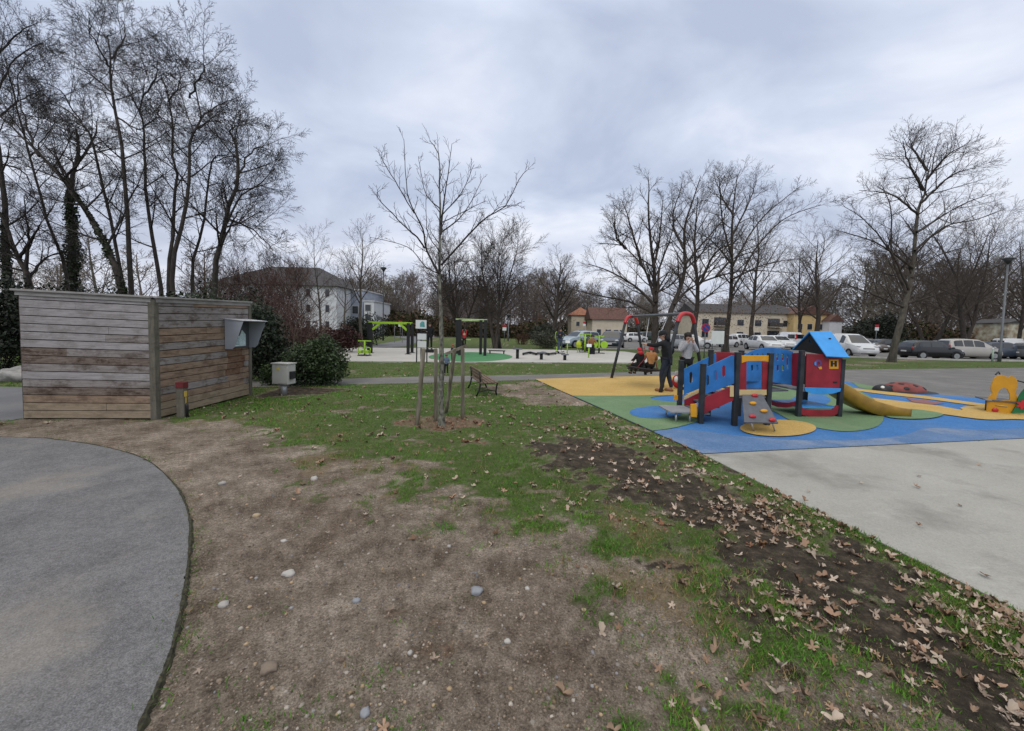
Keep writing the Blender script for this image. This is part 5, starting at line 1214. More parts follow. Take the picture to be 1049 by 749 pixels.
    # slide
    P_ = [(6.74,8.47,.60),(6.88,8.46,.60),(7.05,8.45,.545),(7.25,8.44,.43),(7.48,8.42,.30),(7.72,8.41,.195),(7.95,8.40,.135),(8.18,8.39,.108),(8.42,8.38,.10)]
    P_ = [Vector(p) for p in smooth_poly(P_, 3)]; vs = []; k = len(P_)
    for i, p in enumerate(P_):
        f = i/(k-1); wall = .15*(1-sstep(.72, 1, np.array(f))*.35); dn = .10+.03*math.sin(PI*f); lo = max(.022, p.z-dn)
        for w, z in ((-.25,lo),(-.255,p.z+wall-.015),(-.245,p.z+wall),(-.225,p.z+wall),(-.205,p.z+wall*.4),(-.17,p.z+.01),(0,p.z),(.17,p.z+.01),(.205,p.z+wall*.4),(.225,p.z+wall),(.245,p.z+wall),(.255,p.z+wall-.015),(.25,lo)):
            vs.append((p.x, p.y+w, z))
    n = 13; fs = [(i*n+j, i*n+(j+1) % n, (i+1)*n+(j+1) % n, (i+1)*n+j) for i in range(k-1) for j in range(n)]+[tuple(range(n))[::-1], tuple(range((k-1)*n, k*n))]
    mb = MB(); mb.add(vs, [tuple(reversed(f)) for f in fs]); part(mb, 'slide_chute', c_slide, 0, True)
playhouse()
def swing():
    f1, f2 = Vector((4.12,10.73,0)), Vector((5.90,11.9,0)); g1, g2 = Vector((3.54,13.77,0)), Vector((5.25,15.2,0))
    b0 = (f1+f2+g1+g2)/4; t = thing('swing_frame', 'dark tubular swing frame with red arched corners', 'swing', b0)
    tops = []
    for a, b in ((f1,f2),(g1,g2)):
        m = (a+b)/2+Vector((0,0,2.28)); ha = a.lerp(m, .86); hb = b.lerp(m, .86); ha.z = hb.z = 1.92; d = (b-a).normalized()
        ja = m-d*.40; jb = m+d*.40; ja.z = jb.z = 1.98
        for p, q in ((a, ja), (b, jb)): MB().tube([p-Vector((0,0,.03)), p.lerp(q, .5), q], .050, 12).build('leg', c_post, t, True, base=b0)
        arch = [ja, ja+d*.05+Vector((0,0,.10)), ja+d*.13+Vector((0,0,.20)), ja+d*.25+Vector((0,0,.25)), m+Vector((0,0,-.04)), jb-d*.25+Vector((0,0,.25)), jb-d*.13+Vector((0,0,.20)), jb-d*.05+Vector((0,0,.10)), jb]
        arch = [Vector(p) for p in smooth_poly([tuple(p) for p in arch], 3)]
        MB().tube(arch, .062, 12).build('corner_arch', c_fred, t, True, base=b0); tops.append(m+Vector((0,0,-.04)))
    u = (tops[1]-tops[0]).normalized()
    MB().tube([tops[0]-u*.03, tops[1]+u*.03], .048, 12).build('beam', mat('beam_grey', (.10,.11,.125), .45, .1, 6, metal=.3), t, True, base=b0)
    # nest seat pushed out to the left on four chains
    mid = tops[0].lerp(tops[1], .45); c = Vector((4.10,12.15,.56))
    nest = thing('nest_swing_seat', 'round nest swing seat on chains carrying two children', 'swing seat', c)
    ring = [c+Vector((.48*math.cos(a), .48*math.sin(a), .10*math.cos(a)*-.5)) for a in [i*2*PI/24 for i in range(24)]]
    MB().tube(ring, .030, 8, closed=True).build('rim', mat('rope_dark', (.03,.028,.03), .9, .3, 40), nest, True, base=c)
    mb = MB()
    for i in range(-4, 5):
        w = math.sqrt(max(0, .47**2-(i*.1)**2))
        mb.tube([c+Vector((i*.1,-w,-.03-.05*i/4*.5)), c+Vector((i*.1,0,-.10)), c+Vector((i*.1,w,-.03))], .010, 5); mb.tube([c+Vector((-w,i*.1,-.03)), c+Vector((0,i*.1,-.10)), c+Vector((w,i*.1,-.03))], .010, 5)
    mb.build('net', bpy.data.materials['rope_dark'], nest, True, base=c)
    for i, (s, e) in enumerate(((-.55,1),(.55,1))):
        top = mid+u*s-Vector((0,0,.05)); knot = top.lerp(c+Vector((0,.25*s,0)), .62)
        MB().tube([top, knot], .011, 6).build('chain', c_steel, nest, True, base=c)
        for sg in (-1, 1):
            a = (PI/2 if s > 0 else -PI/2)+sg*.75; MB().tube([knot, c+Vector((.47*math.cos(a), .47*math.sin(a), 0))], .014, 6).build('rope', mat('rope_red', (.22,.03,.035), .8), nest, True, base=c)
swing()
def rider():
    q = G(1018,423.6); p0 = Vector((q.x,q.y,0)); u = Vector((.86,-.51,0)); p1 = p0+u; n = Vector((u.y,-u.x,0)); cv = lambda l: [(985+a/10.7, 370+b/10.7) for a, b in l]
    t = thing('play_panel_rider', 'yellow lobed play seat with round hole and green leaf side panel', 'play seat', p0)
    outl = cv([(290,398),(305,378),(337,355),(320,320),(318,285),(332,240),(352,190),(390,160),(440,150),(480,165),(510,176),(545,160),(582,176),(609,215),(606,280),(594,335),(612,420),(600,480),(565,535),(550,568),(470,575),(290,578),(268,545),(275,450)])
    hole = cv([(378,428),(384,375),(415,312),(460,290),(500,310),(525,365),(527,426)])
    m_or = mat('rider_yellow', (.52,.255,.015), .5, .12, 5)
    pxpanel(MB(), [outl, hole], p0, p1, .03).build('seat_panel', m_or, t, False, .004, base=p0)
    pxpanel(MB(), [outl, hole], p0, p1, .03, -.42).build('seat_panel', m_or, t, False, .004, base=p0)
    c = p0+u*.38; zz = onp(1023,410.5,p0,p1)[1]
    a0, a1 = onp(1009,410.5,p0,p1)[0], onp(1043,410.5,p0,p1)[0]
    Mx = Matrix((u, n, Vector((0,0,1)))).transposed()
    MB().box(p0+u*((a0+a1)/2)-n*.21+Vector((0,0,zz)), (a1-a0, .52, .03), Mx).build('seat_plank', c_grey, t, False, .005, base=p0)
    x0, z0 = onp(1009,410,p0,p1); MB().tube([p0+u*x0+n*.05+Vector((0,0,zz)), p0+u*x0+n*.05+Vector((0,0,.06))], .012, 8).build('foot_bar', c_post, t, True, base=p0)
    MB().box(p0+u*(x0+.02)+n*.05+Vector((0,0,zz+.01)), (.10,.10,.03), Mx).build('foot_plate', c_lgrey, t, base=p0)
    gl = cv([(545,568),(600,480),(620,395),(650,345),(690,300),(760,330),(830,430),(840,568)])
    pxpanel(MB(), [gl], p0, p1, .03, .05).build('leaf_panel', mat('leaf_green', (.012,.13,.05), .5, .12, 5), t, False, .004, base=p0)
    a, z = onp(1048,414.8,p0,p1,.075); fl = MB(); cc = p0+u*a+n*.075
    fl.panel([[(.085*math.cos(q)*(1+.28*math.cos(7*q)), .085*math.sin(q)*(1+.28*math.cos(7*q))) for q in [i*2*PI/42 for i in range(42)]]], cc+Vector((0,0,z)), u, (0,0,1), .012)
    fl.build('flower', c_fred, t, base=p0)
    a, z = onp(1019.5,420.2,p0,p1,.02); MB().ell(p0+u*a+n*.02+Vector((0,0,z)), (.055,.02,.05), 12, 7, Mx).build('red_knob', c_fred, t, True, base=p0)
    a, z = onp(1026,415.5,p0,p1,.02); MB().tube([p0+u*(a-.09)+n*.03+Vector((0,0,z)), p0+u*(a+.09)+n*.03+Vector((0,0,z-.01))], .010, 8).build('pull_bar', c_cream, t, True, base=p0)
    a, z = onp(1028,383,p0,p1); MB().tube([p0+u*(a-.10)-n*.05+Vector((0,0,z-.03)), p0+u*a-n*.21+Vector((0,0,z+.03)), p0+u*(a+.08)-n*.36+Vector((0,0,z-.03))], .014, 8).build('handle', c_post, t, True, base=p0)
    a, z = onp(1042,390,p0,p1); MB().tube([p0+u*a+Vector((0,0,z)), p0+u*(a+.2)+n*.04+Vector((0,0,z-.06))], .014, 8).build('handle', c_post, t, True, base=p0)
rider()
def ladybird():
    q = G(930,402.5); t = thing('ladybird_mound', 'low rubber ladybird mound, red with black spots', 'play figure', (q.x, q.y+.15, .02), -.12)
    MB().ell((0,0,0), (.60,.42,.29), 28, 12, z0=0).build('shell', mat('ladybird_red', (.19,.052,.045), .75, .25, 5, .3, 60), t, True)
    rr = random.Random(3)
    for az, el in ((200,35),(250,28),(290,50),(230,62),(320,30),(170,60),(20,50),(60,30),(110,40)):
        a, e = math.radians(az), math.radians(el); c = Vector((.60*math.cos(e)*math.cos(a), .42*math.cos(e)*math.sin(a), .29*math.sin(e))); n = Vector((c.x/.36, c.y/.176, c.z/.084)).normalized()
        x = n.cross(Vector((0,0,1))).normalized(); MB().ell(c, (.075,.065,.012), 12, 5, Matrix((x, n.cross(x), n)).transposed()).build('spot', c_black, t, True)
    mb = MB(); mb.ell((-.58,-.02,0), (.26,.26,.20), 20, 8, z0=0); mb.build('head', c_black, t, True)
    mb = MB(); mb.ell((-.70,-.16,.12), (.05,.05,.05), 12, 8); mb.build('eye', mat('eye_white', (.7,.7,.68), .5), t, True)
    mb = MB(); mb.ell((.10,0,0), (.78,.52,.055), 28, 6, z0=0); mb.build('base', c_black, t, True)
ladybird()
# ---------------------------------------------------------------- fitness area
c_lime = mat('lime_paint', (.30,.52,.03), .45, .1, 5); c_blk = mat('frame_black', (.014,.015,.016), .5, .1, 5); c_white = mat('sign_white', (.62,.64,.64), .5, .06, 3)
def fitness():
    Y = 24.0; t = thing('rope_frame', 'black posts carrying a lime green beam with hanging ropes', 'exercise frame', (P(396,364,Y).x, Y, 0)); b0 = Vector(t.location)
    xl, xl2, xr = P(374,350,Y).x, P(377.5,350,Y-1.0).x, P(416.8,350,Y-1.2).x; zt = P(396,331.2,Y).z
    for x, y in ((xl,Y+.6),(xl2,Y-.6),(xr,Y-.9),(xr-.1,Y+.4)): MB().box((x,y,zt/2), (.16,.16,zt+.05)).box((x,y,.05), (.32,.32,.03)).build('post', c_blk, t, False, .01, base=b0)
    mb = MB(); mb.bar((xl2-.0,Y-.6,zt+.02), (xr,Y-.9,zt+.02), .10, .13); mb.bar((xl,Y+.6,zt+.02), (xr-.1,Y+.4,zt+.02), .10, .13); mb.bar((xl2+.08,Y-.6,zt-.40), (xl2+.55,Y-.64,zt-.03), .09, .12); mb.bar((xr-.08,Y-.9,zt-.40), (xr-.5,Y-.86,zt-.03), .09, .12); mb.build('beam', c_lime, t, False, .01, base=b0)
    for f in (.62,.82): x = xl2+(xr-xl2)*f; MB().tube([(x,Y-.7,zt-.03),(x+.01,Y-.7,zt-1.15)], .014, 6).build('rope', c_lgrey, t, True, base=b0)
    def stepper(px, lab):
        Y = 24.3; q = G(*px); t = thing('stepper_machine', lab, 'exercise machine', (q.x,q.y,.035)); 
        MB().box((0,0,.02),(.60,.5,.05)).build('base', c_blk, t, False, .01); MB().tube([(0,0,.03),(0,0,.80)], .045, 10).build('post', c_lime, t, True)
        MB().tube([(-.36,0,.80),(.36,0,.80)], .03, 8).build('handlebar', c_lime, t, True)
        for s in (-1,1): MB().tube([(s*.30,-.05,.05),(s*.34,-.05,.42),(s*.20,-.05,.46),(s*.05,0,.40)], .03, 8).build('arm', c_lime, t, True); MB().box((s*.17,-.12,.22),(.17,.34,.16)).build('pedal', c_lime, t, False, .02)
    stepper((373.5,365), 'lime green stepping machine left under the rope frame')
    # info board and the sign beside it
    q = G(432,371.5); t = thing('notice_board', 'black framed board with two white notices on the pad edge', 'notice board', (q.x,q.y,0)); zt = P(432,340.5,q.y).z
    for x in (-.24,.24): MB().box((x,0,zt/2),(.05,.05,zt)).build('post', c_blk, t, False, .005)
    MB().box((0,0,zt-.02),(.53,.05,.04)).build('top_rail', c_blk, t)
    MB().box((0,-.01,zt-.20),(.42,.02,.28)).build('notice', c_white, t); MB().box((0,-.01,zt-.56),(.42,.02,.30)).build('notice', c_white, t)
    q = G(431,368.8); t = thing('teal_sign', 'white square sign with teal emblem above the notice board', 'sign', (q.x,q.y,0)); z1 = P(431,332.3,q.y).z
    MB().box((0,.03,z1/2),(.05,.05,z1)).build('post', c_blk, t); MB().box((0,0,z1),(.54,.02,.43)).build('panel', c_white, t); MB().panel([[(-.04,-.13),(.20,-.13),(.16,.12),(.05,.15),(-.06,.05)]], (0,-.014,z1), (1,0,0), (0,0,1), .006).build('emblem', mat('teal', (.09,.30,.30), .6, .3, 12), t)
    # pull up frame
    Y = 23.5; t = thing('pull_up_frame', 'tall black pull up frame with pale green top bar on the green mat', 'exercise frame', (P(483,365,Y).x, Y, 0)); b0 = Vector(t.location); zt = P(483,327.5,Y).z
    for px, dy in ((468.5,.9),(471,-.3),(492.5,.8),(497,-.3)):
        x = P(px,350,Y+dy).x; MB().box((x,Y+dy,zt/2),(.17,.17,zt)).build('post', c_blk, t, False, .01, base=b0)
    x0, x1 = P(467,350,Y).x, P(499,350,Y).x; MB().tube([(x0,Y-.2,zt),(x1,Y-.2,zt)], .035, 8).build('top_bar', mat('pale_lime', (.42,.55,.25), .5), t, True, base=b0); MB().tube([(x0+.1,Y+.8,zt-.06),(x1-.2,Y+.8,zt-.06)], .03, 8).build('rear_bar', bpy.data.materials['pale_lime'], t, True, base=b0)
    MB().tube([(x0+.3,Y,.95),(x0+.9,Y,.95)], .03, 8).build('low_bar', bpy.data.materials['pale_lime'], t, True, base=b0)
    # T shaped stepping posts
    for (px, py, h, w, lab) in ((530,368,10.5,.56,'tallest T shaped stepping post on the pad'), (554.5,369,7.5,.50,'middle T shaped stepping post on the pad'), (578.5,369.6,6.2,.42,'lowest T shaped stepping post on the pad, right')):
        q = G(px,py); hh = h*q.y/400; t = thing('step_post', lab, 'exercise post', (q.x,q.y,.03), 0, 'stepping posts on the fitness pad'); MB().tube([(0,0,0),(0,0,hh-.04)], .085, 12).build('post', c_blk, t, True); MB().tube([(0,0,hh-.05),(0,0,hh)], w/2, 20).build('top', c_grey, t, False)
    q = G(509,363); t = thing('balance_beam', 'low dark balance bench beside the green mat', 'balance beam', (q.x,q.y,.03)); MB().box((0,0,.20),(1.1,.18,.06)).build('plank', c_blk, t, False, .01)
    for s in (-.45,.45): MB().box((s,0,.09),(.08,.16,.18)).build('foot', c_blk, t)
    pts = GP([(536,364.5),(543,362.8),(549,364.6),(556,362.9),(562,364.8),(569,363.6)]); mb = MB()
    for a, b in zip(pts, pts[1:]): mb.bar((a[0],a[1],.13),(b[0],b[1],.13),.12,.10)
    for a in pts: mb.box((a[0],a[1],.05),(.10,.10,.12))
    tagp(mb.build('zigzag_beam', c_blk, None, base=(pts[0][0],pts[0][1],0)), 'zigzag dark balance beam lying low on the pad', 'balance beam')
    # machines at the right of the pad
    def plate(px, py, top, lab):
        q = G(px,py); t = thing('machine_sign', lab, 'sign', (q.x,q.y,.03), 0, 'small instruction signs on the fitness pad'); z = P(px,top,q.y).z; MB().tube([(0,0,0),(0,0,z)], .035, 8).build('post', c_lime, t, True); MB().box((0,-.03,z),(.30,.02,.20), Matrix.Rotation(-.4,3,'X')).build('plate', c_white, t)
    plate(581,363,350.5,'white instruction plate on a lime post beside the left machine'); plate(603,367,354.5,'white instruction plate on a lime post at the pad front')
    def machine(px, lab, h, rz, var):
        q = G(*px); t = thing('exercise_machine', lab, 'exercise machine', (q.x,q.y,.035), rz)
        MB().box((0,0,.02),(.8,.5,.04)).build('base', c_blk, t); MB().tube([(0,0,0),(0,0,h)], .06, 10).build('post', c_blk if var != 1 else c_lime, t, True)
        if var == 0:
            for s in (-1,1): MB().tube([(s*.10,-.05,h*.5),(s*.30,-.12,h*.75),(s*.28,-.16,h),(s*.22,-.20,h*1.04)], .03, 8).build('arm', c_lime, t, True); MB().tube([(s*.12,0,.45),(s*.20,-.2,.15),(s*.2,-.36,.14)], .03, 8).build('leg_bar', c_lime, t, True); MB().box((s*.2,-.32,.15),(.15,.30,.04)).build('pedal', c_blk, t)
        elif var == 1:
            for s in (-.4,.4): MB().tube([(s,0,0),(s,0,h),(s*.6,0,h+.02)], .035, 8).build('upright', c_lime, t, True)
            MB().tube([(-.4,0,h),(.4,0,h)], .035, 8).build('crossbar', c_lime, t, True); MB().ell((-.5,-.2,.62),(.20,.10,.26)).build('backrest', mat('lime_yellow', (.42,.50,.03), .5), t, True); MB().box((-.5,-.4,.40),(.36,.40,.05)).build('seat', bpy.data.materials['lime_yellow'], t)
            MB().tube([(-.62,-.4,.0),(-.60,-.3,.38)], .03, 8).build('seat_post', c_lime, t, True)
        else:
            for s in (-1,1): MB().tube([(0,0,h*.78),(s*.35,-.1,h*.8)], .035, 8).build('arm', c_lime, t, True); MB().tube([(s*.35,-.12,h*.42),(s*.35,-.06,h*.42)], .26, 18).build('disc', c_lime, t, False)
            MB().box((0,-.1,h*.55),(.12,.10,h*.6)).build('column', c_lime, t, False, .02)
    machine((572,362.5), 'lime cross trainer with black post at the left of the machine group', 1.45, .2, 0); machine((599,361.5), 'lime framed machine with a yellow green seat', 1.35, 0, 1); machine((613.5,362.5), 'tall black post machine with lime turning discs', 1.55, -.2, 2)
fitness()
# ================================================================ cars
m_tyre = mat('tyre', (.014,.014,.015), .85, .15, 20); m_rim = mat('alloy_rim', (.35,.36,.37), .4, .1, 10, metal=.6); m_glass = mat('car_glass', (.012,.016,.019), .08, .1, 3, spec=.9)
m_trim = mat('black_trim', (.012,.012,.013), .6, .1, 8); m_lampw = mat('headlight_lens', (.55,.57,.60), .12, .1, 12, spec=.9); m_lampr = mat('tail_lens', (.30,.012,.012), .18, .1, 12, spec=.8); m_plate = mat('number_plate', (.60,.60,.58), .5, .05, 5)
PAINT = {}
def paint(name, col, rough=.22):
    if name not in PAINT: PAINT[name] = mat('paint_'+name, col, rough, .03, 2, spec=.6)
    return PAINT[name]
STY = {  # stations: x/L, z bottom, z belt, z top, half width (of W/2)
 'hatch': (3.8,1.76,1.48,[(0,.34,.60,.62,.84),(.015,.26,.84,.87,.93),(.07,.20,.92,1.28,.97),(.16,.19,.93,1.44,.995),(.36,.19,.92,1.48,1),(.52,.19,.91,1.46,1),(.60,.19,.90,1.38,1),(.735,.19,.90,.975,.99),(.88,.20,.80,.86,.95),(.965,.24,.62,.70,.88),(1.0,.32,.50,.54,.78)], .585,.745, .02,.10, [(.13,.335),(.355,.56)]),
 'sedan': (4.45,1.80,1.46,[(0,.36,.66,.70,.84),(.02,.26,.88,.93,.92),(.12,.22,.94,1.01,.97),(.17,.20,.95,1.05,.985),(.30,.19,.94,1.40,1),(.42,.19,.93,1.46,1),(.54,.19,.92,1.44,1),(.62,.19,.91,1.34,1),(.735,.19,.90,.98,.99),(.88,.20,.82,.87,.95),(.965,.24,.62,.70,.88),(1.0,.32,.50,.54,.78)], .60,.74, .165,.31, [(.25,.41),(.43,.585)]),
 'mpv': (4.15,1.80,1.68,[(0,.34,.66,.70,.86),(.015,.25,.94,1.00,.94),(.05,.20,.98,1.45,.97),(.13,.19,1.0,1.62,.995),(.36,.19,.98,1.68,1),(.56,.19,.97,1.64,1),(.65,.19,.96,1.48,1),(.79,.19,.95,1.05,.99),(.90,.20,.86,.92,.95),(.97,.24,.66,.74,.88),(1.0,.32,.54,.58,.80)], .61,.80, .018,.075, [(.09,.25),(.27,.44),(.46,.64)]),
 'van': (4.9,1.92,1.92,[(0,.36,.90,1.40,.95),(.006,.28,1.05,1.75,.97),(.03,.22,1.08,1.90,.985),(.30,.20,1.08,1.94,1),(.58,.20,1.07,1.92,1),(.66,.20,1.06,1.76,1),(.80,.20,1.05,1.16,.99),(.92,.22,.92,.99,.95),(.98,.26,.70,.78,.88),(1.0,.34,.56,.60,.80)], .63,.805, -1,-1, [(.55,.66)]),
}
def car(name, label, cat, loc, rz, style, pm, group=None, sc=1.0, extra=None):
    L, W, Hh, ST, wx0, wx1, rx0, rx1, sides = STY[style]; t = thing(name, label, cat, loc, rz, group); t.scale = (sc, sc, sc)
    def at(f):
        for a, b in zip(ST, ST[1:]):
            if a[0] <= f <= b[0]: k = (f-a[0])/(b[0]-a[0]); return [a[i]+(b[i]-a[i])*k for i in range(5)]
        return list(ST[-1])
    def section(f):
        _, zb, zbelt, zt, hw = at(f); w = W/2*hw; g = zt-zbelt; wr = w*.955-max(0, g-.06)*.36
        return [(0,zb),(w*.80,zb),(w*.965,zb+.10),(w,zb+(zbelt-zb)*.45),(w*.985,zbelt-.05),(w*.955,zbelt),(wr+.012,zt-.05 if g > .12 else zt-g*.35),(wr*.86,zt),(wr*.45,zt+.012),(0,zt+.016)]
    fs_ = sorted(set([s[0] for s in ST]+[.045,.25,.45,.68,.82,.93])); mb = MB(); vs = []; n = 18
    for f in fs_:
        s = section(f); x = (f-.5)*L; ring = [(x,-y,z) for y, z in s]+[(x,y,z) for y, z in s[1:-1]][::-1]; vs += ring
    k = len(fs_); fc = [(i*n+j, (i+1)*n+j, (i+1)*n+(j+1) % n, i*n+(j+1) % n) for i in range(k-1) for j in range(n)]+[tuple(range(n)), tuple(range((k-1)*n, k*n))[::-1]]
    mb.add(vs, fc); mb.build('body', pm, t, True)
    def side_window(f0, f1):
        for sg in (-1, 1):
            m = MB(); vv = []; q = 5
            for i in range(q):
                f = f0+(f1-f0)*i/(q-1); s = section(f); a, b = s[5], s[6]
                for h in (.10, .92): vv.append(((f-.5)*L, sg*(a[0]+(b[0]-a[0])*h+.010), a[1]+(b[1]-a[1])*h+.002))
            ff = [(2*i, 2*i+2, 2*i+3, 2*i+1) if sg > 0 else (2*i, 2*i+1, 2*i+3, 2*i+2) for i in range(q-1)]; m.add(vv, ff)
            m.build('side_window', m_glass, t)
    for a, b in sides: side_window(a, b)
    def top_window(f0, f1, nm):
        m = MB(); vv = []; q = 6; c = 7
        for i in range(q):
            f = f0+(f1-f0)*i/(q-1); s = section(f)
            for j in range(c):
                y = (j/(c-1)*2-1)*.94; ya = abs(y); w = s[7][0]
                z = s[7][1]+(s[9][1]-s[7][1])*(1-ya)
                vv.append(((f-.5)*L+(.012 if f1 > .5 else -.012), y*w, z+.008))
        m.add(vv, [(i*c+j, (i+1)*c+j, (i+1)*c+j+1, i*c+j+1) for i in range(q-1) for j in range(c-1)]); m.build(nm, m_glass, t, True)
    top_window(wx0, wx1, 'windscreen')
    if rx0 > 0: top_window(rx0, rx1, 'rear_window')
    elif style == 'van':
        for sg in (-.45,.45): MB().box((-.5*L-.004, sg, 1.42), (.02, .72, .50)).build('rear_window', m_glass, t)
    R_ = .315
    for f in (.185, .815):
        for sg in (-1, 1):
            x = (f-.5)*L; y = sg*(W/2-.09)
            w_ = MB(); w_.tube([(x, y-sg*.10, R_),(x, y+sg*.095, R_)], R_, 22); wo = w_.build('wheel', m_tyre, t)
            m = MB(); m.tube([(x, y+sg*.085, R_),(x, y+sg*.103, R_)], R_*.64, 18)
            for q in range(5): a = q*2*PI/5; m.bar((x, y+sg*.106, R_), (x+R_*.6*math.cos(a), y+sg*.106, R_+R_*.6*math.sin(a)), .05, .008, up=(0,1,0))
            m.build('rim', m_rim, wo)
            m = MB(); vv = []
            for i in range(13):
                a = PI*i/12-.12+(.24*i/12); 
                for r in (R_+.01, R_+.065): vv.append((x+r*math.cos(a), sg*(W/2*.993+.006), R_+r*math.sin(a)))
            m.add(vv, [(2*i, 2*i+1, 2*i+3, 2*i+2) if sg < 0 else (2*i, 2*i+2, 2*i+3, 2*i+1) for i in range(12)]); m.build('wheel_arch', m_trim, t)
    zf = .62 if style != 'van' else .82; zr = .85 if style not in ('van','mpv') else 1.05
    for sg in (-1, 1):
        m = MB(); m.ell((L*.445, sg*W*.345, zf+.08), (.16,.17,.085), 14, 8); m.build('headlight', m_lampw, t, True)
        m = MB(); m.ell((-L*.478, sg*W*.395, zr), (.07,.10,.14), 14, 8); m.build('tail_light', m_lampr, t, True)
        m = MB(); m.ell((L*(wx1-.5)-.10, sg*(W/2+.09), at(wx1)[2]+.06), (.09,.10,.075), 12, 7); m.build('mirror', pm, t, True)
    MB().box((L*.487,0,.60 if style != 'van' else .70),(.06,W*.46,.09)).build('grille', m_trim, t, False, .02); MB().box((L*.492,0,.34),(.06,W*.62,.12)).build('bumper_intake', m_trim, t, False, .02)
    MB().box((L*.505,0,.44),(.012,.50,.11)).build('number_plate', m_plate, t); MB().box((-L*.502,0,.62),(.012,.50,.11)).build('number_plate', m_plate, t)
    if extra: extra(t, L, W, section)
    return t
white = paint('white', (.62,.63,.64)); silver = paint('silver', (.34,.36,.38), .3); black = paint('black', (.010,.011,.014)); dblue = paint('dark_blue', (.035,.048,.072)); lblue = paint('pale_blue', (.32,.39,.46), .3); grey = paint('grey', (.12,.125,.13)); beige = paint('warm_silver', (.36,.34,.32), .3); dgreen = paint('bottle_green', (.015,.03,.02)); brown = paint('grey_brown', (.12,.10,.085)); dred = paint('dark_red', (.10,.016,.02))
GC = 'cars parked beyond the playground'
def at_px(px, Y): p = P(px, 350, Y); return (p.x, p.y, 0)
Rd = math.radians
car('parked_car', 'black hatchback parked behind the grass verge, nose to the right', 'car', at_px(953,31.5), Rd(-6), 'hatch', black, GC)
car('parked_car', 'pale silver people carrier beside the black hatchback', 'car', at_px(991,33.5), Rd(-6), 'mpv', beige, GC)
car('parked_car', 'white small car mostly hidden behind the black hatchback', 'car', at_px(977,36.8), Rd(-8), 'hatch', silver, GC)
car('parked_car', 'dark blue car at the right, just left of the leaning street lamp foot', 'car', at_px(1025,35), Rd(-5), 'hatch', dblue, GC)
car('parked_car', 'grey car cut by the right edge of the photo', 'car', at_px(1066,34), Rd(-4), 'hatch', grey, GC)
car('parked_van', 'white van seen over the roofs of the cars at the right edge', 'van', at_px(1046,46), Rd(-10), 'van', white, GC, .95)
car('parked_van', 'white people van with black bumper right of the playhouse roof', 'van', at_px(869,34), Rd(-97), 'van', white, GC, .98)
car('parked_car', 'dark car behind the bare tree on the verge', 'car', at_px(903,43), Rd(178), 'sedan', black, GC)
car('parked_car', 'grey brown car half hidden behind the white people van', 'car', at_px(888,43), Rd(-80), 'hatch', brown, GC)
car('parked_car', 'white saloon facing the playground left of the blue roof', 'car', at_px(782,41), Rd(-94), 'sedan', white, GC, 1.08)
car('parked_car', 'second white saloon directly behind the white saloon', 'car', at_px(796,46), Rd(-92), 'sedan', white, GC, 1.08)
def red_mark(t, L, W, sec): MB().panel([[(-.14,-.30),(.02,-.36),(.12,-.10),(.02,.34),(-.10,.22),(-.02,-.05)]], (-L*.503-.01,-.05,1.42), (0,-1,0), (0,0,1), .01).build('red_emblem', mat('emblem_red', (.45,.02,.03), .5), t)
car('parked_van', 'white panel van with red emblem on its rear doors', 'van', at_px(806,52), Rd(75), 'van', white, GC, 1.05, red_mark)
car('parked_car', 'grey saloon left of the white panel van', 'car', at_px(791,55), Rd(100), 'sedan', grey, GC)
car('parked_car', 'white car far back before the cream apartments', 'car', at_px(760,58), Rd(20), 'mpv', white, GC)
car('parked_car', 'dark green car far back beside the white car by the apartments', 'car', at_px(779,62), Rd(15), 'hatch', dgreen, GC)
car('parked_car', 'white hatchback behind the blank white sign board', 'car', at_px(741,48), Rd(200), 'hatch', white, GC)
car('parked_car', 'white car seen under the right red arch of the swing', 'car', at_px(710,43), Rd(-25), 'sedan', white, GC)
car('parked_car', 'silver car behind the man at the swing', 'car', at_px(686,41), Rd(-160), 'hatch', silver, GC)
car('parked_van', 'grey van behind the silver car by the swing', 'van', at_px(683,54), Rd(-100), 'van', grey, GC)
car('parked_car', 'dark car facing the lawn left of the swing frame', 'car', at_px(627,38), Rd(-112), 'hatch', dblue, GC, 1.12)
car('parked_car', 'pale blue car behind the lime exercise machines', 'car', at_px(594,37.5), Rd(-150), 'hatch', lblue, GC, 1.1)
car('parked_car', 'white car far back between the dark car and the swing leg', 'car', at_px(650,62), Rd(10), 'hatch', white, GC)
car('parked_car', 'dark green car far back behind the far swing arch', 'car', at_px(666,66), Rd(10), 'mpv', dgreen, GC)
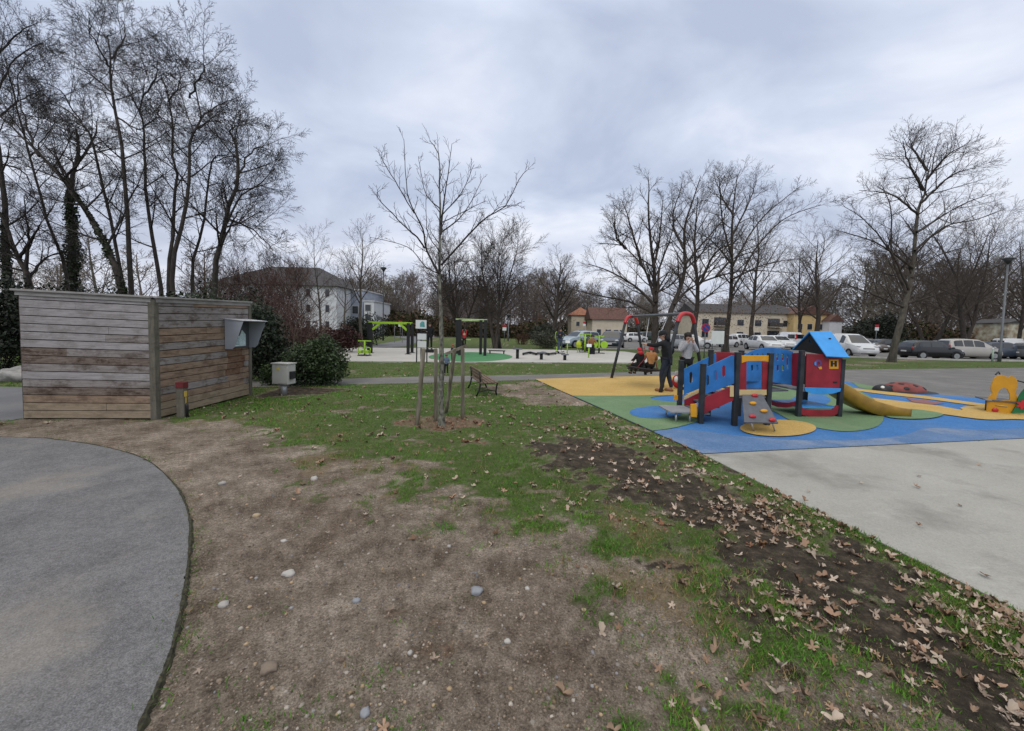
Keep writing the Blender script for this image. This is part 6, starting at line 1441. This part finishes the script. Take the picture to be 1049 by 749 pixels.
# ================================================================ buildings
m_wallw = mat('render_white', (.56,.57,.60), .9, .06, 1.5); m_cream = mat('render_cream', (.52,.46,.36), .9, .08, 1.2); m_yelw = mat('render_yellow', (.50,.37,.18), .9, .08, 1.2); m_slate = mat('roof_slate', (.050,.047,.050), .8, .25, 2); m_tile = mat('roof_orange_tile', (.26,.115,.07), .85, .25, 3); m_tileb = mat('roof_brown_tile', (.105,.055,.045), .85, .25, 3); m_win = mat('window_pane', (.022,.028,.036), .15, .2, 2, spec=.7); m_frame = mat('window_frame', (.5,.5,.5), .6)
def bldg(name, label, x0, x1, y0, dep, zt, wall, roof=None, rkind='hip', rz=2.0, ov=.4, cat='building', rot=0.0):
    t = thing(name, label, cat, ((x0+x1)/2, y0, 0), rot); w = x1-x0
    MB().box((0, dep/2, zt/2), (w, dep, zt)).build('wall', wall, t)
    if roof:
        mb = MB(); a = w/2+ov; b0, b1 = -ov, dep+ov; ym = dep/2; z = zt+.01; r = (min(w, dep)/2 if rkind == 'hip' else 0)
        if w >= dep: ra, rb = (-a+r, ym), (a-r, ym)
        else: ra, rb = (0, b0+r), (0, b1-r)
        if rkind == 'gable_front': ra, rb = (0, b0), (0, b1)
        vs = [(-a,b0,z),(a,b0,z),(a,b1,z),(-a,b1,z),(*ra,z+rz),(*rb,z+rz)]
        fs = [(0,1,5,4),(1,2,5),(2,3,4,5),(3,0,4),(3,2,1,0)] if (w >= dep and rkind != 'gable_front') else [(0,1,4),(1,2,5,4),(2,3,5),(3,0,4,5),(3,2,1,0)]
        mb.add(vs, fs); mb.build('roof', roof, t)
    return t
def window(t, x, z, w, h, y=-.02, nm='window', m=None, sill=True):
    f = MB().box((x, y, z), (w+.16, .06, h+.16)).build(nm, m or m_frame, t); MB().box((x, y-.035, z), (w, .03, h)).build('pane', m_win, f)
def X(px, Y): return P(px, 340, Y).x
def Zp(px, py, Y): return P(px, py, Y).z
# white apartment block, left
Y = 58; x0, x1 = X(215,Y), X(345,Y); ze = Zp(320,293,Y)
t = bldg('apartment_block', 'large white apartment block with slate hipped roof left of the park', x0, x1, Y, 12, ze, m_wallw, m_slate, 'hip', Zp(310,274,Y+6)-ze, .5)
cx = (x0+x1)/2
for i in range(6):
    for j, zz in enumerate((1.6, 4.0, 6.3)): window(t, X(238+i*19.5,Y)-cx, zz, .55, 1.05)
Y = 63; x0, x1 = X(341,Y), X(372,Y); ze = Zp(356,297.5,Y); cx = (x0+x1)/2
t = bldg('apartment_wing', 'blue grey lower wing joined to the right of the white block', x0, x1, Y, 10, ze, mat('render_blue_grey', (.30,.33,.40), .9, .08, 1.2)); MB().box((0,5,ze+.1),(x1-x0+.3,10.3,.2)).build('parapet', m_frame, t)
for i in range(3):
    for zz in (1.7, 4.1): window(t, X(346+i*9,Y)-cx, zz, .9, 1.2)
Y = 61; x0, x1 = X(373,Y), X(383,Y); ze = Zp(378,309,Y); cx = (x0+x1)/2
t = bldg('apartment_stair_tower', 'narrow white end block with two stacked windows', x0, x1, Y, 8, ze, m_wallw); MB().box((0,4,ze+.08),(x1-x0+.3,8.3,.16)).build('parapet', m_frame, t)
for zz in (1.4, 2.9, 4.4): window(t, X(377,Y)-cx, zz, .85, .95)
# houses in the middle
Y = 84; x0, x1 = X(585,Y), X(606,Y); ze = Zp(595,323,Y)
t = bldg('house', 'cream house with orange hipped tile roof beyond the car park', x0, x1, Y, 5, ze, m_cream, m_tile, 'hip', Zp(598,315,Y+2)-ze, .45, 'house'); window(t, -.8, 3.0, .7, .9); window(t, 1.0, 3.0, .7, .9); window(t, 0, 1.1, 1.0, 1.1)
Y = 78; x0, x1 = X(606.5,Y), X(642,Y); ze = Zp(620,327.2,Y); cx = (x0+x1)/2
t = bldg('bungalow', 'low cream bungalow with broad brown tile roof beyond the car park', x0, x1, Y, 6, ze, m_cream, m_tileb, 'gable', Zp(620,315,Y+3)-ze, .5, 'house')
window(t, X(613.5,Y)-cx, .95, .8, 1.9, nm='door', m=m_frame); window(t, X(623,Y)-cx, 1.35, .9, 1.0); window(t, X(631,Y)-cx, 1.35, .9, 1.0); window(t, X(637,Y)-cx, 1.35, .9, 1.0)
for px in (621,625): MB().box((X(px,Y)-cx,-.04,1.35),(.32,.05,1.15)).build('shutter', mat('shutter_purple', (.10,.06,.12), .7), t)
Y = 90; x0, x1 = X(546,Y), X(560,Y); ze = Zp(553,327,Y)
t = bldg('house', 'small orange roofed house half hidden by the round crowned tree', x0, x1, Y, 5, ze, mat('brick_orange', (.28,.13,.08), .9, .2, 3), m_tile, 'hip', Zp(553,320,Y+2)-ze, .3, 'house'); window(t, 0, 1.3, .8, 1.0)
# cream apartments behind the car park
Y = 86; x0, x1 = X(712,Y), X(812,Y); ze = Zp(770,321,Y); cx = (x0+x1)/2
t = bldg('cream_apartments', 'long cream apartment building with dark balconies behind the car park', x0, x1, Y, 9, ze, m_cream, m_slate, 'gable', 2.2, .5)
for i, px in enumerate((722,737,758,776,792,805)):
    for zz in (1.2, 3.9):
        bw = 2.6 if i in (1,4) else 1.4
        if i in (1,4):
            f = MB().box((X(px,Y)-cx,-.03,zz+.2),(bw,.08,2.1)).build('balcony', m_win, t); MB().box((X(px,Y)-cx,-.55,zz-.62),(bw+.2,1.0,.12)).build('slab', m_cream, f); MB().box((X(px,Y)-cx,-1.02,zz-.15),(bw+.2,.06,.85)).build('railing', m_slate, f)
        else: window(t, X(px,Y)-cx, zz+.2, bw, 1.3)
Y = 84; x0, x1 = X(812.5,Y), X(849,Y); ze = Zp(830,322,Y); cx = (x0+x1)/2
t = bldg('yellow_house', 'yellow rendered building right of the cream apartments', x0, x1, Y, 8, ze, m_yelw, m_tileb, 'gable', 1.8, .4)
for px in (819,829,840):
    for zz in (1.2, 3.5): window(t, X(px,Y)-cx, zz, 1.0, 1.2)
Y = 82; x0, x1 = X(849.5,Y), X(862,Y); ze = Zp(855,329,Y); cx = (x0+x1)/2
t = bldg('white_gable_house', 'white gabled house end right of the yellow building', x0, x1, Y, 10, ze, m_wallw, m_tileb, 'gable_front', Zp(855,322,Y)-ze, .3, 'house'); window(t, 0, 1.7, .8, 1.0)
MB().panel([[(-(x1-x0)/2,ze),((x1-x0)/2,ze),(0,Zp(855,322.6,Y))]], (0,-.05,0), (1,0,0), (0,0,1), .1).build('gable_wall', m_wallw, t)
Y = 60; x0, x1 = X(1032,Y), X(1062,Y); ze = Zp(1045,331,Y)
t = bldg('kiosk', 'small building with orange and brown mural wall at the right edge', x0, x1, Y, 5, ze, mat('mural_wall', (.36,.20,.08), .8, .6, 1.1, col2=(.30,.30,.24)), m_slate, 'gable', .7, .3)
window(t, -1.0, 1.4, 1.1, 1.0)
tagp(MB().box((0,0,.55),(14,.22,1.1)).build('low_brick_wall', mat('brick_dark_red', (.10,.045,.035), .9, .2, 3), None), 'low dark red wall before the cream apartments', 'wall'); bpy.data.objects['low_brick_wall'].location = (X(768,72),72,0)
# ================================================================ lamps and signs
m_lp = mat('lamp_post_grey', (.13,.14,.15), .5, .1, 4, metal=.3); m_lpd = mat('lamp_post_dark', (.03,.033,.035), .5, .1, 4)
def lamp(px, Y, top, m, label, r):
    p = P(px, 350, Y); h = P(px, top, Y).z; t = thing('street_lamp', label, 'street lamp', (p.x, Y, 0)); MB().tube([(0,0,-.05),(0,0,.9),(0,0,1.0),(0,0,h-.5)], [r*1.4,r*1.4,r,r*.7], 12).build('post', m, t, True)
    MB().tube([(0,0,h-.5),(0,0,h-.32),(0,0,h-.08)], [r*.8,.16,.34], 14).build('lantern', m_lpd, t, True); MB().ell((0,0,h-.08),(.36,.36,.13),16,6,z0=0).build('lamp_cap', m_lpd, t, True); MB().box((0,0,.7),(.18,.05,.35)).build('service_door', m, t)
lamp(1025.5, 30, 264, m_lp, 'tall grey street lamp among the parked cars at the right', .075)
lamp(392.5, 44, 274, m_lpd, 'thin dark street lamp rising over the woodland left of the young tree', .07)
lamp(520.5, 52, 322, m_lp, 'short pale lamp post on the far lawn', .07)
def roundsign(px, Y, top, r, label, face, rim, board=False):
    p = P(px, 350, Y); z = P(px, top, Y).z; t = thing('road_sign', label, 'sign', (p.x, Y, 0)); MB().tube([(0,0,-.05),(0,0,z+.1)], .035, 8).build('post', m_lp, t, True)
    MB().tube([(0,-.05,z),(0,-.075,z)], r, 24).build('rim', rim, t); MB().tube([(0,-.08,z),(0,-.09,z)], r*.78, 24).build('face', face, t); MB().bar((-r*.52,-.097,z+r*.52),(r*.52,-.097,z-r*.52),.01,r*.2,up=(0,0,1)).build('slash', rim, t)
m_rr = mat('sign_red', (.36,.02,.03), .5); m_sb = mat('sign_blue', (.02,.05,.24), .5)
roundsign(722, 26, 336, .30, 'round red rimmed blue no parking sign right of the swing', m_sb, m_rr)
Y = 27; p = P(735,350,Y); t = thing('information_board', 'blank white board on posts before the parked cars', 'sign', (p.x,Y,0), .1)
z0, z1 = P(735,352.5,Y).z, P(735,339,Y).z; w = X(742,Y)-X(728,Y)
MB().box((0,0,(z0+z1)/2),(w,.04,z1-z0)).build('board', c_white, t, False, .01)
for s in (-.36,.36): MB().tube([(s*w,.04,-.05),(s*w,.04,z1)], .03, 8).build('post', m_lp, t, True)
for px, Y, top, lab in ((516.5,50,337,'small white and red road sign on the far lawn'),(598,70,333,'small round sign far off before the cream house'),(897,50,337,'small pale sign behind the bare verge tree'),(410,52,333,'slim white and red marker post by the far path')):
    p = P(px,350,Y); z = P(px,top,Y).z; t = thing('road_sign', lab, 'sign', (p.x,Y,0)); MB().tube([(0,0,-.05),(0,0,z+.25)], .04, 8).build('post', m_lp, t, True); MB().box((0,-.05,z),(.5,.02,.42)).build('plate', c_white, t); MB().box((0,-.05,z+.42),(.46,.02,.28)).build('top_plate', m_rr, t)
p = P(1017.5,358,29.2); t = thing('bollard', 'pale green post standing by the dark blue car', 'post', (p.x,29.2,0)); MB().tube([(0,0,-.05),(0,0,1.0)], .055, 10).build('post', mat('pale_green', (.28,.36,.30), .6), t, True); MB().ell((0,0,1.0),(.06,.06,.05),10,6,z0=0).build('cap', c_white, t, True)
# ================================================================ people
m_skin = mat('skin', (.42,.25,.18), .6, .06, 10)
def skin_mesh(verts, edges, radii, root, sub=2):
    me = bpy.data.meshes.new('tmp'); me.from_pydata(verts, edges, []); o = bpy.data.objects.new('tmp', me); COL.objects.link(o)
    md = o.modifiers.new('s', 'SKIN'); md.use_smooth_shade = True
    for i, r in enumerate(radii):
        sv_ = me.skin_vertices[0].data[i]; sv_.radius = r if isinstance(r, tuple) else (r, r); sv_.use_root = (i == root)
    ss = o.modifiers.new('d', 'SUBSURF'); ss.levels = sub; ss.render_levels = sub
    bpy.context.view_layer.update(); dg = bpy.context.evaluated_depsgraph_get(); r_ = bpy.data.meshes.new_from_object(o.evaluated_get(dg)); bpy.data.objects.remove(o); bpy.data.meshes.remove(me)
    return r_
def person(label, loc, rz, H, J, cloth, hair, hat=None, group=None, fing=True, hairlen=0, hood=None):
    """J: joints in units of a 1.75 m adult (local x right, y forward, z up); cloth: (top mat, trousers mat, shoe mat)"""
    s = H/1.75; t = thing('person', label, 'person', loc, rz, group)
    J = {k: Vector(v)*s for k, v in J.items()}; top, trous, shoe = cloth
    V = []; E = []; R = []; ix = {}
    def v(n, p, r): ix[n] = len(V); V.append(tuple(p)); R.append(r if isinstance(r, tuple) else r*s); return ix[n]
    def e(a, b): E.append((ix[a], ix[b]))
    pel, ch, nk, hd = J['pelvis'], J['chest'], J['neck'], J['head']
    v('pel', pel, .125); v('wst', pel.lerp(ch, .45), .118); v('ch', ch, .145); v('nk', nk, .055); v('jaw', nk.lerp(hd, .55)+Vector(J.get('face', Vector((0,1,0))*s))*.035, .070); v('hd', hd, .098); v('crown', hd+(hd-nk).normalized()*.085*s, .075)
    for a, b in (('pel','wst'),('wst','ch'),('ch','nk'),('nk','jaw'),('jaw','hd'),('hd','crown')): e(a, b)
    for sd in 'lr':
        sh, el, ha = J['sh'+sd], J['el'+sd], J['ha'+sd]; hp, kn, an, to = J['hp'+sd], J['kn'+sd], J['an'+sd], J['to'+sd]
        v('sh'+sd, sh, .062); v('el'+sd, el, .044); v('wr'+sd, ha, .030); d = (ha-el).normalized(); v('pm'+sd, ha+d*.075*s, (.020*s,.042*s))
        for a, b in (('ch','sh'+sd),('sh'+sd,'el'+sd),('el'+sd,'wr'+sd),('wr'+sd,'pm'+sd)): e(a, b)
        if fing:
            pd = d.cross(Vector((0,0,1))); pd = pd.normalized() if pd.length > .1 else Vector((0,1,0)); pn = d.cross(pd)
            for q, (off, ln) in enumerate(((-.030,.065),(-.010,.078),(.010,.074),(.030,.058))):
                b0 = ha+d*.095*s+pd*off*s; v(f'f{sd}{q}a', b0+d*ln*.5*s-pn*.008*s, .0095); v(f'f{sd}{q}b', b0+d*ln*.92*s-pn*.03*s, .0075); e('pm'+sd, f'f{sd}{q}a'); e(f'f{sd}{q}a', f'f{sd}{q}b')
            v(f't{sd}a', ha+d*.05*s-pd*.045*s-pn*.01*s, .011); v(f't{sd}b', ha+d*.095*s-pd*.058*s-pn*.025*s, .009); e('pm'+sd, f't{sd}a'); e(f't{sd}a', f't{sd}b')
        v('hp'+sd, hp, .088); v('kn'+sd, kn, .056); v('an'+sd, an, .040); v('to'+sd, to, .036)
        for a, b in (('pel','hp'+sd),('hp'+sd,'kn'+sd),('kn'+sd,'an'+sd),('an'+sd,'to'+sd)): e(a, b)
    me = skin_mesh(V, E, R, 0); me.materials.append(m_skin); b = bpy.data.objects.new('body', me); COL.objects.link(b); b.parent = t
    def garment(name, names, edges, add, m):
        vv = [V[ix[n]] for n, _ in names]; rr = [(R[ix[n]] if not isinstance(R[ix[n]], tuple) else R[ix[n]][0])*k+add*s for n, k in names]; q = {n: i for i, (n, _) in enumerate(names)}
        g = skin_mesh(vv, [(q[a], q[b]) for a, b in edges], rr, 0); g.materials.append(m); o = bpy.data.objects.new(name, g); COL.objects.link(o); o.parent = t; return o
    garment('jacket', [('wst',1.08),('pel',1.12),('ch',1.06),('nk',1.0),('shl',1.12),('ell',1.15),('wrl',1.15),('shr',1.12),('elr',1.15),('wrr',1.15)], [('wst','pel'),('wst','ch'),('ch','nk'),('ch','shl'),('shl','ell'),('ell','wrl'),('ch','shr'),('shr','elr'),('elr','wrr')], .018, top)
    garment('trousers', [('pel',1.0),('hpl',1.05),('knl',1.12),('anl',1.2),('hpr',1.05),('knr',1.12),('anr',1.2)], [('pel','hpl'),('hpl','knl'),('knl','anl'),('pel','hpr'),('hpr','knr'),('knr','anr')], .012, trous)
    for sd in 'lr':
        a, to = J['an'+sd], J['to'+sd]; d = to-a; d.z = 0; d = d.normalized() if d.length > 1e-4 else Vector((0,1,0)); c = Vector(((a.x+to.x)/2, (a.y+to.y)/2, min(a.z, to.z)-.005*s)); Mx = Matrix((d, Vector((0,0,1)).cross(d), Vector((0,0,1)))).transposed()
        MB().ell(c, (.135*s,.052*s,.055*s), 14, 8, Mx, z0=-.6).build('shoe', shoe, t, True)
    fdir = Vector(J.get('face', Vector((0,1,0)))).normalized(); up = (hd-nk).normalized(); rt = fdir.cross(up).normalized(); Mh = Matrix((rt, fdir, up)).transposed()
    # eyes, nose, mouth, ears
    for q in (-1, 1):
        MB().ell(hd+fdir*.090*s+rt*q*.034*s+up*.008*s, (.014*s,.008*s,.009*s), 8, 6, Mh).build('eye', c_black, t, True); MB().ell(hd+rt*q*.096*s-up*.01*s, (.012*s,.022*s,.032*s), 8, 6, Mh).build('ear', m_skin, t, True)
    MB().ell(hd+fdir*.102*s-up*.025*s, (.014*s,.022*s,.024*s), 8, 6, Mh).build('nose', m_skin, t, True); MB().ell(hd+fdir*.092*s-up*.062*s, (.026*s,.010*s,.008*s), 8, 6, Mh).build('mouth', mat('lips', (.30,.12,.10), .5), t, True)
    if hat: MB().ell(hd+up*.022*s-fdir*.008*s, (.118*s,.124*s,.128*s), 18, 10, Mh, z0=-.15).build('hat', hat, t, True)
    elif hair: 
        MB().ell(hd+up*.020*s-fdir*.018*s, (.110*s,.112*s,.115*s), 18, 10, Mh, z0=-.35).build('hair', hair, t, True)
    if hood: MB().ell(nk-fdir*.09*s+up*.03*s, (.13*s,.08*s,.10*s), 16, 10, Mh).build('hood', hood, t, True)
    return t, J, Mh, s
STAND = dict(pelvis=(0,0,.95), chest=(0,.01,1.30), neck=(0,.01,1.50), head=(0,.03,1.64), shl=(-.19,0,1.42), ell=(-.24,-.02,1.14), hal=(-.25,.08,.90), shr=(.19,0,1.42), elr=(.24,-.02,1.14), har=(.25,.08,.90),
   hpl=(-.095,0,.90), knl=(-.11,.03,.50), anl=(-.12,0,.09), tol=(-.13,.15,.04), hpr=(.095,0,.90), knr=(.11,.03,.50), anr=(.12,0,.09), tor=(.13,.15,.04))
SIT = dict(pelvis=(0,0,.12), chest=(0,.02,.46), neck=(0,.03,.66), head=(0,.05,.80), shl=(-.19,.01,.58), ell=(-.27,.10,.36), hal=(-.24,.28,.30), shr=(.19,.01,.58), elr=(.27,.10,.36), har=(.24,.28,.30),
   hpl=(-.10,.02,.10), knl=(-.12,.42,.10), anl=(-.12,.46,-.30), tol=(-.13,.60,-.34), hpr=(.10,.02,.10), knr=(.12,.42,.10), anr=(.12,.46,-.30), tor=(.13,.60,-.34))
def pose(base, **k): d = dict(base); d.update(k); return d
k_black = mat('cloth_black', (.012,.012,.014), .9, .25, 12); k_navy = mat('cloth_navy', (.020,.024,.036), .9, .2, 12); k_grey = mat('cloth_grey_marl', (.36,.36,.38), .9, .15, 30); k_tan = mat('cloth_tan', (.36,.17,.06), .85, .2, 12); k_red = mat('cloth_red', (.42,.025,.035), .85, .15, 12); k_den = mat('cloth_denim', (.05,.07,.11), .9, .2, 14); k_brn = mat('shoe_brown', (.22,.10,.04), .7); k_hair = mat('hair_dark', (.014,.011,.009), .6, .2, 30, stretch=(1,1,.3)); k_white = mat('cloth_white', (.6,.6,.58), .8); k_blue = mat('cloth_dusty_blue', (.10,.14,.20), .9, .15, 12)
# man pushing the swing
q = G(681.5,402)
t, J, Mh, s = person('man in black hoodie reaching out to push the nest swing', (q.x,q.y,.03), Rd(55), 1.70, pose(STAND, pelvis=(0,-.02,.94), chest=(0,.05,1.28), neck=(0,.09,1.48), head=(0,.13,1.62), face=(-.2,1,-.25), ell=(-.26,.26,1.32), hal=(-.22,.52,1.34), shl=(-.19,.06,1.41), shr=(.19,.03,1.41), elr=(.30,-.10,1.16), har=(.20,.06,1.00), knl=(-.10,.10,.51), anl=(-.11,.06,.09), tol=(-.12,.22,.04), knr=(.12,-.03,.50), anr=(.13,-.14,.10), tor=(.14,.01,.04)), (k_black, k_navy, k_brn), k_hair, k_black, hood=k_black)
# woman in the grey hoodie
q = G(702,399.5)
t, J, Mh, s = person('woman in pale grey hoodie with dark bun holding her hands to her face', (q.x,q.y,.03), Rd(175), 1.66, pose(STAND, face=(.15,1,-.1), ell=(-.26,.14,1.16), hal=(-.09,.24,1.46), elr=(.26,.14,1.16), har=(.07,.24,1.46)), (k_grey, k_black, k_black), k_hair, hood=k_grey)
hd = J['head']; MB().ell(hd+Vector((0,-.14,.05))*s, (.075*s,.07*s,.07*s), 14, 9).build('hair_bun', k_hair, t, True)
MB().ell(hd+Vector((0,-.03,-.02))*s, (.112*s,.095*s,.12*s), 14, 9).build('hair_side', k_hair, t, True)
# children on the nest swing
t, J, Mh, s = person('child in dark coat and red hood seated on the left of the nest swing', (3.95,12.02,.60), Rd(20), 1.12, SIT, (k_black, k_black, k_black), None, k_red, fing=False, hood=k_red)
t, J, Mh, s = person('child in tan jacket and red hat seated on the right of the nest swing', (4.28,11.98,.62), Rd(-10), 1.18, SIT, (k_tan, k_black, k_black), None, k_red, fing=False)
# red and white bag by the stairs
q = G(693.5,398.5); b = MB(); b.ell((0,0,.20),(.15,.12,.20),16,10); bo = b.build('holdall', k_red, None, True, base=(0,0,0)); bo.location = (q.x,q.y,.03); tagp(bo, 'red and white bag standing behind the stairs', 'bag')
MB().ell((-.06,-.07,.26),(.07,.07,.10),12,8).build('white_patch', k_white, bo, True); MB().tube([(-.08,0,.36),(-.05,0,.50),(.05,0,.50),(.08,0,.36)], .012, 6).build('handle', k_white, bo, True)
# people at the fitness pad
q = G(440,361.5); person('adult in dark clothes standing behind the notice board', (q.x,q.y,.24), Rd(200), 1.70, pose(STAND, elr=(.30,.10,1.16), har=(.24,.30,1.16)), (k_black, k_black, k_black), k_hair, fing=False); 
tg = thing('step_block', 'low dark step platform under the adult behind the notice board', 'step', (q.x,q.y,.03)); MB().box((0,.02,.10),(.6,.6,.20)).build('block', c_blk, tg, False, .01)
Y = 23.3; p = P(475.5,356,Y); person('child in red jacket hanging from the low bar of the pull up frame', (p.x,Y,p.z), Rd(180), 1.02, pose(STAND, ell=(-.20,.10,1.62), hal=(-.16,.10,1.78), elr=(.20,.10,1.62), har=(.16,.10,1.78)), (k_red, k_black, k_black), k_hair, fing=False)
q = G(457,384); person('toddler in dusty blue top standing beside the staked tree', (q.x,q.y,.0), Rd(190), .72, pose(STAND, elr=(.30,.10,1.20), har=(.42,.26,1.30)), (k_blue, k_black, k_black), k_hair, fing=False)
q = G(464,373); person('small child in red hat behind the slanting brace of the young tree', (q.x,q.y,.03), Rd(150), .85, STAND, (k_navy, k_black, k_black), None, k_red, fing=False)
q = G(606,363.2); person('person in dark clothes seated at the lime machines', (q.x,q.y,.48), Rd(170), 1.70, pose(SIT, anl=(-.12,.46,-.36), anr=(.12,.46,-.36)), (k_brn, k_black, k_black), k_hair, fing=False)
tg = thing('seat_block', 'black block under the person seated at the lime machines', 'block', (q.x,q.y,.03)); MB().box((0,0,.20),(.40,.36,.40)).build('block', c_blk, tg, False, .02)
q = G(574,363.2); person('person in light top using the left exercise machine', (q.x,q.y+.3,.20), Rd(200), 1.60, pose(STAND, elr=(.30,.16,1.20), har=(.24,.40,1.26), ell=(-.30,.16,1.20), hal=(-.24,.40,1.26)), (k_navy, k_den, k_white), k_hair, fing=False)
